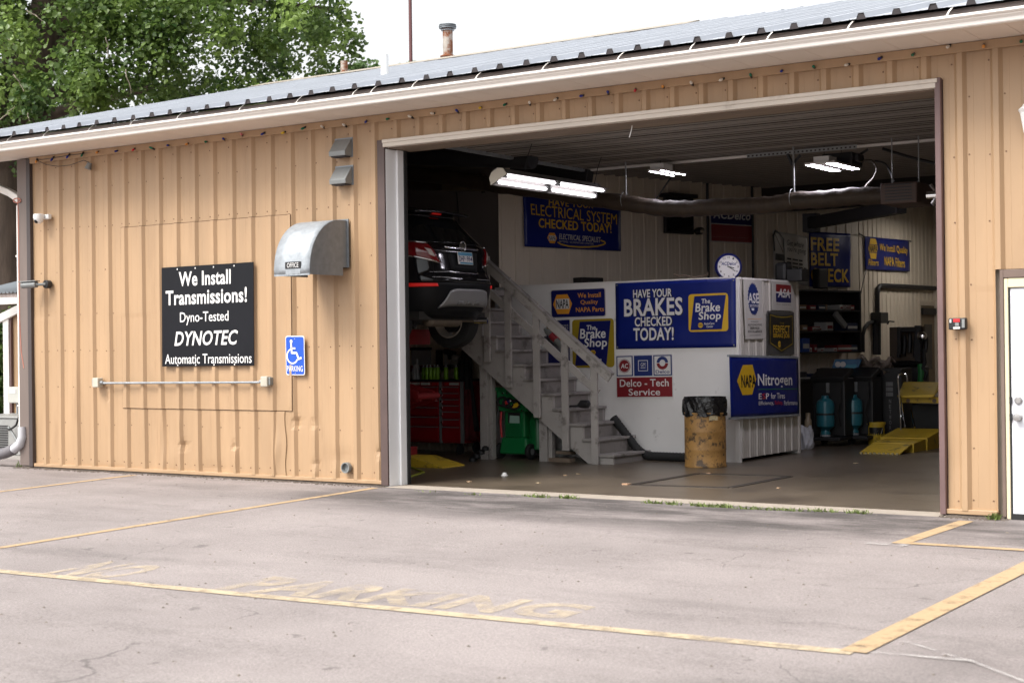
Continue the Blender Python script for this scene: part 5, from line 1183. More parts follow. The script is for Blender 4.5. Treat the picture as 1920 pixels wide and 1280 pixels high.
# conduits on slanted wall and right wall
for i, (P0, P1, lb) in enumerate((((1326,340),(1329,530),'thin black conduit left of the blue and maroon sign'), ((1410,348),(1414,530),'black conduit right of the blue and maroon sign'))):
    mb = MB(); a_, b_ = PA(P0[0],P0[1],.04), PA(P1[0],P1[1],.04); b_.x, b_.y = a_.x, a_.y; mb.tube([a_, b_], .022, 8); top(mb, 'conduit', BLKM, b_, lb, 'conduit', 'conduits on the liner walls', smooth=True)
xw_ = AW1.x+.06
pts = [PX(u, v, xw_) for u, v in ((1645,590),(1645,550),(1646,541),(1650,536),(1660,535.5),(1700,537.5),(1760,541))]
cd = thing('conduit', pts[0], 'black conduit bending across the right wall to a switch box', 'conduit', 'conduits on the liner walls')
mb = MB(); mb.tube(pts, .045, 10); mb.build('pipe', BLKM, cd, smooth=True)
mb = MB(); a_, b_ = PX(1638,606,xw_), PX(1652,586,xw_); mb.box(xw_-.05, xw_+.14, a_.y, b_.y, a_.z, b_.z); mb.build('switch_box', BLK, cd, bevel=.01)
mb = MB(); 
for u in (1641, 1647): mb.tube([PX(u,606,xw_), PX(u,665,xw_)], .05, 8)
mb.build('drop_pipe', BLKM, cd)
mb = MB(); mb.tube([PX(u, v, xw_) for u, v in ((1638,603),(1628,606),(1621,615),(1618,628),(1618,660))], .035, 8); mb.build('branch_pipe', BLKM, cd, smooth=True)
# exit door in the right wall
d0, d1 = PX(1722,572,AW1.x).y, PX(1751,572,AW1.x).y; dz = 2.27
dr = thing('back_door', (AW1.x, (d0+d1)/2, 0), 'dim tan door in the far right liner wall', 'door')
mb = MB(); mb.box(AW1.x-.02, AW1.x+.05, d0-.08, d0, 0, dz); mb.box(AW1.x-.02, AW1.x+.05, d1, d1+.08, 0, dz); mb.box(AW1.x-.02, AW1.x+.05, d0-.08, d1+.08, dz, dz+.09); mb.build('door_frame', LINER, dr)
mb = MB(); mb.box(AW1.x+.018, AW1.x+.03, d0, d1, 0, dz); mb.build('door_leaf', pm('door_tan', (.22,.17,.11), .6, 0, .15, 2), dr)
mb = MB(); mb.box(AW1.x+.03, AW1.x+.08, d0+.06, d1-.06, dz-.18, dz-.05); mb.build('door_closer', BLKM, dr)
mb = MB(); mb.box(AW1.x+.03, AW1.x+.036, d0+.25, d1-.25, 1.0, 1.9); mb.build('door_window', CARG, dr)

# ---- two black recovery machines with teal tanks
def recovery(loc, label, panel):
    loc = Vector(loc); t = thing('recovery_machine', loc, label, 'machine', 'black machines with teal tanks'); x, y, z = loc
    mb = MB(); mb.box(x-.26, x+.26, y+.10, y+.50, .14, 1.02); mb.build('cabinet', BLK, t, bevel=.02)
    mb = MB(); mb.box(x-.27, x+.27, y-.16, y+.5, .09, .14); mb.build('base_tray', BLKM, t, bevel=.01)
    mb = MB(); mb.lathe([(.03,.17),(.075,.18),(.075,.20),(.06,.24),(.13,.30),(.135,.36),(.135,.62),(.12,.68),(.06,.72),(.05,.76)], (x, y-.03, 0), n=26); tk = mb.build('tank', TEAL, t, smooth=True)
    mb = MB(); mb.lathe([(.139,.47),(.139,.50)], (x, y-.03, 0), n=26); mb.build('strap', BLK, tk)
    mb = MB(); mb.lathe([(.076,.145),(.08,.15),(.08,.175)], (x, y-.03, 0), n=20); mb.build('foot_ring', GALV, tk)
    for sx in (-.22, .22):
        mb = MB(); mb.lathe([(.03,-.03),(.09,-.03),(.09,.03),(.03,.03)], (x+sx, y+.46, .092), (1,0,0), 16); mb.build('wheel', RUBBER, t)
    mb = MB(); mb.obox((x, y+.25, 1.07), (.27,0,0), (0,.2,.07), (0,-.012,.035)); mb.build('control_head', BLK, t, bevel=.015)
    mb = MB(); mb.box(x-.03,x+.02,y+.085,y+.099,.80,.95); mb.build('sight_glass', GREYM, t)
    mb = MB(); mb.tube([(x+.2,y+.09,.95),(x+.23,y+.0,.7),(x+.18,y-.02,.5),(x+.2,y+.06,.3)], .014, 7); mb.build('hose', RUBBER, t, smooth=True)
    return t
pa_, pb_ = PZ(1548,815,.17), PZ(1601,812,.17)
r1 = recovery((pa_.x, pa_.y+.03, 0), 'left black recovery machine with teal tank beside the office corner', False)
r2 = recovery((pb_.x, pb_.y+.03, 0), 'black recovery machine with teal tank under the blue gauge panel', True)
pc_ = PY(1582,690,pb_.y+.35); t = thing('gauge_panel', (pc_.x, pb_.y+.3, 1.10), 'slanted blue gauge panel with two white dials on a black machine', 'gauge panel')
c0 = Vector((pc_.x, pb_.y+.42, pc_.z)); ax = Vector((.20,.05,0)); az = Vector((.03,.06,.13)); nn = ax.cross(az).normalized()
if nn.y > 0: nn = -nn
mb = MB(); mb.obox(c0, ax, az, nn*.03); mb.build('board', pm('panel_blue', (.02,.10,.20), .4, 0, .2, 8), t, bevel=.008)
for dx in (-.62, -.25):
    mb = MB(); mb.lathe([(.045,.03),(.045,.038)], c0+ax*dx+az*.35, nn, 18); mb.build('dial', SGREY, t)
mb = MB(); mb.obox(c0+ax*.4-az*.2+nn*.033, ax*.4, az*.5, nn*.003); mb.build('instruction_plate', pm('teal_plate', (.03,.2,.28), .4), t)
mb = MB(); mb.bar(c0-az*1.0+Vector((0,.02,0)), Vector((c0.x, c0.y+.02, 1.0)), .2, .1, (0,1,0)); mb.build('stand', BLKM, t)
# workbench behind
p0 = aw(sOf(1500,700,.7), .35, 0); bn = thing('workbench', p0, 'dark cluttered workbench along the slanted wall behind the machines', 'workbench')
sb0, sb1 = sOf(1497,712,.6), AW_L-.25
mb = MB(); abox(mb, sb0, sb1, .04, .62, .90, .95); mb.build('bench_top', BLKM, bn, bevel=.006)
mb = MB(); abox(mb, sb0, sb1, .08, .55, .10, .90); mb.build('cabinet', BLK, bn)
for k, (s_, h_) in enumerate(((.15,.12),(.5,.08),(1.0,.16),(1.6,.1))):
    mb = MB(); abox(mb, sb0+s_, sb0+s_+.25, .15, .45, .95, .95+h_); top(mb, 'bench_tool', [BINM[2], BINM[5], BINM[2], BINM[1]][k], aw(sb0+s_, .3, .95), ['black tool case at the left end of the dark workbench','flat navy case on the dark workbench','taller black case midway along the dark workbench','low red case at the right of the dark workbench'][k], 'tool case', bevel=.01)
mb = MB(); abox(mb, sb0+.2, sb0+.75, .45, .60, .955, .975); top(mb, 'shop_towel', SGREY, aw(sb0+.2, .5, .955), 'pale folded towel on the front edge of the workbench', 'towel', bevel=.006)
# bin of crumpled foil paper on a black cabinet, tyre changer behind
YC = 9.3
a_, b_ = PY(1610,700,YC), PY(1690,700,YC); cab = thing('steel_cabinet', ((a_.x+b_.x)/2, YC, 0), 'tall black cabinet with a vertical row of letters on its front', 'cabinet')
zc = PY(1650,690,YC).z
mb = MB(); mb.box(a_.x, b_.x, YC, YC+.5, .08, zc); mb.build('carcass', BLK, cab, bevel=.012)
lx = PY(1669,760,YC).x
for k, chn in enumerate('NETWORK'):
    v0 = 748+10*k; z1 = PY(1669,v0,YC).z; z0 = PY(1669,v0+7.5,YC).z; vs, fs = glyphs(chn, .02); mb = MB(); mb.add([(lx-.016+.034*a, YC-.004, z0+(z1-z0)*b) for a, b in vs], fs); mb.build('lettering', pm('dim_letter', (.2,.2,.2)), cab)
mb = MB()
for k in range(3):
    z1 = PY(1669,716+9.5*k,YC).z; z0 = PY(1669,723.5+9.5*k,YC).z
    for (xa_, xb_) in ((-.06,-.045),(-.04,.05),): mb.box(lx+xa_, lx+xb_, YC-.006, YC-.002, z0, z1)
mb.build('emblem', pm('dim_letter2', (.17,.17,.17)), cab)
def foil(u, v):
    x = PY(1604,680,YC).x + (PY(1668,680,YC).x-PY(1604,680,YC).x)*u
    return Vector((x, YC-.05+.35*v, zc+.02+.09*abs(math.sin(u*7+v*2))+.05*math.sin(v*9+u*4)+.06*max(0,.25-u)*2 + .05*random.random()))
mb = MB(); mb.grid(foil, 18, 7); mb.grid(lambda u, v: foil(u, v) - Vector((0,0,.09+.02*v)), 18, 7)
top(mb, 'crumpled_paper', pm('foil_paper', (.33,.27,.23), .35, .3, .3, 30, bump=.5, bscale=50), Vector((lx, YC, zc+.0)), 'crumpled tan and silver paper heaped on top of the black cabinet', 'paper')
# tool rack right
YT = 10.4
a_, b_ = PY(1655,720,YT), PY(1722,612,YT); rk = thing('tyre_changer', ((a_.x+b_.x)/2, YT, 0), 'dark tyre changing machine with hanging hoses by the back door', 'machine')
mb = MB(); mb.box(a_.x, b_.x, YT, YT+.5, 0, 1.15); mb.build('cabinet', BLK, rk, bevel=.02)
mb = MB(); mb.box(a_.x, b_.x-.02, YT+.35, YT+.38, 1.15, b_.z); mb.build('backboard', pm('brown_board', (.085,.06,.04), .7, 0, .15, 4), rk)
mb = MB(); mb.lathe([(.05,0),(.24,.02),(.26,.06),(.10,.09)], ((a_.x+b_.x)/2+.05, YT+.15, 1.16), n=24); mb.build('turntable', BLKM, rk)
mb = MB(); mb.box(b_.x-.14, b_.x-.04, YT+.2, YT+.3, 1.1, b_.z+.02); mb.bar((b_.x-.09,YT+.25,b_.z-.05), (b_.x-.35,YT+.1,b_.z-.05), .07, .07); mb.box(b_.x-.38,b_.x-.32,YT+.06,YT+.13,1.35,b_.z); mb.build('mount_arm', BLKM, rk, bevel=.01)
for k in range(6):
    x_ = a_.x+.18+.09*k; mb = MB(); mb.tube([(x_,YT+.3,b_.z-.1-.03*(k % 2)),(x_+.01,YT+.28,b_.z-.25),(x_-.01,YT+.29,1.3+.04*(k % 3))], [.02,.035,.03], 7); mb.build('hanging_tool', BLKM, rk, smooth=True)
mb = MB(); mb.lathe([(.05,-.06),(.075,-.04),(.075,.04),(.05,.06)], (b_.x+.02,YT+.1,PY(1725,630,YT).z), (0,-1,0), 16); mb.build('air_gauge', CHROME, rk, smooth=True)
mb = MB(); mb.bar(PY(1664,608,YT), PY(1667,602,YT), .02, .02); mb.bar(PY(1667,602,YT), PY(1677,603,YT), .02, .02); mb.build('hook', BLKM, rk)
p = PY(1727,690,YT-.1); mb = MB(); mb.tube([PY(1726,682,YT-.1), PY(1727,700,YT-.1), PY(1725,724,YT-.1)], .05, 8); top(mb, 'hose_coil', SGRN, p, 'bright green hose hanging right of the tyre machine', 'hose', smooth=True)
mb = MB(); mb.tube([PY(u, v, YT-.2) for u, v in ((1731,655),(1734,680),(1730,690),(1738,697),(1734,712))], .03, 7); top(mb, 'lever_arm', BLKM, PY(1734,690,YT-.2), 'thin black bent lever beside the green hose', 'lever', smooth=True)
# bucket and bag
p = PY(1643,824,8.9); p = Vector((p.x, 8.9, 0)); bk = thing('bucket', p, 'yellow lidded oil bucket with a dark label', 'bucket')
mb = MB(); mb.lathe([(.118,0),(.125,.01),(.135,.30),(.147,.30),(.147,.335),(.10,.34)], p, n=26); mb.build('pail', YEL, bk, smooth=True)
a0 = math.atan2(CAM_P.y-p.y, CAM_P.x-p.x); mb = MB(); mb.grid(lambda u, v: Vector((p.x+(.124+.012*v)*math.cos(a0-.9+1.8*u), p.y+(.124+.012*v)*math.sin(a0-.9+1.8*u), .06+.20*v)), 12, 3); lbk = mb.build('label', SBLK, bk, smooth='all')
mb = MB(); f_ = lambda u, v: Vector((p.x+(.128+.012*v)*math.cos(a0-.9+1.8*u), p.y+(.128+.012*v)*math.sin(a0-.9+1.8*u), .06+.20*v))
mb.add([f_(.3,.35), f_(.85,.55), f_(.95,.95), f_(.6,.75)], [(0,1,2,3)]); mb.add([f_(.2,.1), f_(.9,.1), f_(.9,.25), f_(.2,.3)], [(0,1,2,3)]); mb.build('label_mark', SGREY, lbk)
p = PZ(1508,842); p = Vector((p.x+.02, p.y, 0)); mb = MB()
def bagf(u, v):
    a = u*6.2832; r = (.13 - .02*math.sin(v*3) - .05*max(0, v-.75)*4*.6)*(1+.14*math.sin(a*5+v*6)+.08*math.sin(a*9-v*8)); r *= (.75+.25*min(1, v*5))
    return Vector((p.x+r*.85*math.cos(a)+.02*math.sin(v*4), p.y+r*math.sin(a), .005+.33*v + .02*math.sin(a*3)*v))
mb.grid(bagf, 40, 16); top(mb, 'plastic_bag', BAG, p, 'crumpled white plastic bag on the floor at the office corner', 'bag', smooth='all')
p2 = p+Vector((-.06,.25,0)); mb = MB(); mb.lathe([(.05,0),(.055,.30),(.05,.42),(.035,.44),(.035,.52)], p2, n=14); top(mb, 'spray_bottle', pm('tan_bottle', (.30,.24,.16), .4), p2, 'tan bottle with dark cap behind the white bag', 'bottle', smooth=True)
# ---- yellow ramp and raised runway
rp_ = thing('alignment_ramp', PZ(1650,848), 'scuffed yellow steel drive on ramp in three steps on the floor', 'ramp')
def plate(name, P, drop, mat=YEL):
    mb = MB(); n = len(P); vs = [Vector(q) for q in P] + [Vector((q.x, q.y, max(q.z-drop, .0))) for q in P]
    mb.add(vs, [tuple(range(n)), tuple(reversed(range(n, 2*n)))] + [(i, i+n, (i+1) % n+n, (i+1) % n) for i in range(n)]); return mb.build(name, mat, rp_, bevel=.004)
RX0, RX1, RY = PZ(1612,848,.02).x, PZ(1686,850.5,.02).x, PZ(1612,848,.02).y
def rstep(name, x0, x1, y0, y1, z0, z1):
    mb = MB(); mb.prism([(x0,y0,0),(x0,y1,0),(x0,y1,z1),(x0,y0,z0)], (x1-x0,0,0)); o = mb.build(name, YEL, rp_, bevel=.004); return o
mb = MB(); mb.prism([(RX0,RY,.006),(RX0,RY+.5,.10),(RX0,RY+.5,.125),(RX0,RY,.024)], (RX1-RX0,0,0)); mb.build('entry_flap', YEL, rp_, bevel=.003)
mb = MB()
for k in range(9): x_ = RX0+(RX1-RX0)*(k+.5)/9; mb.box(x_-.014, x_+.014, RY-.03, RY-.002, .002, .028)
mb.build('hinge', pm('bare_steel', (.3,.26,.15), .5, .4, .2, 8), rp_)
rstep('middle_step', RX0+.01, RX1+.02, RY+.51, RY+1.02, .13, .165); rstep('top_step', RX0-.08, RX1+.04, RY+1.03, RY+1.75, .175, .27)
YR = 8.6
yw = thing('raised_runway', (PY(1720,740,YR).x, YR, 0), 'yellow steel runway end raised on thin legs behind the floor ramp', 'runway')
P = [PY(1683,741,YR), PY(1690,742.5,YR), PY(1745,742.5,YR), PY(1752,739,YR), PY(1766,722,YR+.55), PY(1762,716,YR+.6), PY(1698,715,YR+.6), PY(1694,717,YR+.58)]
mb = MB(); mb.prism(P, (0,.0,-.025)); mb.build('sloped_plate', YEL, yw, bevel=.004)
a_, b_ = PY(1690,755,YR+.12), PY(1764,744,YR+.12); mb = MB(); mb.box(a_.x, b_.x+.3, YR+.12, YR+.16, a_.z, b_.z); ap = mb.build('apron', YEL, yw, bevel=.004)
for u in (1703, 1752): q = PY(u, 751, YR+.115); mb = MB(); mb.lathe([(.03,0),(.03,.012),(.015,.016)], q, (0,-1,0), 12); mb.build('bolt', WOOD, ap)
mb = MB(); mb.box(a_.x+.05, b_.x+.3, YR+.16, YR+.6, a_.z, a_.z+.05); mb.box(b_.x+.1, b_.x+.28, YR+.2, YR+.4, 0, a_.z); mb.build('under_frame', BLKM, yw)
a_ = PY(1700,760,YR-.1); lp = [PY(1690,802,YR-.15), PY(1687,760,YR-.15), PY(1683.5,710,YR-.1), PY(1685,702,YR-.1), PY(1690,700,YR-.1), PY(1697,700,YR-.1), PY(1700,705,YR-.1), PY(1701,716,YR-.1)]
lp[0].z = .0
sd_ = thing('trolley_frame', Vector((a_.x, YR-.1, 0)), 'thin chrome tube frame of a hand trolley leaning by the yellow runway', 'trolley')
mb = MB(); mb.tube(lp, .014, 8); mb.build('handle', CHROME, sd_, smooth=True)
for A, B in (((1688,742),(1697,801)), ((1708,768),(1715,801))):
    q0, q1 = PY(A[0],A[1],YR-.02), PY(B[0],B[1],YR-.2); q1.z = max(q1.z, 0); mb = MB(); mb.tube([q0,q1], .012, 8); mb.build('leg', CHROME, sd_, smooth=True)
p = PY(1745,775,9.4); mb = MB(); mb.box(p.x-.3, p.x+.5, 9.4, 9.9, 0, p.z+.15); top(mb, 'black_crate', BLK, (p.x, 9.6, 0), 'dull black crate on the floor below the raised yellow runway', 'crate', bevel=.02)
p = PA(1535,522,.12); mb = MB(); abox(mb, sOf(1527,522,.1), sOf(1544,522,.1), .05, .2, PA(1535,541,.1).z, PA(1535,504,.1).z); top(mb, 'black_case', BLK, p, 'upright black case on the parts shelf covering a letter of the belt banner', 'case', bevel=.02)
# ================================================================== THINGS ON THE FRONT WALL
# galvanised vent hood marked OFFICE
hxr = PY(655,460,0).x; dpt = -PX(581,513,hxr).y; zb = PX(581,514,hxr).z; hxl = PY(514.5,515,-dpt).x
zt = PY(654,414.5,0).z; zs = PY(654,502,0).z
hood = thing('vent_hood', (hxr, 0, zb), 'curved galvanised vent hood with a small office label on the tan wall', 'vent hood')
def hcurve(n=18):
    P = []
    for i in range(n+1):
        a = i/n*math.pi/2
        P.append((-dpt*math.cos(a)**.72*1.0 if i < n else -.10*0-.10, zb + (zt-zb)*math.sin(a)**.85))
    P[-1] = (-.16, zt); P = [p for p in P if p[0] <= -.15] 
    return P
HP = [(-dpt, zb), (-dpt-.004, zb+.07)] + [(-.16-(dpt-.16)*math.cos(t), zb+.07+(zt-zb-.07)*math.sin(t)) for t in np.linspace(.08, math.pi/2, 16)] + [(-.03, zt)]
mb = MB(); mb.sheet([(hxl, y, z) for y, z in HP], (hxr-hxl, 0, 0), rows=4); o = mb.build('curved_cover', GALV, hood, smooth=True); m = o.modifiers.new('t', 'SOLIDIFY'); m.thickness = .003
step = -.22
for xx in (hxl, hxr):
    mb = MB(); mb.prism([(xx, y, z) for y, z in HP] + [(xx,-.03,zs), (xx, step+.1, zs), (xx, step+.1, zb)], (.003 if xx == hxr else -.003, 0, 0)); mb.build('side_cheek', GALVD if xx == hxr else GALV, hood)  # right cheek gets the darker sheet: its shaded side is put into the colour
mb = MB(); mb.box(hxl-.02, hxr+.025, -.045, -.03, zs, zt+.02); mb.build('back_flange', GALVD, hood)
mb = MB(); mb.add([(hxl,-dpt+.01,zb+.03),(hxr,-dpt+.01,zb+.03),(hxr,-.04,zb+.05),(hxl,-.04,zb+.05)], [(0,1,2,3)]); mb.build('dark_mouth', RDARK, hood)
mb = MB(); mb.box(hxl, hxr, -dpt-.006, -dpt+.002, zb-.008, zb+.012); mb.build('front_lip', GALV, hood)
lx = PY(549,497,-dpt-.01); mb = MB(); yl = -dpt-.008; mb.box(lx.x-.115, lx.x+.115, yl-.003, yl+.004, lx.z-.038, lx.z+.038); lb = mb.build('label_plate', SBLK, hood)
mb = MB(); vs, fs = glyphs('OFFICE', .0); mb.add([(lx.x-.085+.17*a, yl-.0045, lx.z-.026+.052*b) for a, b in vs], fs); mb.build('lettering', SWHITE, lb)
mb = MB(); mb.box(lx.x-.11, lx.x+.11, yl-.001, yl+.004, lx.z-.10, lx.z-.045); mb.build('faded_label', GALV, hood)
# two louvre vents
def wvent(u0, u1, v0, v1, lb, m_):
    a_, b_ = PY(u0, v1, -.03), PY(u1, v0, -.03); t = thing('wall_vent', (a_.x, 0, a_.z), lb, 'vent', 'dark dryer vents under the eave')
    x0, x1, z0, z1 = a_.x, b_.x, a_.z, b_.z
    mb = MB(); mb.prism([(x0,-.035,z1),(x0,-.055,z1),(x0,-.17,z0+.05),(x0,-.165,z0),(x0,-.035,z0)], (x1-x0,0,0)); mb.build('hood', m_, t, bevel=.006)
    mb = MB(); mb.box(x0-.012, x1+.012, -.045, -.03, z0-.01, z1+.015); mb.build('flange', GALVD, t)
    mb = MB(); mb.box(x0+.02, x1-.02, -.15, -.05, z0-.012, z0-.001); mb.build('damper', RDARK, t)
wvent(631,661,260,296,'upper dark metal wall vent left of the bay opening', GREYM)
wvent(632,662,312,348,'lower dark metal wall vent left of the bay opening', GREYM)
# floodlight bar
t = thing('conduit_bar', PY(340,718,-.05), 'galvanised pipe with a weathered lamp box at each end below the black board', 'conduit')
a_, b_ = PY(194,718,-.075), PY(490,716.5,-.075); mb = MB(); mb.tube([a_, b_], .014, 10); mb.build('pipe', GALV, t, smooth=True)
BOXM = pm('weathered_box', (.44,.41,.34), .6, 0, .15, 8)
for u, v, s in ((184,717,-1),(500,715,1)):
    c = PY(u, v, -.07); mb = MB(); mb.box(c.x-.055, c.x+.055, -.125, -.03, c.z-.062, c.z+.062); bx = mb.build('junction_box', BOXM, t, bevel=.012)
    mb = MB(); mb.box(c.x+.058 if s > 0 else c.x-.085, c.x+.085 if s > 0 else c.x-.058, -.105, -.04, c.z-.045, c.z+.05); mb.build('box_cover', GREYM, bx, bevel=.01)
    mb = MB(); mb.tube([(c.x-s*.055,-.075,c.z), (c.x-s*.10,-.075,c.z)], .022, 10); mb.build('coupling', GALV, bx)
# drain pipe stub
c = PY(652,876,-.03); mb = MB(); mb.lathe([(.045,.0),(.062,.0),(.062,.05),(.050,.05),(.045,.01)], c+Vector((0,.0,0)), (0,-1,0), 24); st_ = top(mb, 'drain_stub', GREYM, c, 'round grey drain stub low on the tan wall near the bay', 'pipe', smooth=True)
mb = MB(); mb.lathe([(.001,.008),(.047,.008)], c, (0,-1,0), 20); mb.build('bore', RDARK, st_)
# cameras
c = PY(88,409,-.03); cm = thing('dome_camera', c, 'white dome security camera high on the left of the tan wall', 'security camera')
mb = MB(); mb.box(c.x-.05, c.x+.10, -.09, -.03, c.z-.02, c.z+.045); mb.build('bracket', PLW, cm, bevel=.012)
mb = MB(); mb.lathe([(.05,.05),(.07,.045),(.072,.0),(.055,-.05),(.03,-.075),(.01,-.082)], c+Vector((-.02,-.12,.0)), n=22); mb.build('dome', PLW, cm, smooth=True)
mb = MB(); mb.lathe([(.03,.0),(.02,.012),(.004,.016)], c+Vector((-.02,-.165,-.055)), (0,-.8,-.6), 14); mb.build('lens', CARG, cm, smooth=True)
c = PY(93,533,-.03); cm = thing('bullet_camera', c, 'grey bullet security camera on a dark base beside the corner trim', 'security camera')
mb = MB(); mb.lathe([(.055,0),(.055,.07),(.05,.075)], c, (0,-1,0), 20); mb.build('base', BLK, cm, smooth=True)
mb = MB(); mb.tube([c+Vector((0,-.07,0)), c+Vector((-.04,-.13,-.005)), c+Vector((-.09,-.16,.0))], .02, 10); mb.build('arm', GREYM, cm, smooth=True)
mb = MB(); mb.tube([c+Vector((-.08,-.15,.0)), c+Vector((-.30,-.20,-.01))], .045, 16); mb.build('barrel', GREYM, cm, smooth=True)
mb = MB(); mb.bar(c+Vector((-.06,-.15,.045)), c+Vector((-.34,-.21,.035)), .10, .012); mb.build('sun_shield', GREYM, cm, bevel=.003)
# keypad by the bay
c = PY(1798,607,-.04); kp = thing('call_box', c, 'small black box with a red panel right of the bay opening', 'call box')
mb = MB(); mb.box(c.x-.078, c.x+.078, -.10, -.035, c.z-.052, c.z+.052); mb.build('casing', BLKM, kp, bevel=.012)
mb = MB(); mb.box(c.x-.03, c.x+.028, -.106, -.1, c.z+.015, c.z+.045); mb.build('red_panel', SREDB, kp)
mb = MB(); mb.box(c.x-.03, c.x+.028, -.106, -.1, c.z-.045, c.z-.028); mb.build('white_strip', SWHITE, kp)
mb = MB(); mb.box(c.x-.014, c.x+.02, -.108, -.1, c.z-.02, c.z+.01); mb.build('button', GREYM, kp)
mb = MB(); mb.box(c.x-.062, c.x-.048, -.106, -.1, c.z+.01, c.z+.04); mb.build('indicator', SWHITE, kp)
mb = MB(); mb.box(c.x+.045, c.x+.07, -.104, -.1, c.z-.035, c.z+.04); mb.build('side_grille', GREYM, kp)
# wall lantern at the right edge
c = PY(1929,222,-.1); ln = thing('wall_lantern', c, 'white lantern on the tan wall high at the right edge', 'lantern')
mb = MB(); mb.lathe([(.03,-.14),(.045,-.12),(.075,.05),(.09,.075),(.06,.10),(.03,.14),(.012,.16)], c, n=10); mb.build('lantern_body', PLW, ln, smooth=False)
mb = MB(); mb.tube([c+Vector((0,0,.12)), c+Vector((0,.02,.2)), c+Vector((0,.07,.2))], .012, 8); mb.box(c.x-.05, c.x+.05, -.045, -.03, c.z+.05, c.z+.28); mb.build('bracket', PLW, ln)
# side door
sd = thing('side_door', (-3.3, 0, 0), 'pale grey steel entry door with cream frame at the right edge', 'door')
BR2 = pm('door_brown_trim', (.15,.105,.085), .55, 0, .12, 4)
CREAM = pm('cream_frame', (.66,.58,.40), .55, 0, .08, 3)
xl0, xl1, xd = PY(1879,740,-.05).x, PY(1884.5,740,-.05).x, PY(1893.5,740,-.03).x
xl0 = PY(1877.5,740,-.055).x
zt0 = PY(1877,506,-.05).z
mb = MB(); mb.box(xl0, xl1, -.06, .05, .02, zt0); mb.box(xl1, -2.55, -.06, .05, zt0-.07, zt0); mb.build('outer_trim', BR2, sd, bevel=.004)
mb = MB(); mb.box(xl1+.001, xd, -.05, .09, .0, zt0-.072); mb.box(xd, -2.6, -.05, .09, zt0-.155, zt0-.072); fr = mb.build('frame', CREAM, sd, bevel=.006)
mb = MB(); mb.box(xd, xd+.012, -.036, .03, 0.02, zt0-.16); mb.build('weather_seal', RUBBER, fr)
mb = MB(); mb.box(xd+.013, -2.62, -.028, .02, .05, zt0-.162); mb.build('door_leaf', pm('door_grey_white', (.68,.69,.74), .4, 0, .04, 1.5), sd, bevel=.002)
mb = MB(); mb.box(xd, -2.6, -.04, .09, .0, .05); mb.build('threshold', RUBBER, sd)
for v, r, nm in ((750.5,.028,'deadbolt'), (782,.036,'door_knob')):
    c = PY(1909.5, v, -.035); mb = MB()
    if nm == 'deadbolt': mb.lathe([(.033,0),(.033,.012),(.024,.02),(.022,.026),(.01,.026)], c+Vector((0,.007,0)), (0,-1,0), 20)
    else: mb.lathe([(.036,0),(.034,.01),(.015,.016),(.015,.03),(.03,.04),(.034,.055),(.028,.068),(.012,.07)], c+Vector((0,.007,0)), (0,-1,0), 22)
    mb.build(nm, pm(nm+'_steel', (.42,.41,.40), .3, .9, .1, 8), sd, smooth=True)
    mb = MB(); mb.box(xd-.004, xd+.02, -.046, -.02, c.z-.03, c.z+.03); mb.build('strike_plate', BLKM, sd)
# ---- string of coloured bulbs
BC = {'b': pm('bulb_blue', (.02,.035,.26), .25), 'g': pm('bulb_green', (.01,.16,.09), .25), 'w': pm('bulb_white', (.72,.68,.60), .3), 'o': pm('bulb_orange', (.75,.33,.08), .25), 'r': pm('bulb_red', (.55,.03,.05), .25), 'y': pm('bulb_yellow', (.7,.5,.04), .25), 'p': pm('bulb_pink', (.6,.2,.22), .25)}
A1 = [(185,832,'o'),(265,822,'b'),(345,808,'b'),(420,800,'g'),(497,785,'o'),(595,778,'b'),(683,772,'r'),(775,760,'g'),(862,748,'b'),(958,742,'o'),(1057,730,'g'),(1148,714,'b'),(1240,690,'p'),(1348,690,'b'),(1453,684,'y'),(1555,662,'g'),(1655,650,'w'),(1767,642,'w'),(1880,628,'b')]
A2 = [(345,613,'g'),(460,598,'w'),(575,583,'w'),(702,568,'b'),(822,555,'y'),(948,540,'g'),(1077,527,'w'),(1208,514,'w'),(1342,494,'b'),(1480,473,'b'),(1620,467,'r'),(1762,445,'o')]
A3 = [(208,425,'w'),(360,412,'w'),(513,385,'g'),(672,367,'b'),(837,343,'g'),(1005,335,'w'),(1175,303,'b'),(1347,283,'g'),(1527,242,'w'),(1712,240,'o'),(1905,215,'g')]
k_ = 700/1920
bl = [(x*k_, y*k_, c) for x, y, c in A1] + [(600+x*k_, y*k_, c) for x, y, c in A2] + [(1220+x*k_, y*k_, c) for x, y, c in A3]
p0 = PY(bl[0][0], bl[0][1], -.07); sg = thing('string_lights', p0, 'string of unlit coloured bulbs hung along the wall under the eave', 'string lights')
wp = []; 
for i, (u, v, c) in enumerate(bl):
    b_ = PY(u, v, -.085); up = Vector((random.uniform(-.25,.25), -.5, -.65 if i < 4 else random.uniform(-.3,.2))).normalized()
    base = b_ - up*.028; wp.append(base + Vector((0,.02,.012)))
    mb = MB(); mb.lathe([(.008,0),(.012,.011),(.015,.024),(.013,.038),(.005,.051),(.001,.054)], base, up, 12); bo = mb.build('bulb', BC[c], sg, smooth=True)
    mb = MB(); mb.lathe([(.011,-.03),(.0125,-.028),(.0125,.004),(.010,.005)], base, up, 10); mb.build('bulb_socket', SBLK, bo, smooth=True)
pts = []
for a_, b_ in zip(wp, wp[1:]):
    for k in range(6): s = k/6; q = a_.lerp(b_, s); q.z -= .03*4*s*(1-s)*.25; pts.append(q)
pts.append(wp[-1]); mb = MB(); mb.tube(pts, .0045, 5)
ex = [PY(u*k_, v*k_, -.07) for u, v in ((190,825),(240,848),(300,856),(360,850),(430,825),(458,835),(462,850))]; mb.tube(ex, .0045, 5); mb.build('wire', SBLK, sg)
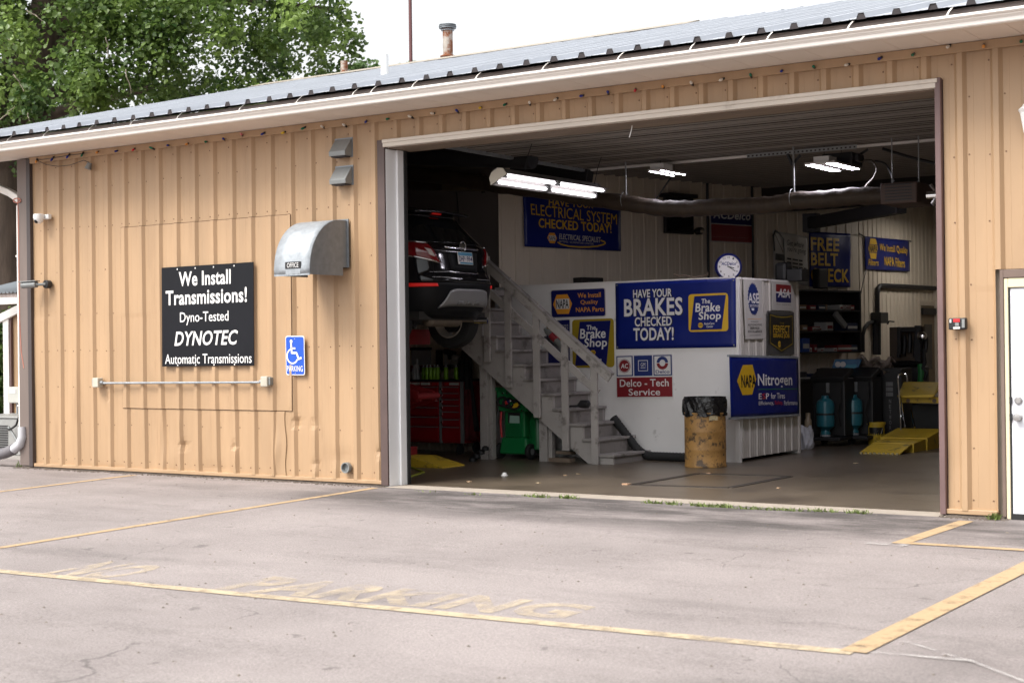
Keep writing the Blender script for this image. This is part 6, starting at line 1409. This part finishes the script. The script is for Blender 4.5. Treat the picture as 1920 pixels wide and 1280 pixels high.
c = ex[-1]; mb = MB(); mb.tube([c+Vector((0,0,.03)), c+Vector((-.02,-.02,-.05))], [.03,.045], 12); mb.build('plug', GREYM, sg, smooth=True)

# ================================================================== ON THE ROOF
RN = Vector((0, -(ridge-rz), YRG-ey)).normalized(); RK = RN.dot(Vector((0, ey, rz)))
def PR(u, v): return on(u, v, RN, RK)
def roofthing(u, vb, vt, ub, rpx):
    b_ = PR(u, vb); d = (b_-CAM_P).dot(_f); return b_, (vb-vt)*d/CAM_F, rpx*d/CAM_F
b_, h_, r_ = roofthing(840,112,45,0,9.5)
ch_ = thing('flue_pipe', b_, 'tall rust streaked metal flue with a ringed cap on the roof', 'flue')
mb = MB(); mb.lathe([(r_*1.25,-.25),(r_*1.25,h_*.06),(r_*1.55,h_*.07),(r_*1.55,h_*.10),(r_,h_*.13),(r_,h_*.86)], b_, n=24); mb.build('flue', RUST, ch_, smooth=True)
for k, (z, r) in enumerate(((.80,1.3),(.86,1.7),(.90,1.75),(.945,1.7))):
    mb = MB(); mb.lathe([(r_*.9,h_*z),(r_*r,h_*(z+.005)),(r_*r,h_*(z+.028)),(r_*.9,h_*(z+.035))], b_, n=24); mb.build('cap_ring', GALVD if k else GALV, ch_, smooth=True)
mb = MB(); mb.lathe([(r_*.9,h_*.97),(r_*1.3,h_*.985),(r_*.6,h_*1.0)], b_, n=20); mb.build('cap_top', GALVD, ch_, smooth=True)
b_, h_, r_ = roofthing(721.5,146,103,0,7.3); mb = MB(); mb.lathe([(r_,-.2),(r_,h_),(r_*.86,h_),(r_*.86,h_-.1)], b_, n=22); top(mb, 'vent_pipe', PLW, b_, 'plain white plastic vent pipe standing on the metal roof', 'vent pipe', smooth=True)
b_, h_, r_ = roofthing(645.5,141,115,0,6.8); mb = MB(); mb.lathe([(r_,-.2),(r_,h_),(r_*.86,h_),(r_*.86,h_-.1)], b_, n=20); top(mb, 'vent_pipe', RUST, b_, 'short rust stained vent pipe on the roof in front of the tree', 'vent pipe', smooth=True)
b_ = PY(770.5,122,YRG+.25); mb = MB(); mb.tube([(b_.x,b_.y,b_.z-1), (b_.x,b_.y,b_.z+5.5)], .032, 8); am = top(mb, 'antenna_mast', pm('mast_maroon', (.12,.05,.05), .6, .3), (b_.x,b_.y,b_.z-1), 'thin dark maroon mast rising from behind the roof ridge', 'mast', smooth=True)

# ================================================================== LEFT OF THE BUILDING
# downspout
xa = PY(41,600,.05).x; ds = thing('downspout', (xa, .05, .3), 'white rain downspout with a sloped top elbow at the building corner', 'downspout')
zt = PY(41,385,.05).z; a_ = PY(-40,336,.6); b_ = PY(20,362,.25); c_ = PY(40,376,.05)
mb = MB(); mb.box(xa-.035, xa+.035, .0, .085, .42, zt); mb.build('pipe', WGUT, ds, bevel=.012)
mb = MB(); mb.bar(a_, b_, .075, .10); mb.bar(b_, c_+Vector((.01,0,0)), .075, .10); mb.bar(c_+Vector((0,0,.01)), (xa,.042,zt-.12), .085, .072, (0,1,0)); mb.build('elbow', WGUT, ds, bevel=.01)
for v in (480,760): 
    z = PY(41,v,.05).z; mb = MB(); mb.box(xa-.045, xa+.12, -.006, .02, z-.012, z+.012); mb.build('strap', WGUT, ds)
gp_ = [PY(u, v, -.05) for u, v in ((41,800),(42,818),(38,832),(26,842),(10,849),(-10,853),(-40,856))]
mb = MB(); mb.tube(gp_[:4], [.055,.06,.065,.065], 14); mb.build('adapter', pm('pale_grey_pipe', (.5,.5,.53), .5), ds, smooth=True)
o_ = []
for a_, b_ in zip(gp_[3:], gp_[4:]): o_ += [a_.lerp(b_, k/8) for k in range(8)]
mb = MB(); mb.tube(o_, [.068 if i % 2 else .076 for i in range(len(o_))], 14); mb.build('flexible_pipe', pm('grey_corrugated', (.14,.13,.14), .6), ds, smooth=True)
cbl = [PY(u, v, -.03) for u, v in ((36,372),(33,380),(35,400),(35.5,500),(37,600),(40,660),(45,690))]
mb = MB(); mb.tube(cbl, .008, 6); mb.tube([PY(24+7*math.cos(t)+8, 376+4*math.sin(t), -.04) for t in np.linspace(0,6,14)], .008, 6); top(mb, 'copper_wire', pm('pink_wire', (.45,.17,.12), .5), cbl[-1], 'thin pinkish wire looped over the downspout and hanging down', 'wire', smooth=True)
# little shed
SYH = 1.9
s0_ = PY(8,590,SYH).x; s1 = XC-.30; 
shd = thing('shed', (s0_, SYH, 0), 'small lean to shed with tan siding, white posts and ribbed roof beside the garage', 'shed')
za, zb2 = PY(0,600,SYH).z, PY(42,570,SYH).z
mb = MB(); mb.box(PY(21,650,SYH).x, s1+.3, SYH, SYH+2.5, 0, zb2-.05); mb.build('siding', TAN, shd)
mb = MB(); mb.box(PY(6.5,650,SYH-.05).x, PY(17,650,SYH-.05).x, SYH-.06, SYH+.06, 0, PY(12,592,SYH).z); mb.build('post', WHITE, shd, bevel=.005)
mb = MB(); mb.box(PY(17.3,650,SYH-.04).x, PY(21,650,SYH-.04).x, SYH-.045, SYH+.02, 0, PY(20,588,SYH).z); mb.build('corner_trim', MAROON, shd)
mb = MB(); mb.bar(PY(-40,617,SYH-.06), PY(46,574,SYH-.06), .05, .125, (0,0,1)); mb.build('rake_board', WHITE, shd, bevel=.005)
ry = 2.6
e0, e1 = PY(-60,560,ry), PY(46,548,ry); r0_, r1_ = PY(-60,530,ry+2.2), PY(46,505,ry+2.2)
mb = MB(); rpts = []; n_ = 60
for i in range(n_+1):
    q = Vector((e0.x+(e1.x-e0.x)*i/n_, ry, e1.z)); rpts.append(q+Vector((0,0,.03 if i % 4 == 0 else 0)))
mb.sheet(rpts, (0,2.4,r1_.z-e1.z)); mb.build('roof', pm('shed_roof', (.42,.46,.5), .4, .4, .1, 3, (.3,1,1)), shd)
mb = MB(); mb.box(e0.x, s1+.3, ry+.04, ry+.08, e1.z-.18, e1.z-.01); mb.build('shed_fascia', FASC, shd)  # fascia board below the shed roof edge
mb = MB(); mb.box(e0.x, s1+.3, ry-.02, ry+.03, PY(20,568,ry).z-.02, PY(20,558,ry).z); mb.build('gutter', WGUT, shd, bevel=.01)
# electric meter box
a_, b_ = PY(17.5,755,SYH-.1), PY(40,725,SYH-.1); mt = thing('meter_box', (a_.x, SYH-.1, a_.z), 'pale grey electric disconnect box on the shed siding', 'electric box')
mb = MB(); mb.box(a_.x, b_.x, SYH-.14, SYH-.005, a_.z, b_.z); mb.build('casing', pm('box_grey', (.50,.50,.46), .5), mt, bevel=.015)
mb = MB(); mb.box(a_.x+.05, b_.x-.08, SYH-.146, SYH-.14, b_.z-.10, b_.z-.04); mb.build('label', SWHITE, mt)
mb = MB(); mb.tube([((a_.x+b_.x)/2,SYH-.06,a_.z), ((a_.x+b_.x)/2,SYH-.06,a_.z-.2)], .02, 8); mb.build('conduit', GALV, mt)
# condenser unit
YA = 1.05
a_, b_ = PY(-60,869,YA), PY(42,781,YA); b_.x = min(b_.x, XC-.32)
ac = thing('air_conditioner', (b_.x-.4, YA, 0), 'grey outdoor air conditioning condenser at the left building corner', 'air conditioner')
ACG = pm('condenser_grey', (.31,.31,.30), .5, .2, .12, 4)
mb = MB(); mb.box(a_.x, b_.x, YA+.02, YA+.85, .04, b_.z-.03); mb.build('cabinet', ACG, ac, bevel=.02)
mb = MB(); mb.box(a_.x-.02, b_.x+.015, YA-.0, YA+.87, b_.z-.03, b_.z); mb.build('top_cover', ACG, ac, bevel=.012)
mb = MB(); z = .12
gx1 = PY(13,820,YA).x; gx0 = PY(25,820,YA).x
while z < b_.z-.12: mb.box(a_.x+.03, gx1, YA+.004, YA+.02, z, z+.012); mb.box(gx0+.1, b_.x-.03, YA+.004, YA+.02, z, z+.012); z += .035
mb.build('grille', BLKM, ac)
mb = MB(); mb.tube([PY(u, v, YA-.1) for u, v in ((37,760),(36,780),(30,797),(22,803),(16,805))], .016, 7); mb.build('refrigerant_hose', BLK, ac, smooth=True)
mb = MB(); mb.tube([PY(u, v, YA-.08) for u, v in ((16,800),(24,812),(36,833),(44,846))], .02, 7); mb.build('pipe', GREYM, ac, smooth=True)
mb = MB(); mb.box(a_.x-.1, b_.x+.1, YA-.1, YA+.95, -.02, .04); mb.build('pad', pm('pad_concrete', (.3,.28,.26), .9), ac)
# ================================================================== TREES AND PLANTS
def leafmat(name, c0, c1):
    m = bpy.data.materials.new(name); m.use_nodes = True; nt = m.node_tree; N = nt.nodes; L = nt.links
    b = N['Principled BSDF']; b.inputs['Roughness'].default_value = .42; b.inputs['Specular IOR Level'].default_value = .45
    at = N.new('ShaderNodeAttribute'); at.attribute_name = 'leaf_tone'
    mx = N.new('ShaderNodeMix'); mx.data_type = 'RGBA'; mx.inputs[6].default_value = (*c0,1); mx.inputs[7].default_value = (*c1,1); L.new(at.outputs['Fac'], mx.inputs[0])
    L.new(mx.outputs[2], b.inputs['Base Color'])
    tr = N.new('ShaderNodeBsdfTranslucent'); hs_ = N.new('ShaderNodeHueSaturation'); hs_.inputs['Value'].default_value = 1.5; L.new(mx.outputs[2], hs_.inputs['Color']); L.new(hs_.outputs[0], tr.inputs['Color'])
    ms = N.new('ShaderNodeMixShader'); ms.inputs[0].default_value = .32; L.new(b.outputs[0], ms.inputs[1]); L.new(tr.outputs[0], ms.inputs[2]); L.new(ms.outputs[0], N['Material Output'].inputs['Surface'])
    return m
def leaves(centers, radii, counts, size, droop=.35, parent=None, name='crown', mat=None, flat=1.0):
    cs = np.repeat(np.array(centers), counts, axis=0); rs = np.repeat(np.array(radii), counts); n = len(cs)
    d = rng.normal(size=(n,3)); d /= np.linalg.norm(d, axis=1)[:,None]
    pos = cs + d*(rs*rng.uniform(.15, 1, n)**.5)[:,None]*np.array([1,1,flat]); pos[:,2] -= droop*rs*rng.uniform(0,1,n)*.6
    nr = rng.normal(size=(n,3))*.75 + np.array([0,-.25,.75]) + d*.45; nr /= np.linalg.norm(nr, axis=1)[:,None]
    t = np.cross(nr, rng.normal(size=(n,3))); t /= np.linalg.norm(t, axis=1)[:,None]; bt = np.cross(nr, t)
    s = size*rng.uniform(.6, 1.25, n)
    # leaf: stem point, two side points, tip, with a fold
    L_ = [(-.5,0,0), (-.15,.48,.10), (.22,.36,.12), (.62,0,-.10), (.22,-.36,.12), (-.15,-.48,.10)]
    V = np.stack([pos + t*(a*s)[:,None] + bt*(b*s)[:,None] + nr*(c*s)[:,None] for a, b, c in L_], 1).reshape(-1,3)
    off = np.array(parent.location) if parent is not None else np.zeros(3)
    V = V - off
    base = (np.arange(n)*6)[:,None]
    F = np.concatenate([base+np.array([0,1,2,3]), base+np.array([0,3,4,5])], 1).reshape(-1,4)
    me = bpy.data.meshes.new(name); me.vertices.add(len(V)); me.vertices.foreach_set('co', V.ravel().astype('f'))
    me.loops.add(F.size); me.loops.foreach_set('vertex_index', F.ravel().astype('i')); me.polygons.add(len(F)); me.polygons.foreach_set('loop_start', np.arange(0, F.size, 4, dtype='i'))
    me.update(calc_edges=True)
    tone = np.repeat(rng.uniform(0,1,len(centers))**1.9, counts)*.7 + rng.uniform(0,1,n)*.3
    at = me.attributes.new('leaf_tone', 'FLOAT', 'POINT'); at.data.foreach_set('value', np.repeat(tone, 6).astype('f'))
    me.materials.append(mat); o = bpy.data.objects.new(name, me); COL.objects.link(o); o.parent = parent
    return o
LEAF = leafmat('cottonwood_leaf', (.026,.066,.014), (.215,.31,.07))
LEAF2 = leafmat('far_leaf', (.05,.10,.025), (.13,.2,.06))
LEAF3 = leafmat('shrub_leaf', (.03,.075,.015), (.13,.18,.04))
def limb(mb, p, q, r0, r1, n=7, wob=.25, sides=10):
    p = Vector(p); q = Vector(q); out = []; L = (q-p).length
    for i in range(n+1):
        s = i/n; w_ = wob*L*.12*math.sin(s*math.pi); out.append(p.lerp(q, s)+Vector((random.uniform(-1,1),random.uniform(-1,1),random.uniform(-.4,.8)))*w_)
    mb.tube(out, [r0+(r1-r0)*i/n for i in range(n+1)], sides); return out
# the big cottonwood
D0 = 36
def PD(u, v, d): return CAM_P + ray(u, v)*d
tb = PD(20, 600, D0); tb.z = 0
tree = thing('cottonwood_tree', tb, 'huge leafy cottonwood tree with dark bark towering behind the garage', 'tree')
mb = MB()
tk = [tb, PD(8,470,D0), PD(12,330,D0), PD(45,180,D0), PD(85,60,D0), PD(110,-60,D0), PD(150,-300,D0)]
mb.tube([a.lerp(b, k/4) for a, b in zip(tk, tk[1:]) for k in range(4)] + [tk[-1]], list(np.linspace(.80,.34,24))+[.3], 18)
mb.build('trunk', BARK, tree, smooth='all')
br = [((12,330),(-60,60),.45,.2), ((45,180),(-30,-120),.36,.15), ((45,190),(210,150),.26,.10), ((60,140),(330,-60),.30,.12), ((85,60),(520,-130),.28,.1), ((30,230),(300,160),.16,.06), ((85,60),(420,60),.17,.06), ((100,0),(640,20),.16,.05), ((120,-100),(560,-300),.2,.06), ((300,160),(420,200),.09,.03)]
ends = []
for (a, b, r0, r1) in br:
    m2 = MB(); dd = D0 + random.uniform(-3, 3); o_ = limb(m2, PD(a[0],a[1],D0), PD(b[0],b[1],dd), r0, r1); m2.build('limb', BARK, tree, smooth='all'); ends += o_[3:]
C_, R_, K_ = [], [], []
def clump(u, v, d, r, k):
    p = PD(u, v, d); C_.append(tuple(p)); R_.append(r); K_.append(k)
def crown_ok(u, v):
    # outline of the crown in the photo: right edge bulges to about 660 px near the top
    right = 640 + 22*math.sin(v*.045) + 14*math.sin(v*.11+1) - (max(0, v-150)*.05)
    return u < right
n_c = 0
while n_c < 500:
    u = random.uniform(-260, 650); v = random.uniform(-420, 330); d = random.gauss(35, 2.3)
    if not crown_ok(u + 26, v): continue
    if v > 300 - max(0, u)*.16 and u > 60: continue
    # a gap where the trunk and sky show through
    if 85 < u < 120 and 40 < v < 200 and random.random() < .8 : continue
    if u < 60 and v > 150 and random.random() < .3: continue
    if u < 60 and v > 290 : continue
    if 45 < u < 130 and -20 < v < 120 and d < 36 and random.random() < .6: continue
    clump(u, v, d, random.uniform(.32, .75), random.randint(110, 230)); n_c += 1
for u, v in ((640,22),(655,70),(648,100),(668,72),(640,50),(640,130),(662,85),(632,155),(650,128),(628,10)): clump(u, v, 34, .28, 45)
# hanging sunlit sprays in front
for u, v in ((170,60),(200,40),(300,60),(330,90),(250,75),(290,110),(185,100),(140,130),(160,160),(230,20),(120,20),(330,20),(400,30),(420,60),(180,140),(210,150),(60,190),(190,20),(255,135),(310,40)): clump(u, v, 31.5, .5, 230)
leaves(C_, R_, K_, .112, .5, tree, 'crown', LEAF)
# thin dead twigs
for (a, b) in (((198,70),(205,108)), ((236,130),(246,176)), ((10,70),(28,85)), ((0,225),(28,200)), ((52,212),(56,228)), ((25,140),(45,172)), ((50,20),(80,40))):
    m2 = MB(); limb(m2, PD(a[0],a[1],30.8), PD(b[0],b[1],30.8), .012, .006, 5, .8, 5); m2.build('dead_twig', pm('pale_twig', (.26,.22,.17), .8), tree)
# tree far behind the ridge
fb = PD(715, 140, 60); fb.z = 0; ft = thing('background_tree', fb, 'distant treetop just peeking over the roof ridge right of the big tree', 'tree')
mb = MB(); mb.tube([fb, fb+Vector((0,0,6)), fb+Vector((.3,0,11))], [.3,.25,.1], 10); mb.build('trunk', BARK, ft, smooth='all')
C_, R_, K_ = [], [], []
for k in range(75):
    u = random.uniform(655, 775); v = 128 + random.uniform(-1, 75) - 10*math.sin((u-650)*.055) + (8 if 700 < u < 722 else 0); clump(u, v, 60+random.gauss(0,1.2), random.uniform(.25,.55), 55)
leaves(C_, R_, K_, .2, .3, ft, 'crown', LEAF2)
# leafy trees and shrubs closing the view at the left
hb = PD(-10, 700, 27); hb.z = 0; sb = thing('shrub', hb, 'green and yellowing shrub behind the shed at the far left edge', 'shrub')
mb = MB()
for k in range(7): limb(mb, hb+Vector((random.uniform(-.3,.3),random.uniform(-.3,.3),0)), hb+Vector((random.uniform(-1,1),random.uniform(-.6,.6),random.uniform(1.4,2.3))), .03, .01, 5, .5, 6)
mb.build('stems', BARK, sb)
C_, R_, K_ = [], [], []
for k in range(130): clump(random.uniform(-110, 45), random.uniform(592, 790), 27.5+random.gauss(0,.6), random.uniform(.2,.4), 55)
leaves(C_, R_, K_, .10, .3, sb, 'foliage', LEAF3)
tb2 = PD(-330, 600, 48); tb2.z = 0; t2 = thing('background_tree', tb2, 'dark broad tree far off beyond the shed at the left', 'tree')
mb = MB(); mb.tube([tb2, tb2+Vector((0,0,5)), tb2+Vector((.5,0,9))], [.5,.4,.2], 10); mb.build('trunk', BARK, t2, smooth='all')
C_, R_, K_ = [], [], []
for k in range(150): clump(random.uniform(-500, 120), random.uniform(150, 640), 48+random.gauss(0,1.8), random.uniform(.6,1.1), 90)
leaves(C_, R_, K_, .24, .3, t2, 'crown', LEAF2)
# grass along the threshold and by the corner
V_, F_ = [], []
def tuft(x, y, z, n, h, sp):
    for k in range(n):
        px_ = x+random.gauss(0, sp); py_ = y+random.gauss(0, .02); a = random.uniform(0, 6.28); hh = h*random.uniform(.3, .9); dx, dy = math.cos(a)*.006, math.sin(a)*.006; lx_, ly_ = random.gauss(0,.035), random.gauss(-.01,.025)
        i = len(V_); V_.extend([(px_-dx,py_-dy,z),(px_+dx,py_+dy,z),(px_+lx_*.5+dx*.6,py_+ly_*.5+dy*.6,z+hh*.7),(px_+lx_*.5-dx*.6,py_+ly_*.5-dy*.6,z+hh*.7),(px_+lx_,py_+ly_,z+hh)]); F_.extend([(i,i+1,i+2,i+3),(i+3,i+2,i+4)])
for u, v, n, h, sp in ((1012,932,60,.055,.07),(1065,934,60,.055,.06),(985,930,20,.04,.1),(1218,943,30,.05,.06),(1235,944,25,.045,.05),(1262,946,45,.055,.05),(1308,948,40,.05,.06),(1330,950,60,.055,.07),(1362,951,50,.06,.04),(1405,954,40,.05,.07),(1475,957,60,.05,.1),(1545,959,50,.05,.07),(1607,962,70,.05,.06),(1420,955,30,.04,.1),(885,927,20,.04,.05),(1870,972,70,.08,.03),(800,922,10,.03,.1)):
    p = PG(u, v); tuft(p.x, min(p.y, -.105), gz(min(p.y,0)), n, h, sp)
for k in range(14): p = PY(random.uniform(34,60), 876, -.02); tuft(p.x, random.uniform(-.05,.4), 0, 14, .14, .06)
gm_ = bpy.data.meshes.new('grass'); gm_.from_pydata(V_, [], F_); gm_.materials.append(pm('grass_blade', (.14,.19,.045), .6, 0, .35, 8))
go = bpy.data.objects.new('grass', gm_); COL.objects.link(go); tag(go, 'short green weeds along the bay threshold and at the wall foot', 'grass', kind='stuff')
# grit and debris gathered along the wall foot
V_, F_ = [], []
for k in range(1500):
    x = random.uniform(XC-.3, XL) if k % 5 else random.uniform(XR, DX0); y = -.03-abs(random.gauss(0,.06)); s = random.uniform(.004,.014)
    i = len(V_); z = gz(y)
    V_ += [(x-s,y-s,z),(x+s,y-s*.6,z),(x+s*.4,y+s,z),(x,y,z+s*1.2)]; F_ += [(i,i+1,i+3),(i+1,i+2,i+3),(i+2,i,i+3)]
gm_ = bpy.data.meshes.new('gravel'); gm_.from_pydata(V_, [], F_); gm_.materials.append(pm('grit', (.10,.08,.065), .9, 0, .5, 20))
go = bpy.data.objects.new('gravel', gm_); COL.objects.link(go); tag(go, 'dark grit and dirt gathered along the foot of the tan wall', 'grit', kind='stuff')
# loose grit, pebbles and leaf crumbs on the lot
V_, F_ = [], []
for k in range(900):
    x = random.uniform(-15, 0); y = random.uniform(-8.5, -.2); s = random.choice((.004,.005,.006,.008,.012)); z = gz(y)+.001; a = random.uniform(0, 6.28); i = len(V_)
    c_, s_ = math.cos(a)*s, math.sin(a)*s
    V_ += [(x+c_,y+s_,z),(x-s_*1.2,y+c_*1.2,z),(x-c_,y-s_,z),(x+s_*.8,y-c_*.8,z),(x,y,z+s*.8)]; F_ += [(i,i+1,i+4),(i+1,i+2,i+4),(i+2,i+3,i+4),(i+3,i,i+4)]
gm_ = bpy.data.meshes.new('pebbles'); gm_.from_pydata(V_, [], F_); gm_.materials.append(pm('pebble', (.20,.17,.145), .9, 0, .6, 3))
go = bpy.data.objects.new('pebbles', gm_); COL.objects.link(go); tag(go, 'loose pebbles and grit scattered over the asphalt lot', 'grit', kind='stuff')
